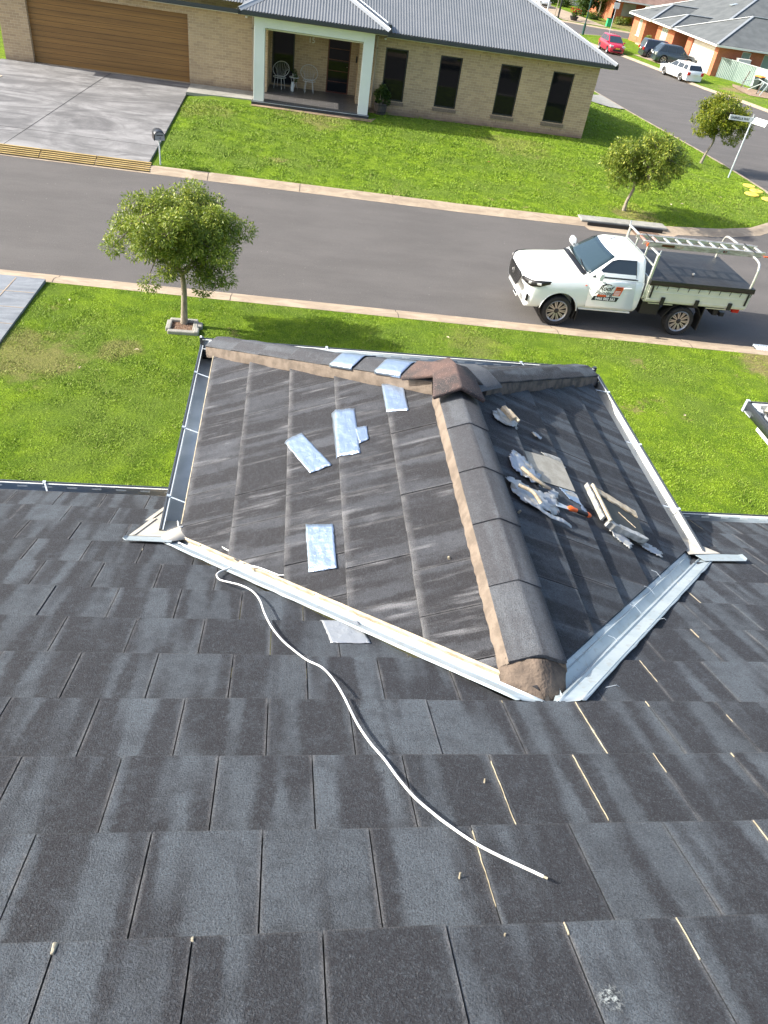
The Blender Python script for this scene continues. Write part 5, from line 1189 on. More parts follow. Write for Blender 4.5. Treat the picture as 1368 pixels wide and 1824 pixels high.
# yellow discs on the corner lawn
for i, (x, y, r_, lb, cat_) in enumerate(((18.13, 25.13, .26, 'flat yellow disc on the corner lawn closest to the sign post', 0), (18.02, 24.32, .27, 'yellow ring with a dark centre hole, nearest the kerb', 1), (17.49, 23.68, .28, 'yellow oval disc furthest from the kerb', 0), (17.98, 23.25, .28, 'yellow ring with a centre hole at the right edge of the photo', 1))):
    zz = far_z(x, y)+.02; t = thing('yellow_marker', lb, 'marker', (x, y, zz), i*.7, 'yellow markers on the corner lawn')
    mb = MB(); mb.lathe([(.0, 0), (r_, 0), (r_-.02, .03), (.08, .045), (.0, .045)], 11); mb.build('disc', M['yellow'], t, smooth=40)
    if cat_: mb = MB(); mb.lathe([(0, .045), (.045, .045), (.045, .05), (0, .05)], 10); mb.build('centre_hole', M['black'], t)
# leaves and litter on the grass
for i, (x, y, s_, lb) in enumerate(((-2.6, 8.0, .05, 'dry tan leaf on the near lawn, below the square tree bed'), (-3.4, 7.2, .04, 'small dry leaf on the near lawn left of the porch roof corner'), (3.4, 9.6, .04, 'small pale leaf on the near lawn between the kerb and the hip cap'), (7.6, 7.0, .05, 'dry leaf on the near lawn right of the porch roof'), (-4.2, 9.9, .045, 'dry leaf near the paved driveway corner on the near lawn'),
    (6.9, 23.0, .07, 'reddish leaf on the far lawn below the last house window'), (13.0, 20.9, .07, 'brown leaf right of the bushy far lawn tree'), (13.5, 21.1, .06, 'curled leaf beside the brown leaf right of the bushy tree'), (.9, 21.3, .06, 'white scrap on the far lawn below the portal'), (15.6, 22.5, .06, 'tan leaf on the corner lawn left of the yellow markers'))):
    z = near_z(x, y) if y < 15 else far_z(x, y); a = i*1.3; c_, q_ = math.cos(a)*s_, math.sin(a)*s_; mb = MB()
    mb.add([(x-c_, y-q_, z+.035), (x+q_*.5, y-c_*.5, z+.055), (x+c_, y+q_, z+.04), (x-q_*.5, y+c_*.5, z+.05)], [(0,1,2,3)])
    tag(mb.build('fallen_leaf', M['terracotta'] if i == 5 else M['foam'], solid=.002), lb, 'leaf', 'dry leaves scattered on the lawns')

# ------------------------------------------------------------------ grass blades (uncountable): one object
def grass_mesh(name, regions):
    P_ = []; A_ = []
    for (x0, x1, y0, y1, dens, hgt, wid, zf, ok, seed) in regions:
        rg = np.random.RandomState(seed); n = int((x1-x0)*(y1-y0)*dens); x = rg.uniform(x0, x1, n); y = rg.uniform(y0, y1, n)
        m_ = ok(x, y); x, y = x[m_], y[m_]; n = len(x)
        # patchy height
        ph = .55 + .45*np.sin(x*2.1+1.3*np.sin(y*1.7))*np.sin(y*2.7+1.1*np.sin(x*2.3)) * .6 + .25*np.sin(x*7.1+y*3.3)*np.sin(y*6.3-x*2.1)
        gx = np.arange(x0-1, x1+1.5, .5); gy = np.arange(y0-1, y1+1.5, .5); Z = np.array([[zf(a, b) for a in gx] for b in gy])
        fx = (x-gx[0])/.5; fy = (y-gy[0])/.5; ix = fx.astype(int); iy = fy.astype(int); fx -= ix; fy -= iy
        z = Z[iy, ix]*(1-fx)*(1-fy)+Z[iy, ix+1]*fx*(1-fy)+Z[iy+1, ix]*(1-fx)*fy+Z[iy+1, ix+1]*fx*fy - .006
        a = rg.rand(n)*2*np.pi; h = hgt*(.5+.8*rg.rand(n))*np.clip(ph, .35, 1.2); w_ = wid*(.6+.8*rg.rand(n)); l = rg.rand(n)*2*np.pi; ln = h*(.4+1.0*rg.rand(n))
        b0 = np.stack([x-np.cos(a)*w_/2, y-np.sin(a)*w_/2, z], 1); b1_ = np.stack([x+np.cos(a)*w_/2, y+np.sin(a)*w_/2, z], 1); tp = np.stack([x+np.cos(l)*ln, y+np.sin(l)*ln, z+h], 1)
        P_.append(np.stack([b0, b1_, tp], 1).reshape(-1, 3)); r1, r2 = rg.rand(n), rg.rand(n)
        at = np.zeros((n, 3, 3)); at[:, :, 0] = r1[:, None]; at[:, :, 1] = r2[:, None]; at[:, 2, 2] = 1; A_.append(at.reshape(-1, 3))
    V = np.concatenate(P_).astype(np.float32); At = np.concatenate(A_).astype(np.float32); n = len(V)//3
    me = bpy.data.meshes.new(name); me.vertices.add(n*3); me.vertices.foreach_set('co', V.ravel()); me.loops.add(n*3); me.loops.foreach_set('vertex_index', np.arange(n*3, dtype=np.int32))
    me.polygons.add(n); me.polygons.foreach_set('loop_start', np.arange(0, n*3, 3, dtype=np.int32)); me.polygons.foreach_set('loop_total', np.full(n, 3, np.int32)); me.update(calc_edges=True)
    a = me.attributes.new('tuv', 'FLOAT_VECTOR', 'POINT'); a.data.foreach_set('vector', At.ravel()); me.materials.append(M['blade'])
    o = bpy.data.objects.new(name, me); C.objects.link(o); return o
kx = np.array([p[0] for p in K2b[1:]]); 
def ok_far(x, y):
    back = np.interp(x, [p[0] for p in K2b[:14]], [p[1] for p in K2b[:14]]); side = np.interp(y, [p[1] for p in K2b[7:18]], [p[0] for p in K2b[7:18]])
    wall_y = HO[1] + (x-HO[0])*math.tan(PH); c, s = math.cos(PH), math.sin(PH); u = (x-HO[0])*c + (y-HO[1])*s; v = -(x-HO[0])*s + (y-HO[1])*c
    ok = (y > back + .03) & (x < side - .03) & (x > -4.0 + .0*y) & ~((u < 8.72) & (v > -.14)) & ~((u < -.15) & (v > -1.72)) & ~((x < -3.95)) & ~((u > 6) & (x < 20) & (y > 40.3) & (x < 16.2 + (y-40.6)*.9))
    ok &= ~((x < -3.3 + (y > 99)) & (u < -4.6) & (v > -1.7))
    return ok
def ok_near(x, y): return (y < 10.54-.042*x) & (x > -4.86) & ~((abs(x+1.92) < .30) & (abs(y-9.12) < .28)) & ~((x > -.5) & (x < 2.7) & (y < 1.4))
g = grass_mesh('grass', [(-5, 9.5, 1.0, 11, 2600, .042, .012, near_z, ok_near, 1), (9.5, 16, 4, 11, 900, .045, .015, near_z, ok_near, 2), (-4.2, 20.5, 18.4, 31, 1000, .06, .026, far_z, ok_far, 3), (11, 21, 31, 45, 350, .07, .04, far_z, ok_far, 4)])
struct(g, 'stuff', 'short bright green grass blades covering the lawns', 'grass')
# ------------------------------------------------------------------ wheels and cars
def make_wheel(par, x, y, r, w_, side, spokes=10, rim_r=None, name='wheel', detail=True, cap='black'):
    """side -1: outer face towards -y"""
    rim_r = rim_r or r*.70; e = bpy.data.objects.new(name, None); C.objects.link(e); e.parent = par; e.location = (x, y, r); e.empty_display_size = .1
    T = Matrix.Rotation(R(90) * (1 if side < 0 else -1), 4, 'X')     # lathe axis z -> outward
    h = w_/2; mb = MB(); mb.lathe([(rim_r, -h*.8), (r*.9, -h), (r*.985, -h*.75), (r, -h*.3), (r, h*.3), (r*.985, h*.75), (r*.93, h*.97), (r*.8, h*1.0), (rim_r*1.02, h*.86)], 36 if detail else 18, M=T)
    if detail:
        for i in range(44): a = i*2*math.pi/44; mb.box(r*.93, r*1.006, -.008, .008, h*.3, h*.86, M=T @ Matrix.Rotation(a, 4, 'Z'))
    tyre = mb.build('tyre', M['rubber'], e, smooth=40)
    mb = MB(); mb.lathe([(0, h*.35), (rim_r*.9, h*.30), (rim_r*.96, -h*.5)], 28, M=T); mb.build('rim_well', M['black'], e, smooth=30)
    mb = MB(); mb.lathe([(rim_r*.90, h*.72), (rim_r*1.0, h*.90), (rim_r*1.04, h*.86), (rim_r*1.04, h*.4), (rim_r*.94, h*.4)], 36 if detail else 20, M=T)
    for i in range(spokes):
        a = i*2*math.pi/spokes
        for da in ((-.105, .105) if detail else (0,)):
            Q = T @ Matrix.Rotation(a+da, 4, 'Z'); w2 = rim_r*(.040 if detail else .10)
            mb.add([(rim_r*.22, -w2*.8, h*.50), (rim_r*.22, w2*.8, h*.50), (rim_r*.93, w2*1.25, h*.74), (rim_r*.93, -w2*1.25, h*.74), (rim_r*.22, -w2*.8, h*.66), (rim_r*.22, w2*.8, h*.66), (rim_r*.93, w2*1.25, h*.86), (rim_r*.93, -w2*1.25, h*.86)], [(0,3,2,1),(4,5,6,7),(0,1,5,4),(1,2,6,5),(2,3,7,6),(3,0,4,7)], M=Q)
    mb.build('rim', M['silver'], e, smooth=30)
    mb = MB(); mb.lathe([(0, h*.80), (rim_r*.16, h*.78), (rim_r*.24, h*.66), (rim_r*.24, h*.4)], 16, M=T); mb.build('hub_cap', M[cap], e, smooth=40)
    return e
def half_ring(x, pts, bulge=lambda y: 0):
    """closed ring from half section points bottom->top centre (y>=0)"""
    L_ = [(x + bulge(y), -y, z) for y, z in pts]; Rr = [(x + bulge(y), y, z) for y, z in pts[::-1] if y > 1e-6]; return L_ + Rr
ute = thing('utility_truck', 'white tray utility truck with roof painting signage and black tray cover at the near kerb', 'utility truck', (7.62, 11.93, 0), R(.3))
def sect(hw_, zb_, zs, zt, zc=None): return [(hw_-.10, zb_), (hw_-.02, zb_+.08), (hw_+.0, .60), (hw_+.012, .80), (hw_-.005, zs-.05), (hw_-.05, zs), (hw_-.16, zs+(zt-zs)*.45), (hw_*.55, zt-.008), (0.0, zt)]
def blg(k_): return lambda y: k_ * (abs(y)/.93)**3.2
rings = []
for x, k_, hw_, zb_, zs, zt in ((-2.50, .34, .78, .50, .74, .78), (-2.56, .36, .84, .40, .82, .86), (-2.55, .34, .86, .36, .93, .985), (-2.50, .30, .88, .36, .985, 1.045), (-2.38, .22, .895, .36, 1.01, 1.095), (-2.1, .12, .91, .37, 1.035, 1.135), (-1.7, .04, .925, .38, 1.06, 1.165), (-1.3, .0, .925, .40, 1.09, 1.19), (-1.06, 0, .92, .42, 1.13, 1.205), (-.90, 0, .918, .44, 1.17, 1.21), (-.4, 0, .918, .44, 1.185, 1.21), (.10, 0, .918, .44, 1.19, 1.21), (.33, 0, .912, .46, 1.19, 1.21), (.355, 0, .89, .50, 1.17, 1.20)):
    rings.append(half_ring(x, sect(hw_, zb_, zs, zt), blg(k_)))
mb = MB(); mb.loft(rings); body = mb.build('body', M['white_paint'], ute, smooth=42)
cut = []
for sx in (-1, 1):
    c = MB(); c.prism([(-1.50+.43*math.cos(q_*2*math.pi/36), .36+.43*math.sin(q_*2*math.pi/36)) for q_ in range(36)], *sorted((sx*.58, sx*1.1)), 'y'); cut.append(c.build('c', M['white_paint']))
bool_cut(body, cut); body.data.polygons.foreach_set('use_smooth', [True]*len(body.data.polygons)); body.data.set_sharp_from_angle(angle=R(42))
for sx in (-1, 1):
    mb = MB(); rr_ = .425; mb.loft([[(-1.50+rr_*math.cos(t), sx*y, .36+rr_*math.sin(t)) for t in [R(-25)+R(230)*i/24 for i in range(25)]] for y in (.56, .905)], caps=False, closed=False); mb.build('wheel_arch_liner', M['black'], ute, solid=.006, smooth=60)
    mb = MB(); mb.loft([[(-1.50+q*math.cos(t), sx*y, .36+q*math.sin(t)) for t in [R(5)+R(170)*i/24 for i in range(25)]] for q, y in ((.427, .922), (.435, .931), (.449, .926))], caps=False, closed=False); mb.build('arch_lip', M['white_paint'], ute, smooth=60, solid=.004)
# cab upper
def cab_ring(z, x0, x1, hw_, r_=.12, cf=.06):
    P_ = []; n = 4
    for cx, cy, a0 in ((x1-r_, hw_-r_, 0), (x0+r_, hw_-r_, 90), (x0+r_, -hw_+r_, 180), (x1-r_, -hw_+r_, 270)):
        for i in range(n+1): a = R(a0+90*i/n); P_.append((cx+r_*math.cos(a) , cy+r_*math.sin(a), z))
    return [(x - cf*(1-(y/hw_)**2)*(1 if x < (x0+x1)/2 else 0), y, z) for x, y, z in P_]
zf_ = lambda z: -.985 + .60*(z-1.2)/.43; yf_ = lambda z: .885 - .165*(z-1.18)/.42
rings = [cab_ring(1.175, -1.02, .352, .895, .08), cab_ring(1.215, zf_(1.215), .350, .882, .08), cab_ring(1.40, zf_(1.40), .335, yf_(1.40), .09), cab_ring(1.58, zf_(1.58), .315, yf_(1.58), .10), cab_ring(1.625, zf_(1.625)+.015, .30, .692, .12), cab_ring(1.655, -.36, .275, .64, .14), cab_ring(1.672, -.26, .20, .54, .14), cab_ring(1.678, -.16, .10, .36, .12)]
mb = MB(); mb.loft(rings); mb.build('cab_roof', M['white_paint'], ute, smooth=50)
# windscreen
mb = MB(); rows = []
for i in range(7):
    z = 1.225 + (1.605-1.225)*i/6; hw_ = yf_(z) - .065; rows.append([(zf_(z) - .06*(1-(y/yf_(z))**2) - .008, y, z+.006) for y in [hw_*(-1+2*j/10) for j in range(11)]])
mb.loft(rows, caps=False, closed=False); ws = mb.build('windscreen', M['screen'], ute, smooth=80, solid=.004)
for y0, y1 in ((-.72, -.08), (.10, .68)): mb = MB(); mb.tube([(zf_(1.22)-.055, y0*.98, 1.235), (zf_(1.24)-.085, (y0+y1)/2, 1.262), (zf_(1.27)-.08, y1, 1.285)], .010, 5); mb.build('wiper', M['black'], ws, smooth=60)
mb = MB(); mb.box(-1.13, -.99, -.74, .74, 1.196, 1.216); mb.build('cowl', M['black'], ute, bevel=.01)
mb = MB(); mb.lathe([(.075, 0), (.085, .006), (.075, .012)], 16, M=Matrix.Translation((-.62, .3, 1.3)) @ Matrix.Rotation(R(60), 4, 'Y')); mb.build('steering_wheel', M['black'], ute)
for sx in (-1, 1):
    def SP(x, z, o=.006): return (x, sx*(yf_(z)+o), z)
    poly = [(-.88, 1.222), (-.50, 1.545), (-.38, 1.578), (.06, 1.585), (.115, 1.30), (.12, 1.222)]
    mb = MB(); mb.add([SP(x, z, .004) for x, z in poly], [tuple(range(6))]); gl = mb.build('side_window', M['glass_car'], ute, solid=.003)
    mb = MB(); mb.tube([SP(x, z, .008) for x, z in poly], .007, 4, closed=True); mb.build('window_seal', M['black'], gl)
    mb = MB(); mb.bar(SP(-.90, 1.205, .008), SP(.17, 1.205, .008), .012, .022); mb.build('belt_trim', M['black'], ute)
    # door skin
    mb = MB(); rows = []; hs_ = .918
    for z, o in ((.50, -.012), (.56, -.002), (.60, 0), (.80, .012), (1.0, .008), (1.13, -.004), (1.165, -.03)):
        xb = .24 + (.13-.24)*(z-.5)/.66; xa = -.885 + (-.93+.885)*(z-.5)/.66
        rows.append([(x, sx*(hs_+o+.007), z) for x in (xa, (xa+xb)/2, xb)])
    mb.loft(rows, caps=False, closed=False); dr_ = mb.build('door', M['white_paint'], ute, smooth=60, solid=.008)
    mb = MB(); mb.bar((-.13, sx*.953, 1.02), (.07, sx*.953, 1.03), .022, .028); mb.build('door_handle', M['white_paint'], dr_, bevel=.009)
    mb = MB(); mb.tube([(-.80, sx*.91, 1.235), (-.80, sx*.98, 1.255)], .025, 6); mi = mb.build('mirror_arm', M['black'], ute, smooth=60)
    mb = MB(); mb.loft([[(-.84+a, sx*y, z) for a, z in ((-.01, 1.22), (-.04, 1.30), (-.01, 1.395), (.07, 1.39), (.09, 1.30), (.07, 1.22))] for y in (.95, .98, 1.13, 1.17)]); mb.build('mirror_housing', M['white_paint'], mi, bevel=.02, smooth=60)
    mb = MB(); mb.box(-1.02, -.98, min(sx*.925, sx*.935), max(sx*.925, sx*.935), 1.0, 1.02); mb.build('side_repeater', M['orange'], ute)
    mb = MB(); mb.box(-1.0, .26, min(sx*.70, sx*.85), max(sx*.70, sx*.85), .41, .45); mb.build('sill', M['white_paint'], ute, bevel=.012)
    # headlight wrapping to the side
    hl = MB(); front = lambda y, x0=-2.52, k_=.30: x0 + k_*(abs(y)/.93)**3.2
    top = [(front(y), sx*y, z) for y, z in ((.50, .955), (.62, .968), (.76, .985), (.86, 1.0))] + [(-1.99, sx*.928, 1.025), (-1.80, sx*.932, 1.03)]
    bot = [(front(y)-.02, sx*y, z) for y, z in ((.50, .90), (.62, .87), (.76, .855), (.86, .86))] + [(-2.08, sx*.930, .89), (-1.82, sx*.936, .965)]
    off = lambda p: (p[0]-.014, p[1]+sx*.010, p[2])
    hl.loft([[off(p) for p in top], [off(((a[0]+b[0])/2-.012, (a[1]+b[1])/2+sx*.008, (a[2]+b[2])/2)) for a, b in zip(top, bot)], [off(p) for p in bot]], caps=False, closed=False)
    hlo = hl.build('headlight', M['black'], ute, smooth=60, solid=.012)
    mb = MB(); mb.bar(off((-2.42+.02, sx*.80, .925)), off((-2.05, sx*.945, .945)), .03, .055); mb.build('lamp_reflector', M['lamp_clear'], hlo, bevel=.01)
    mb = MB(); mb.bar(off((-2.535, sx*.54, .895)), off((-2.27, sx*.86, .868)), .012, .016); mb.build('chrome_strip', M['silver'], hlo)
    mb = MB(); mb.box(-2.395, -2.33, min(sx*.80, sx*.86), max(sx*.80, sx*.86), .50, .66); mb.build('fog_slot', M['black'], ute, bevel=.012)
    make_wheel(ute, -1.50, sx*.80, .345, .25, sx); make_wheel(ute, 1.50, sx*.80, .345, .25, sx)
    mb = MB(); mb.box(-1.03, -1.01, min(sx*.66, sx*.90), max(sx*.66, sx*.90), .16, .44); mb.build('mudflap', M['black'], ute)
    mb = MB(); mb.box(1.98, 2.0, min(sx*.62, sx*.92), max(sx*.62, sx*.92), .16, .74); mb.build('mudflap', M['black'], ute)
    mb = MB(); mb.loft([[(x, sx*y, z) for x, z in ((1.02, .42), (1.18, .68), (1.34, .765), (1.68, .765), (1.84, .70), (1.98, .50))] for y in (.64, .93)], caps=False, closed=False); mb.build('rear_guard', M['black'], ute, solid=.012)
# grille, badge, plate
mb = MB(); g0 = lambda y: -2.585 + .33*(abs(y)/.93)**3.2
out = [(-.50, .93), (-.44, .74), (-.34, .655), (.34, .655), (.44, .74), (.50, .93), (.40, .985), (-.40, .985)]
mb.add([(g0(y)-.012+.012*max(0, (z-.8)/.2), y, z) for y, z in out], [tuple(range(8))]); gri = mb.build('grille', M['black'], ute, solid=.02)
for z in (.70, .75, .80, .85, .90, .945): mb = MB(); w_ = .36+.10*min(1, (z-.66)/.2); mb.tube([(g0(y)-.024+.012*max(0, (z-.8)/.2), y, z) for y in (-w_, -w_/2, 0, w_/2, w_)], .006, 5); mb.build('grille_bar', simple('graphite bar', (.06, .06, .065), rough=.3, metal=.5), gri, smooth=60)
mb = MB(); mb.tube([(g0(.5)-.02+.03, -.52, .93), (g0(.45)-.03, -.45, .73), (g0(.34)-.035, -.34, .645), (g0(.34)-.035, .34, .645), (g0(.45)-.03, .45, .73), (g0(.5)-.02+.03, .52, .93)], .008, 6); mb.build('grille_surround', M['silver'], ute, smooth=60)
mb = MB(); mb.lathe([(.05, 0), (.066, .008), (.05, .014)], 20, M=Matrix.Translation((-2.605, 0, .86)) @ Matrix.Rotation(R(-80), 4, 'Y')); mb.tube([(-2.62, -.055, .885), (-2.625, -.02, .855), (-2.625, 0, .85), (-2.625, .02, .855), (-2.62, .055, .885)], .008, 6); mb.build('badge', M['silver'], gri, smooth=60)
mb = MB(); mb.box(-2.60, -2.585, -.60, -.30, .49, .60); npl = mb.build('number_plate', M['plate'], ute); npl.rotation_euler = (0, 0, 0)
mb = MB(); mb.box(-2.612, -2.60, -.57, -.33, .52, .57); mb.build('plate_characters', M['navy'], npl)
mb = MB(); mb.tube([(-.30, .28, 1.66), (-.12, .30, 1.73)], .008, 5); mb.build('aerial', M['black'], ute)
mb = MB(); mb.box(.345, .352, -.55, .55, 1.27, 1.55); mb.build('rear_window', M['glass_car'], ute)
# door signage on both visible conventions: near side only
sd_ = -.945
sgn = MB(); sgn.add([(-.80, sd_, .700), (-.20, sd_, .700), (-.165, sd_, .80), (-.765, sd_, .80)], [(0,1,2,3)]); ban = sgn.build('phone_banner', M['navy'], ute, solid=.002)
text('phone_number', '0466 002 563', .092, 'text_white', ban, (-.482, sd_-.003, .745), (R(90), 0, 0), extrude=.001, bold=.003, sx=.93)
text('sign_word', 'Roof', .155, 'text_black', ute, (-.545, sd_-.001, .985), (R(90), 0, 0), shear=.35, extrude=.001, bold=.002)
text('sign_word', 'Painting', .135, 'text_black', ute, (-.55, sd_-.001, .875), (R(90), 0, 0), shear=.35, extrude=.001, bold=.001)
sgn = MB(); sgn.add([(-.66, sd_, 1.045), (-.56, sd_, 1.095), (-.44, sd_, 1.085), (-.40, sd_, 1.05), (-.47, sd_, 1.07), (-.54, sd_, 1.07), (-.58, sd_, 1.045)], [tuple(range(7))]); sgn.build('roof_logo', M['text_black'], ute, solid=.002)
sgn = MB(); sgn.add([(-.72+.04, sd_-.002, .795), (-.50, sd_-.002, .79), (-.47, sd_-.002, .81), (-.49, sd_-.002, .838), (-.68, sd_-.002, .838), (-.71, sd_-.002, .815)], [tuple(range(6))]); sgn.build('orange_pill', M['orange_paint'], ute, solid=.003)
sgn = MB(); sgn.add([(-.335, sd_, .835), (-.165, sd_, .835), (-.115, sd_, 1.045), (-.30, sd_, 1.045)], [(0,1,2,3)]); orr = sgn.build('orange_sticker', M['orange_paint'], ute, solid=.002)
for i, (z, w_, m_) in enumerate(((1.015, .135, 'text_black'), (.98, .09, 'text_black'), (.945, .13, 'text_white'), (.915, .13, 'text_white'), (.885, .13, 'text_white'), (.86, .12, 'text_white'))):
    cx = -.235+(z-.94)*.24; sgn = MB(); sgn.add([(cx-w_/2, sd_-.003, z-.008), (cx+w_/2, sd_-.003, z-.008), (cx+w_/2, sd_-.003, z+.006), (cx-w_/2, sd_-.003, z+.006)], [(0,1,2,3)]); sgn.build('sticker_line', M[m_] if m_ == 'text_white' else M['red_door'], orr)
# shorter nose: pull everything ahead of the front axle in
for o in ute.children_recursive:
    if o.type == 'MESH' and o.parent.name.startswith('wheel') is False:
        for v in o.data.vertices:
            if v.co.x < -1.95: v.co.x = -1.95 + (v.co.x + 1.95) * .74
# tray
TX0, TX1, TY, TZ0, TZ1 = .43, 2.93, .965, .80, 1.24
mb = MB(); mb.box(TX0, TX1, -TY+.03, TY-.03, TZ0-.03, TZ0+.03); mb.build('tray_floor', M['alloy'], ute)
for sx in (-1, 1):
    mb = MB(); y0, y1 = sorted((sx*TY, sx*(TY-.03))); mb.box(TX0+.03, TX1, y0, y1, TZ0, TZ1)
    for z in (TZ0+.03, TZ0+.20, TZ1-.13): yy = sorted((sx*TY, sx*(TY+.010))); mb.box(TX0+.03, TX1, yy[0], yy[1], z, z+.03)
    dsb = mb.build('drop_side', M['tray'], ute, bevel=.004)
    for x in (.86, 1.70, 2.52): mb = MB(); yy = sorted((sx*TY, sx*(TY+.035))); mb.box(x-.05, x+.05, yy[0], yy[1], TZ0-.05, TZ0+.12); mb.build('side_hinge', M['black'], dsb, bevel=.012)
    for x in (TX0+.10, TX1-.06): mb = MB(); yy = sorted((sx*TY, sx*(TY+.03))); mb.box(x-.022, x+.022, yy[0], yy[1], TZ0+.08, TZ1-.08); mb.build('latch', M['black'], dsb, bevel=.01)
    mb = MB(); mb.bar((TX0+.15, sx*(TY-.06), TZ0-.07), (TX0+.75, sx*(TY-.06), TZ0-.07), .02, .02); mb.build('rope_rail', M['alloy'], ute)
    mb = MB(); mb.bar((1.98, sx*(TY-.06), TZ0-.07), (TX1-.3, sx*(TY-.06), TZ0-.07), .02, .02); mb.build('rope_rail', M['alloy'], ute)
    mb = MB(); mb.box(TX1-.22, TX1-.05, min(sx*.74, sx*.88), max(sx*.74, sx*.88), TZ0-.14, TZ0-.03); mb.build('tail_lamp', M['lamp_red'], ute, bevel=.01)
mb = MB(); mb.box(TX1, TX1+.03, -TY+.01, TY-.01, TZ0, TZ1); mb.build('tail_board', M['tray'], ute, bevel=.004)
mb = MB(); mb.box(TX0, TX0+.03, -TY+.01, TY-.01, TZ0, TZ1+.02); mb.build('front_board', M['alloy'], ute, bevel=.004)
# tarpaulin with skirt and tie loops
nx, ny = 26, 20; mb = MB(); tx0, tx1, ty = TX0-.0, TX1+.04, TY+.018
for j in range(ny+1):
    for i in range(nx+1):
        x = tx0+(tx1-tx0)*i/nx; y = -ty+2*ty*j/ny; e = min(1, 4*min(i/nx, 1-i/nx))*min(1, 4*min(j/ny, 1-j/ny)); mb.v.append((x, y, TZ1+.045+.055*e*(.6+.5*mnoise.noise(Vector((x*1.1, y*1.3, 2)))) + .012*mnoise.noise(Vector((x*4, y*4, 7)))*e))
for j in range(ny):
    for i in range(nx): mb.f.append([j*(nx+1)+i, j*(nx+1)+i+1, (j+1)*(nx+1)+i+1, (j+1)*(nx+1)+i]); mb.m.append(0)
per = [(i, 0) for i in range(nx)] + [(nx, j) for j in range(ny)] + [(i, ny) for i in range(nx, 0, -1)] + [(0, j) for j in range(ny, 0, -1)]
b0 = len(mb.v)
for i, j in per: p_ = mb.v[j*(nx+1)+i]; q_ = 1.006; mb.v.append((p_[0] + (.008 if i == nx else -.0 if i else -.004), p_[1]*q_, TZ1-.065-.006*math.sin(i*2.1+j)))
for k_ in range(len(per)): a = per[k_]; b = per[(k_+1) % len(per)]; mb.f.append([a[1]*(nx+1)+a[0], b[1]*(nx+1)+b[0], b0+(k_+1) % len(per), b0+k_]); mb.m.append(0)
tarp = mb.build('tray_cover', M['tarp'], ute, smooth=45, solid=.004)
for i in range(10):
    for sx in (-1, 1): x = TX0+.20+i*.255; mb = MB(); mb.bar((x, sx*(TY+.022), TZ1-.06), (x-.012, sx*(TY+.022), TZ1-.155), .012, .006, up=(0, 1, 0)); mb.build('tie_loop', M['black'], tarp)
mb = MB(); mb.lathe([(0, 0), (.03, .0), (.035, .03), (.02, .05), (0, .05)], 8, M=Matrix.Translation((1.62, -.52, 1.318))); tag(mb.build('stone', M['tape_white'], smooth=60), 'small pale lump resting on the black tray cover', 'stone')
bpy.data.objects['stone'].location = (7.62, 11.93, 0)
# headboard and racks
mb = MB(); mb.box(TX0-.03, TX0, -.88, .88, TZ0, 1.30)
for y in (-.88, -.30, .30, .85): mb.box(TX0-.032, TX0+.002, y-.02, y+.02, 1.30, 1.80)
mb.box(TX0-.032, TX0+.002, -.90, .90, 1.55, 1.58); mb.build('headboard', M['alloy'], ute, bevel=.003)
for sx in (-1, 1): mb = MB(); mb.bar((TX0-.03, sx*.93, TZ0+.05), (TX0+.0, sx*.90, 1.84), .05, .03, up=(0, 1, 0)); mb.build('rack_post', M['alloy'], ute, bevel=.006)
mb = MB(); mb.bar((TX0-.01, -.95, 1.83), (TX0-.01, .95, 1.83), .05, .035); mb.build('rack_bar', M['alloy'], ute, bevel=.008)
for sx in (-1, 1): mb = MB(); mb.tube([(TX0-.01, sx*.93, 1.84), (TX0-.01, sx*.95, 1.93)], .012, 6); mb.build('rack_stop', M['zinc'], ute, smooth=60)
mb = MB(); mb.tube(spline([(TX1-.06, -.92, 1.28), (TX1-.06, -.92, 1.55), (TX1-.06, -.88, 1.76), (TX1-.06, -.70, 1.85), (TX1-.06, 0, 1.855), (TX1-.06, .70, 1.85), (TX1-.06, .88, 1.76), (TX1-.06, .92, 1.55), (TX1-.06, .92, 1.28)], 6), .026, 10); mb.build('rear_hoop', M['alloy'], ute, smooth=60)
mb = MB(); mb.box(.30, 2.75, -.42, -.30, .50, .70); mb.box(.30, 2.75, .30, .42, .50, .70); mb.box(.36, 2.8, -.60, .60, .66, .78); mb.box(.5, .95, -.80, -.45, .42, .72); mb.box(2.5, 2.62, -.5, .5, .4, .55); mb.tube([(1.5, -.7, .345), (1.5, .7, .345)], .05, 8); mb.tube([(-1.5, -.7, .345), (-1.5, .7, .345)], .045, 8); mb.box(-2.2, .3, -.5, .5, .34, .5); mb.build('chassis', M['black'], ute)
mb = MB(); mb.box(2.80, 3.02, -.07, .07, .36, .44); mb.box(2.72, 2.84, -.45, .45, .36, .46); mb.build('tow_bar', M['black'], ute, bevel=.01)
# ladder on the racks
ld = thing('ladder', 'weathered aluminium extension ladder strapped on top of the utility truck racks', 'ladder', (7.62, 11.93, 0), R(.3))
LX0, LX1 = .18, 3.16
for y, sx in ((-.46, -1), (-.04, 1)):
    mb = MB(); mb.prism([(y, 1.875), (y+.03, 1.875), (y+.03, 1.882), (y+.008, 1.882), (y+.008, 1.948), (y+.03, 1.948), (y+.03, 1.955), (y, 1.955)] if sx < 0 else [(y, 1.875), (y-.03, 1.875), (y-.03, 1.882), (y-.008, 1.882), (y-.008, 1.948), (y-.03, 1.948), (y-.03, 1.955), (y, 1.955)], LX0, LX1, 'x'); mb.build('rail', M['alloy'], ld)
for y in (-.50, .0):
    mb = MB(); mb.box(LX0+.12, LX1-.1, y-.012, y+.012, 1.845, 1.96); mb.build('rail', simple('stained rail', (.32, .28, .25), (.55, .52, .48), 6, .5, .4, stretch=(1, 6, 6)), ld, bevel=.004)
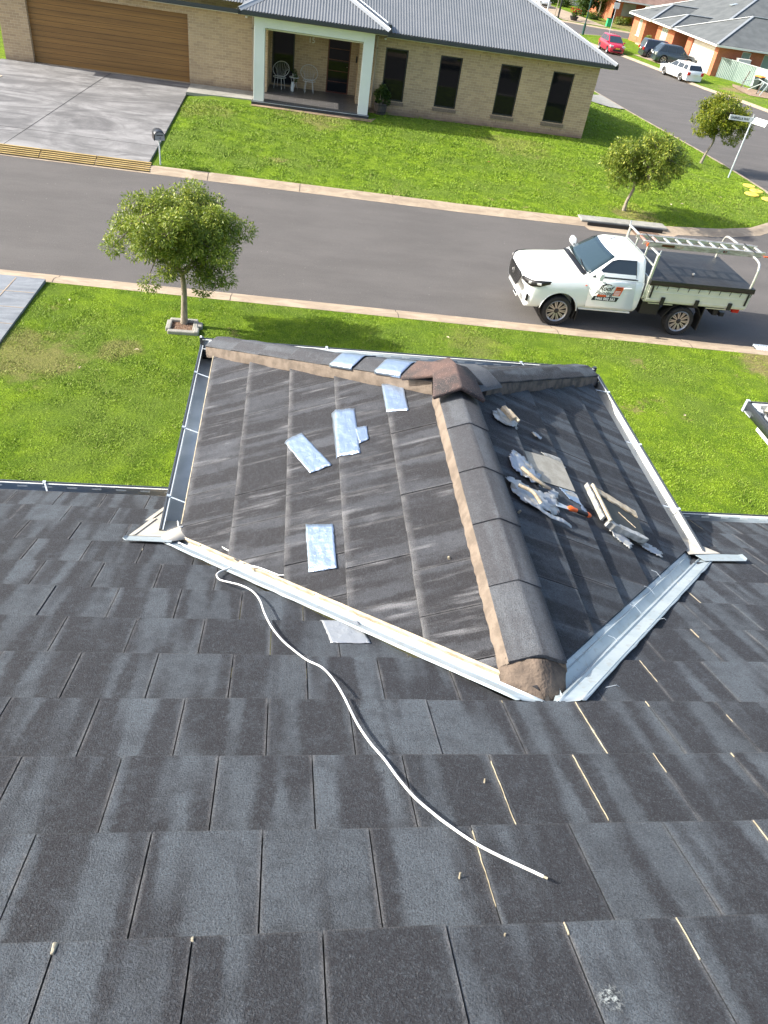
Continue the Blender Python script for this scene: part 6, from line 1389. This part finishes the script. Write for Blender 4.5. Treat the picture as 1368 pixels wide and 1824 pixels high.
for i in range(11):
    x = LX0+.10+i*.282; mb = MB(); mb.bar((x, -.45, 1.925), (x, -.05, 1.925), .055, .030); mb.build('rung', simple('red stained rung', (.45, .20, .15), (.60, .50, .45), 9, .5, .3) if i < 2 else M['alloy'], ld, bevel=.006)
for x, y0, c_ in ((.62, .30, 'red_door'), (.98, .16, 'foam'), (1.98, .28, 'tape_white'), (2.10, .1, 'lamp_red')):
    mb = MB(); mb.box(x, x+y0, -.5165, -.5125, 1.88, 1.93); mb.build('rail_sticker', M[c_], ld)
mb = MB(); mb.box(LX1-.02, LX1+.10, -.50, -.47, 1.86, 1.89); mb.build('rail_end', M['orange'], ld, bevel=.01)
mb = MB(); mb.box(LX0+.09, LX0+.13, -.514, -.49, 1.85, 1.93); mb.build('rail_end', M['orange'], ld, bevel=.01)
for x in (.42, 2.86): mb = MB(); mb.bar((x, -.54, 1.962), (x, .03, 1.962), .03, .006); mb.build('tie_strap', M['black'], ld)

def car(name, label, cat, loc, rz, paint, L=4.4, W=1.78, H=1.47, belt=.92, hood=.88, cab=(-.46, .22), roof=(-.40, .02), wb=2.6, r=.31, rear_lamps='lamp_red', plate='plate', scale=1., group=None, notch=False):
    """front towards +x; cab/roof given as fractions of L from centre (rear, front)"""
    t = thing(name, label, cat, loc, rz, group); t.scale = (scale,)*3; h = L/2; w2 = W/2
    def sec(hw_, zs, zt): return [(hw_-.10, .20), (hw_-.01, .30), (hw_, .55), (hw_-.01, zs-.08), (hw_-.07, zs), (hw_*.6, zt-.01), (0, zt)]
    b_r = lambda k_: (lambda y: k_*(abs(y)/w2)**3)
    st_ = [(-h, .16, w2-.10, belt-.30, belt-.28), (-h-.02, .16, w2-.05, belt-.12, belt-.10), (-h+.06, .14, w2-.03, belt-.01, belt), (-h+.5, .03, w2, belt, belt+.01), (0, 0, w2, belt-.02, belt), (cab[1]*L, 0, w2, belt-.03, belt-.0), (h-.5, -.06, w2-.02, hood-.08, hood), (h-.18, -.18, w2-.04, hood-.16, hood-.09), (h-.04, -.22, w2-.07, hood-.26, hood-.20), (h, -.22, w2-.12, .5, .52)]
    mb = MB(); mb.loft([half_ring(x, sec(a, b, c), b_r(k_)) for x, k_, a, b, c in st_]); bd = mb.build('body', M[paint], t, smooth=45)
    cuts = []
    for x in (-wb/2, wb/2): c = MB(); c.prism([(x+(r+.05)*math.cos(q_*2*math.pi/24), r+(r+.05)*math.sin(q_*2*math.pi/24)) for q_ in range(24)], -W, W, 'y'); cuts.append(c.build('c', M[paint]))
    bool_cut(bd, cuts); mb = MB(); mb.box(-h+.3, h-.3, -w2+.22, w2-.22, .22, .62); mb.build('underbody', M['black'], t)
    x0, x1, x2, x3 = cab[0]*L, roof[0]*L, roof[1]*L, cab[1]*L; yw = lambda z: (w2-.06) - .20*(z-belt)/(H-belt)
    xr = lambda z: x0+(x1-x0)*(z-belt)/(H-.05-belt); xf = lambda z: x3+(x2-x3)*(z-belt)/(H-.05-belt)
    mb = MB(); mb.loft([cab_ring(z, xr(min(z, H-.05))+e, xf(min(z, H-.05))-e, yw(min(z, H-.05))-e, .10, 0) for z, e in ((belt-.02, 0), (belt+(H-belt)*.5, 0), (H-.06, 0), (H-.015, .07), (H, .22))]); mb.build('cabin', M[paint], t, smooth=50)
    def quad(zs_, fx, sgn_, nm, mat='glass_car', ins=.07):
        mb = MB(); mb.add([(fx(z)+sgn_*.012, s_*(yw(z)-ins), z) for z, s_ in ((zs_[0], -1), (zs_[0], 1), (zs_[1], 1), (zs_[1], -1))], [(0,1,2,3)]); return mb.build(nm, M[mat], t, solid=.006)
    quad((belt+.03, H-.09), xf, 1, 'windscreen', 'screen'); quad((belt+.06, H-.10), xr, -1, 'rear_window')
    for s_ in (-1, 1):
        xs_ = [xr(belt+.2)+.10] + [x1+(x2-x1)*f for f in ((.22, .60) if not notch else (.1, .52))] + [None]
        za, zc = belt+.05, H-.10; n = 3
        cutx = [xr(za)+.14, xr(za)+(xf(za)-xr(za))*.30, xr(za)+(xf(za)-xr(za))*.60, xf(za)-.10]
        for i in range(n):
            a, b_ = cutx[i]+.03, cutx[i+1]-.03; ta = a if i else xr(zc)+.14; tb = b_ if i < n-1 else xf(zc)-.08
            mb = MB(); mb.add([(a, s_*(yw(za)+.006), za), (b_, s_*(yw(za)+.006), za), (tb, s_*(yw(zc)+.006), zc), (ta, s_*(yw(zc)+.006), zc)], [(0,1,2,3)]); mb.build('side_window', M['glass_car'], t, solid=.006)
        for x in (-wb/2, wb/2): make_wheel(t, x, s_*(w2-.12), r, .20, s_, 5, detail=False, cap='silver')
        mb = MB(); mb.box(xf(belt)-.25, xf(belt)-.13, *sorted((s_*(w2-.05), s_*(w2+.12))), belt+.0, belt+.12); mb.build('mirror', M[paint], t, bevel=.03)
        mb = MB(); mb.box(-h-.005, -h+.16, *sorted((s_*(w2-.30), s_*(w2-.045))), belt-.30, belt-.06); mb.build('tail_lamp', M[rear_lamps], t, bevel=.02)
        mb = MB(); mb.box(h-.42, h-.09, *sorted((s_*(w2-.42), s_*(w2-.06))), hood-.27, hood-.12); mb.build('headlight', M['lamp_clear'], t, bevel=.03)
        mb = MB(); mb.bar((-wb/2+r+.1, s_*(w2+.004), .50), (wb/2-r-.1, s_*(w2+.004), .50), .03, .012, up=(0, 1, 0)); mb.build('side_strip', M[paint], t)
    mb = MB(); mb.box(h-.03, h+.012, -w2*.55, w2*.55, .33, .48); mb.build('grille', M['black'], t, bevel=.02)
    for x, sg_ in ((-h-.03, -1), (h+.014, 1)): mb = MB(); mb.box(x-.01, x+.01, -.2, .2, .50, .60) if sg_ > 0 else mb.box(x-.012, x+.012, -.2, .2, belt-.28, belt-.17); mb.build('number_plate', M[plate], t)
    return t
car('station_wagon', 'white station wagon parked at the kerb in front of the red brick house', 'car', (34.42, 69.35, -2.1), R(102), 'white_paint', L=4.5, W=1.76, H=1.43, wb=2.55, cab=(-.47, .20), roof=(-.40, .04))
car('suv', 'slate blue family SUV on the driveway, between the white wagon and the darker SUV', 'car', (36.75, 76.75, -1.93), R(-6), 'slate_paint', L=4.3, W=1.82, H=1.62, belt=.98, hood=.98, cab=(-.47, .24), roof=(-.36, .08), wb=2.5, r=.36, rear_lamps='lamp_clear')
car('suv', 'black blue SUV with tall red tail lamps, furthest in on the driveway', 'car', (36.4, 79.5, -1.95), R(-4), 'black_paint', L=4.2, W=1.76, H=1.60, belt=.98, hood=.98, cab=(-.48, .24), roof=(-.44, .08), wb=2.5, r=.35)
car('hatchback', 'bright red hatchback facing the camera at the grass verge', 'car', (31.75, 81.0, -2.09), R(-90), 'red_paint', L=3.9, W=1.70, H=1.50, belt=.92, hood=.90, cab=(-.47, .30), roof=(-.38, .06), wb=2.45, r=.30, plate='plate_y')
car('sedan', 'white car at the top of the photo beyond the grey roof, facing the camera', 'car', (33.35, 118.2, -1.95), R(-80), 'white_paint', L=4.5, W=1.80, H=1.46, cab=(-.40, .24), roof=(-.24, .04), wb=2.6, scale=1.12)

# ------------------------------------------------------------------ orange brick house beyond the side street
hb = thing('brick_house', 'orange red brick house with grey hip roofs and cream garage door beyond the side street', 'house', (0, 0, 0))
BZ = -1.95; EZ = .55; tb = math.tan(R(22.5))
mb = MB()
wallx = []
def wx(x, holes, y0, y1, z0=BZ-.3, z1=EZ+.1, th_=.24):
    us = sorted({y0, y1, *[h_[0] for h_ in holes], *[h_[1] for h_ in holes]})
    for a, b_ in zip(us, us[1:]):
        z = z0
        for c0, c1 in sorted([(h_[2], h_[3]) for h_ in holes if h_[0] <= a+1e-6 and h_[1] >= b_-1e-6]):
            if c0 > z: mb.box(x, x+th_, a, b_, z, c0)
            z = c1
        if z < z1: mb.box(x, x+th_, a, b_, z, z1)
def wy(y, holes, x0, x1, z0=BZ-.3, z1=EZ+.1, th_=.24):
    us = sorted({x0, x1, *[h_[0] for h_ in holes], *[h_[1] for h_ in holes]})
    for a, b_ in zip(us, us[1:]):
        z = z0
        for c0, c1 in sorted([(h_[2], h_[3]) for h_ in holes if h_[0] <= a+1e-6 and h_[1] >= b_-1e-6]):
            if c0 > z: mb.box(a, b_, y, y+th_, z, c0)
            z = c1
        if z < z1: mb.box(a, b_, y, y+th_, z, z1)
wx(38.6, [(72.75, 77.9, BZ, .35)], 72.0, 79.1); wy(72.0, [(41.0, 41.9, -1.0, .35), (43.2, 44.1, -1.0, .35)], 38.84, 52)
wx(40.6, [(79.5, 81.3, BZ+.1, .3)], 79.1, 82.0); wx(38.3, [(83.6, 85.2, -1.05, .30)], 82.0, 86.4); wy(82.0-.24, [], 38.3, 40.6)
wx(40.3, [(86.8, 88.8, BZ+.1, .35)], 86.4, 89.2); wy(86.4-.24+.24, [], 38.54, 40.3); wy(89.2, [], 38.0, 40.3); wx(38.0, [(90.3, 91.3, -1.2, .3)], 89.44, 92.8); wy(92.8, [], 38.0, 50)
mb.build('wall', M['brick_red'], hb)
mb = MB(); mb.box(38.75, 38.8, 72.75, 77.9, BZ, .35); gdd = mb.build('garage_door', M['cream_door'], hb)
for i in range(1, 8): mb = MB(); z = BZ+i*.29; mb.box(38.742, 38.749, 72.76, 77.89, z-.006, z+.006); mb.build('door_groove', M['drain'], gdd)
def bwin(y0, y1, z0, z1, x, mull=1, gl='glass_lit'):
    f = MB(); f.box(x+.02, x+.08, y0, y1, z0, z0+.07); f.box(x+.02, x+.08, y0, y1, z1-.07, z1)
    for i in range(mull+2): yy = y0+(y1-y0-.07)*i/(mull+1); f.box(x+.02, x+.08, yy, yy+.07, z0, z1)
    f = f.build('window', M['wall_white'], hb); g_ = MB(); g_.box(x+.05, x+.06, y0, y1, z0, z1); g_.build('glass', M[gl], f)
    s_ = MB(); s_.box(x-.05, x+.02, y0-.05, y1+.05, z0-.08, z0); s_.build('sill', M['wall_white'], f)
bwin(83.6, 85.2, -1.05, .30, 38.3, 2); bwin(86.8, 88.8, BZ+.1, .35, 40.3, 1); bwin(90.3, 91.3, -1.2, .3, 38.0, 0); bwin(79.5, 81.3, BZ+.1, .3, 40.6, 1, 'glass')
for x0 in (41.0, 43.2):
    f = MB(); f.box(x0, x0+.9, 72.05, 72.1, -1.0, -.94); f.box(x0, x0+.9, 72.05, 72.1, .29, .35); f.box(x0, x0+.06, 72.05, 72.1, -1, .35); f.box(x0+.84, x0+.9, 72.05, 72.1, -1, .35); f = f.build('window', M['wall_white'], hb)
    g_ = MB(); g_.box(x0, x0+.9, 72.08, 72.09, -1, .35); g_.build('blind', M['fence'], f)
def hip(par, x0, x1, y0, y1, ez, mat, tn_=tb, trim='ridge_metal', name='roof', gut='white_gutter'):
    hx, hy = (x1-x0)/2, (y1-y0)/2; m_ = min(hx, hy); z = ez+m_*tn_
    A_, B_ = ((x0+m_, (y0+y1)/2, z), (x1-m_, (y0+y1)/2, z)) if hx >= hy else (((x0+x1)/2, y0+m_, z), ((x0+x1)/2, y1-m_, z))
    c = [(x0, y0, ez), (x1, y0, ez), (x1, y1, ez), (x0, y1, ez)]; b_ = MB()
    if hx >= hy: b_.add(c + [A_, B_], [(0,1,5,4), (1,2,5), (2,3,4,5), (3,0,4)]); ends = (A_, B_, B_, A_)
    else: b_.add(c + [A_, B_], [(0,1,4), (1,2,5,4), (2,3,5), (3,0,4,5)]); ends = (A_, A_, B_, B_)
    ro = b_.build(name, M[mat], par, solid=.03)
    for p_, q_ in list(zip(c, ends)) + [(A_, B_)]:
        if (Vector(p_)-Vector(q_)).length < .1: continue
        b_ = MB(); b_.bar(Vector(p_)+Vector((0, 0, .05)), Vector(q_)+Vector((0, 0, .06)), .24, .07); b_.build('ridge_cap', M[trim], ro, bevel=.02)
    b_ = MB(); g1 = .10
    b_.box(x0-g1, x1+g1, y0-g1, y0+.01, ez-.16, ez-.02); b_.box(x0-g1, x1+g1, y1-.01, y1+g1, ez-.16, ez-.02); b_.box(x0-g1, x0+.01, y0, y1, ez-.16, ez-.02); b_.box(x1-.01, x1+g1, y0, y1, ez-.16, ez-.02); b_.box(x0, x1, y0, y1, ez-.18, ez-.16); b_.build('gutter', M[gut], par)
hip(hb, 38.0, 53.0, 71.4, 81.6, .66, 'concrete_roof'); hip(hb, 37.65, 47, 81.65, 86.7, .665, 'concrete_roof'); hip(hb, 37.45, 48, 86.75, 93.3, .67, 'concrete_roof'); hip(hb, 40.9, 60, 79.0, 98, .90, 'concrete_roof')
mb = MB(); mb.bar((45.6, 86.8, 2.95), (46.3, 86.8, 3.15), .6, .05); mb.build('skylight', M['glass_lit'], hb)
mb = MB(); mb.box(37.4, 40.5, 86.2, 89.2, BZ-.2, BZ+.22); mb.build('entry_step', M['kerb'], hb)
for (x, y, s_, lb) in ((37.7, 86.7, .42, 'larger rust coloured shrub pot on the entry step of the orange brick house'), (37.8, 85.9, .32, 'smaller rust coloured shrub pot on the entry step of the orange brick house')):
    t = thing('potted_shrub', lb, 'potted plant', (x, y, BZ+.22)); mb = MB(); mb.lathe([(0, 0), (s_*.5, 0), (s_*.8, s_), (s_*.7, s_), (0, s_*.9)], 12); mb.build('pot', M['terracotta'], t, smooth=50); leaf_blob('foliage', 'leafD', [(0, 0, s_*1.6, s_)], 500, .16, t, seed=int(x*10))
for i, (x, y, z, lb) in enumerate(((38.0, 80.7, -1.4, 'orange cushion shaped thing by the dark entry of the orange brick house'), (37.9, 80.2, -1.5, 'pink cushion shaped thing by the dark entry of the orange brick house'))):
    mb = MB(); mb.lathe([(0, -.5), (.35, -.35), (.45, 0), (.35, .35), (0, .5)], 6, M=Matrix.Translation((x, y, z+.35)) @ Matrix.Rotation(R(60), 4, 'X')); tag(mb.build('cushion', M['orange'] if i == 0 else simple('pink cloth', (.75, .35, .33)), smooth=40), lb, 'cushion')
mb = MB(); mb.box(40.3, 41.6, 71.0, 71.5, -1.95, -.1); wt = tag(mb.build('storage_cabinet', M['cream_door'], bevel=.04), 'cream outdoor cabinet standing between the steel fence and the orange brick house', 'cabinet')
# driveway of that house
sheet('neighbour_driveway', [(35.3, 74.4), (38.7, 72.7), (38.7, 81.5), (33.9, 80.0)], lambda x, y: opp_z(x, y)+.03, 2, M['kerb'])
sheet('dirt_patch', [(37.6, 62.0), (39.0, 61.0), (42, 62), (41.5, 66), (39.2, 68.4), (38.6, 67.2)], lambda x, y: opp_z(x, y)+.03, 2, M['soil'])
mb = MB(); mb.box(33.5, 34.6, 64.15, 64.35, -2.02, -2.012); struct(mb.build('road_marking', M['sign_white']))
# steel fence
fp = [(39.0, 72.2), (40.2, 70.6), (41.0, 68.6), (41.9, 66.4), (42.9, 64.2), (43.9, 62.0)]
fn = thing('steel_fence', 'tall green grey sheet steel fence stepping down from the orange brick house', 'fence')
for i, (p_, q_) in enumerate(zip(fp, fp[1:])):
    n = 12; b_ = MB(); d = Vector(q_)-Vector(p_); nn = Vector((-d.y, d.x)).normalized(); rows = []
    for k_ in range(n*4+1): f = k_/(n*4); o_ = .02*(1 if (k_//2) % 2 else -1); rows.append([(p_[0]+d.x*f+nn.x*o_, p_[1]+d.y*f+nn.y*o_, z) for z in (-2.05, -.33)])
    b_.loft(rows, caps=False, closed=False); b_.build('fence_panel', M['fence'] if i < 2 else M['fence_pale'], fn, solid=.006)
    b_ = MB(); b_.bar((p_[0], p_[1], -.31), (q_[0], q_[1], -.31), .06, .05); b_.build('top_rail', M['fence_pale'], fn)
for p_ in fp: b_ = MB(); b_.box(p_[0]-.03, p_[0]+.03, p_[1]-.03, p_[1]+.03, -2.1, -.28); b_.build('post', M['fence'], fn)
def bin_(x, y, lid, label, rz):
    t = thing('wheelie_bin', label, 'bin', (x, y, -1.88), rz, 'wheelie bins beside the steel fence'); mb = MB(); mb.loft([[(-a, -b, z), (a, -b, z), (a, b, z), (-a, b, z)] for a, b, z in ((.22, .24, .05), (.29, .33, .95), (.31, .35, .97), (.31, .35, 1.0))]); mb.build('bin_body', M['bin'], t, bevel=.02)
    mb = MB(); mb.loft([[(-a, -b, z), (a, -b, z), (a, b, z), (-a, b, z)] for a, b, z in ((.33, .38, .99), (.33, .38, 1.03), (.2, .25, 1.09))]); mb.build('lid', M[lid], t, bevel=.03)
    for s_ in (-1, 1): mb = MB(); mb.lathe([(0, -.03), (.1, -.03), (.1, .03), (0, .03)], 12, M=Matrix.Translation((s_*.26, .28, .10)) @ Matrix.Rotation(R(90), 4, 'Y')); mb.build('wheel', M['black'], t)
bin_(40.95, 67.35, 'lid_o', 'dark wheelie bin with an orange and yellow lid beside the steel fence', .4); bin_(41.75, 66.2, 'lid_g', 'dark wheelie bin with a bright green lid beside the steel fence', .5)
fr = thing('pipe_frame', 'pale bent pipe frame standing on the bare soil in front of the bins', 'pipe frame', (0, 0, 0))
for a in ([(39.5, 66.5, -1.95), (39.0, 66.6, -1.3), (40.6, 66.8, -1.0)], [(40.6, 66.8, -1.0), (39.9, 63.8, -.95), (38.5, 62.3, -1.9)], [(39.9, 64.5, -.97), (39.2, 63.9, -1.7)], [(39.9, 64.6, -.97), (39.6, 66.2, -1.8)], [(40.2, 65.4, -.98), (39.6, 64.4, -1.75)]): mb = MB(); mb.tube([Vector(q_) for q_ in a], .035, 6); mb.build('pipe', M['fence_pale'], fr, smooth=40)
for (x, y, dx, h_, lb) in ((39.35, 67.15, .35, 1.35, 'dark stake leaning beside the bare soil, nearer the wagon'), (38.9, 63.5, .25, 1.0, 'dark stake leaning in the bare soil in front of the green lidded bin')):
    mb = MB(); mb.tube([(x, y, -2.05), (x+dx, y, -1.9+h_)], .045, 6); tag(mb.build('stake', M['bark_dark'], smooth=60), lb, 'stake')

# ------------------------------------------------------------------ far street: houses, poles, shrubs
hc = thing('brown_roof_house', 'brown tiled house with a dark garage door behind the cross street', 'house'); BZ = -1.8; mb = MB()
mb.box(41.5, 46.8, 110.0, 110.3, BZ-.3, .75); mb.box(51.5, 62, 109.0, 109.3, BZ-.3, .75); mb.box(46.8, 47.1, 106.7, 110.3, BZ-.3, .75); mb.box(47.1, 47.5, 106.7, 107, BZ-.3, .75); mb.box(51.2, 62, 106.7, 107.0, BZ-.3, .75); mb.box(41.5, 41.8, 110, 122, BZ-.3, .75); mb.build('wall', M['brick_red'], hc)
mb = MB(); mb.box(47.5, 51.2, 106.9, 107.0, BZ-.2, .5); mb.build('garage_door', M['alu_dark'], hc)
for x in (44.4, 46.6): mb = MB(); mb.box(x-.12, x+.12, 106.2, 106.45, BZ-.2, .8); mb.build('porch_post', M['wall_white'], hc)
mb = MB(); mb.box(42.6, 44.4, 109.93, 109.98, -1.0, .4); mb.build('window', M['glass_lit'], hc)
hip(hc, 40.6, 66, 105.9, 124, .9, 'brown_roof', gut='wall_white'); hip(hc, 60, 110, 100, 128, 1.4, 'brown_roof', gut='wall_white')
hd = thing('far_house', 'house with brown walls and a cream corner at the top edge of the photo', 'house'); mb = MB(); mb.box(33.5, 41.2, 131, 131.3, BZ-.3, 1.0); mb.build('wall', M['brick_brown'], hd); mb = MB(); mb.box(41.2, 44.5, 127.5, 131.3, BZ-.3, 1.3); mb.build('cream_wall', M['wall_white'], hd)
mb = MB(); mb.box(36.2, 38.6, 130.9, 130.98, BZ, .7); mb.build('garage_door', M['alu_dark'], hd); hip(hd, 30, 46, 126.8, 142, 1.3, 'brown_roof')
sheet('far_driveway', [(33.4, 104.9), (39.0, 103.4), (35.9, 121), (31, 124)], lambda x, y: far2_z(x, y)+.04, 3, M['kerb'])
lp = thing('lamp_post', 'dark green street lamp post on the grass verge beside the red car', 'lamp post', (31.9, 91.3, -2.0)); mb = MB(); mb.tube([(0, 0, -.3), (0, 0, 1.1)], .13, 10); mb.build('base', M['green_post'], lp, smooth=60)
mb = MB(); mb.tube([(0, 0, 1.1), (0, 0, 7.2)], .07, 10); mb.build('post', M['green_post'], lp, smooth=60); mb = MB(); mb.tube([(0, 0, 7.1), (.6, -.3, 7.4), (1.2, -.6, 7.4)], .05, 8); mb.build('arm', M['green_post'], lp, smooth=60); mb = MB(); mb.lathe([(0, 0), (.2, 0), (.26, .12), (.1, .22), (0, .24)], 12, M=Matrix.Translation((1.3, -.65, 7.28))); mb.build('lantern', M['wall_white'], lp, smooth=50)
for (x, y, h_, r_, mat_, lb) in ((33.5, 113.2, 4.5, .09, 'zinc', 'grey pole beside the white car at the top of the photo'), (33.1, 106.2, 4.0, .12, 'alu_dark', 'thick dark pole at the far pavement, right of the young tree stake')):
    mb = MB(); mb.tube([(x, y, -2.2), (x, y, -2+h_)], r_, 8); po = thing('pole', lb, 'pole', (0, 0, 0)); mb.build('post', M[mat_], po, smooth=60); mb = MB(); mb.lathe([(0, 0), (r_*1.3, 0), (r_*1.3, .1), (0, .14)], 8, M=Matrix.Translation((x, y, -2+h_))); mb.build('cap', M[mat_], po)
ss_ = thing('road_sign', 'thin pole with a small white sign across the street behind the red car', 'sign', (37.0, 97.0, -2.0)); mb = MB(); mb.tube([(0, 0, -.2), (0, 0, 3.1)], .035, 8); mb.build('post', M['zinc'], ss_, smooth=60); mb = MB(); mb.box(-.35, .35, -.03, -.01, 2.5, 3.1); mb.build('sign_plate', M['sign_white'], ss_, bevel=.005)
pb = thing('flower_bowl', 'dark bowl of red flowers on the far pavement', 'potted plant', (35.0, 105.6, -1.93)); mb = MB(); mb.lathe([(0, 0), (.35, 0), (.6, .45), (.5, .45), (0, .4)], 14); mb.build('bowl', M['alu_dark'], pb, smooth=50); leaf_blob('foliage', 'leafC', [(0, 0, .7, .4)], 400, .16, pb, seed=8); mb = MB()
rg = random.Random(2)
for i in range(40): a, b_, c_ = rg.gauss(0, .3), rg.gauss(0, .2), .8+rg.random()*.5; mb.box(a-.05, a+.05, b_-.05, b_+.05, c_, c_+.08)
mb.build('red_flowers', M['lamp_red'], pb)
gb = thing('green_cabinet', 'small bright green cabinet on the grass across the street', 'cabinet', (39.4, 104.6, -1.95)); mb = MB(); mb.box(-.35, .35, -.25, .25, 0, .85); mb.build('box', M['lid_g'], gb, bevel=.03); mb = MB(); mb.box(-.4, .4, -.3, .3, .85, .93); mb.build('lid', M['green_post'], gb, bevel=.02)
tree('garden_tree', 'pale olive tree with a thin trunk in front of the far garden hedge', (40.6, 113.2, -1.9), (0, 0, 3.6), (2.9, 2.4, 1.5), [(0, 0, -.1, .12), (.1, 0, 1.2, .09), (0, 0, 2.3, .07)], 55, 6000, .30, 'leafD', 51, .65, low=2.0)
tree('garden_tree', 'wider olive tree above the garden beside the dark garage', (45.2, 112.0, -1.9), (0, 0, 3.9), (3.6, 2.6, 1.6), [(0, 0, -.1, .14), (.1, .1, 1.3, .10), (0, 0, 2.5, .08)], 65, 7500, .32, 'leafD', 52, .7, low=2.3)
def shrub(x, y, r_, h_, mat_, lb, seed, n=1500, ls=.2):
    t = thing('shrub', lb, 'shrub', (x, y, -1.9)); leaf_blob('foliage', mat_, [(rnd()*r_*1.2-r_*.6, rnd()*r_*.8-r_*.4, h_*.5+rnd()*h_*.3, r_*.6) for _ in range(9)], n, ls, t, seed=seed); mb = MB()
    for k_ in range(4): mb.tube([(0, 0, -.1), (r_*.3*math.cos(k_*1.6), r_*.3*math.sin(k_*1.6), h_*.6)], [.05, .02], 5)
    mb.build('stems', M['bark_dark'], t); return t
shrub(39.3, 115.0, 1.9, 2.4, 'leafC', 'big dark shrub left of the thin olive trunk', 61, 2600, .28); shrub(42.4, 114.6, 2.3, 2.5, 'leafC', 'big dark shrub right of the thin olive trunk', 62, 2800, .28); shrub(45.5, 113.8, 1.8, 2.0, 'leafC', 'dark shrub under the wide olive tree', 63, 2000, .28)
shrub(36.2, 124, 1.3, 1.1, 'leafC', 'low clipped hedge shrub left of the cream house corner', 64); shrub(38.6, 122.5, 1.2, 1.1, 'leafC', 'round clipped shrub in front of the cream house corner', 65); shrub(37.6, 111.5, .7, .9, 'leafC', 'small shrub behind the flower bowl', 66, 700); shrub(39.2, 110.2, .9, .7, 'leafC', 'low blue green shrub on the edge of the far lawn', 67, 800)
shrub(43.5, 109.3, .6, .8, 'leafB', 'yellow flowering shrub beside the white porch post', 68, 600); shrub(42.2, 108.6, 1.0, .6, 'leafD', 'pale low shrub bed on the far lawn', 69, 700); shrub(47.6, 105.3, .8, .9, 'leafC', 'dark shrub beside the dark garage door', 70, 700)
# street tree stake
st1 = thing('young_tree', 'young bare tree tied to a stake on the far pavement', 'tree', (32.9, 107.3, -2.0)); mb = MB(); mb.tube([(0, 0, -.1), (.1, 0, 1.5), (0, 0, 3.2)], [.06, .05, .02], 6); mb.build('trunk', M['bark'], st1, smooth=60); leaf_blob('crown', 'leafD', [(0, 0, 3.2, .5), (.2, 0, 2.7, .4)], 500, .2, st1, seed=77)
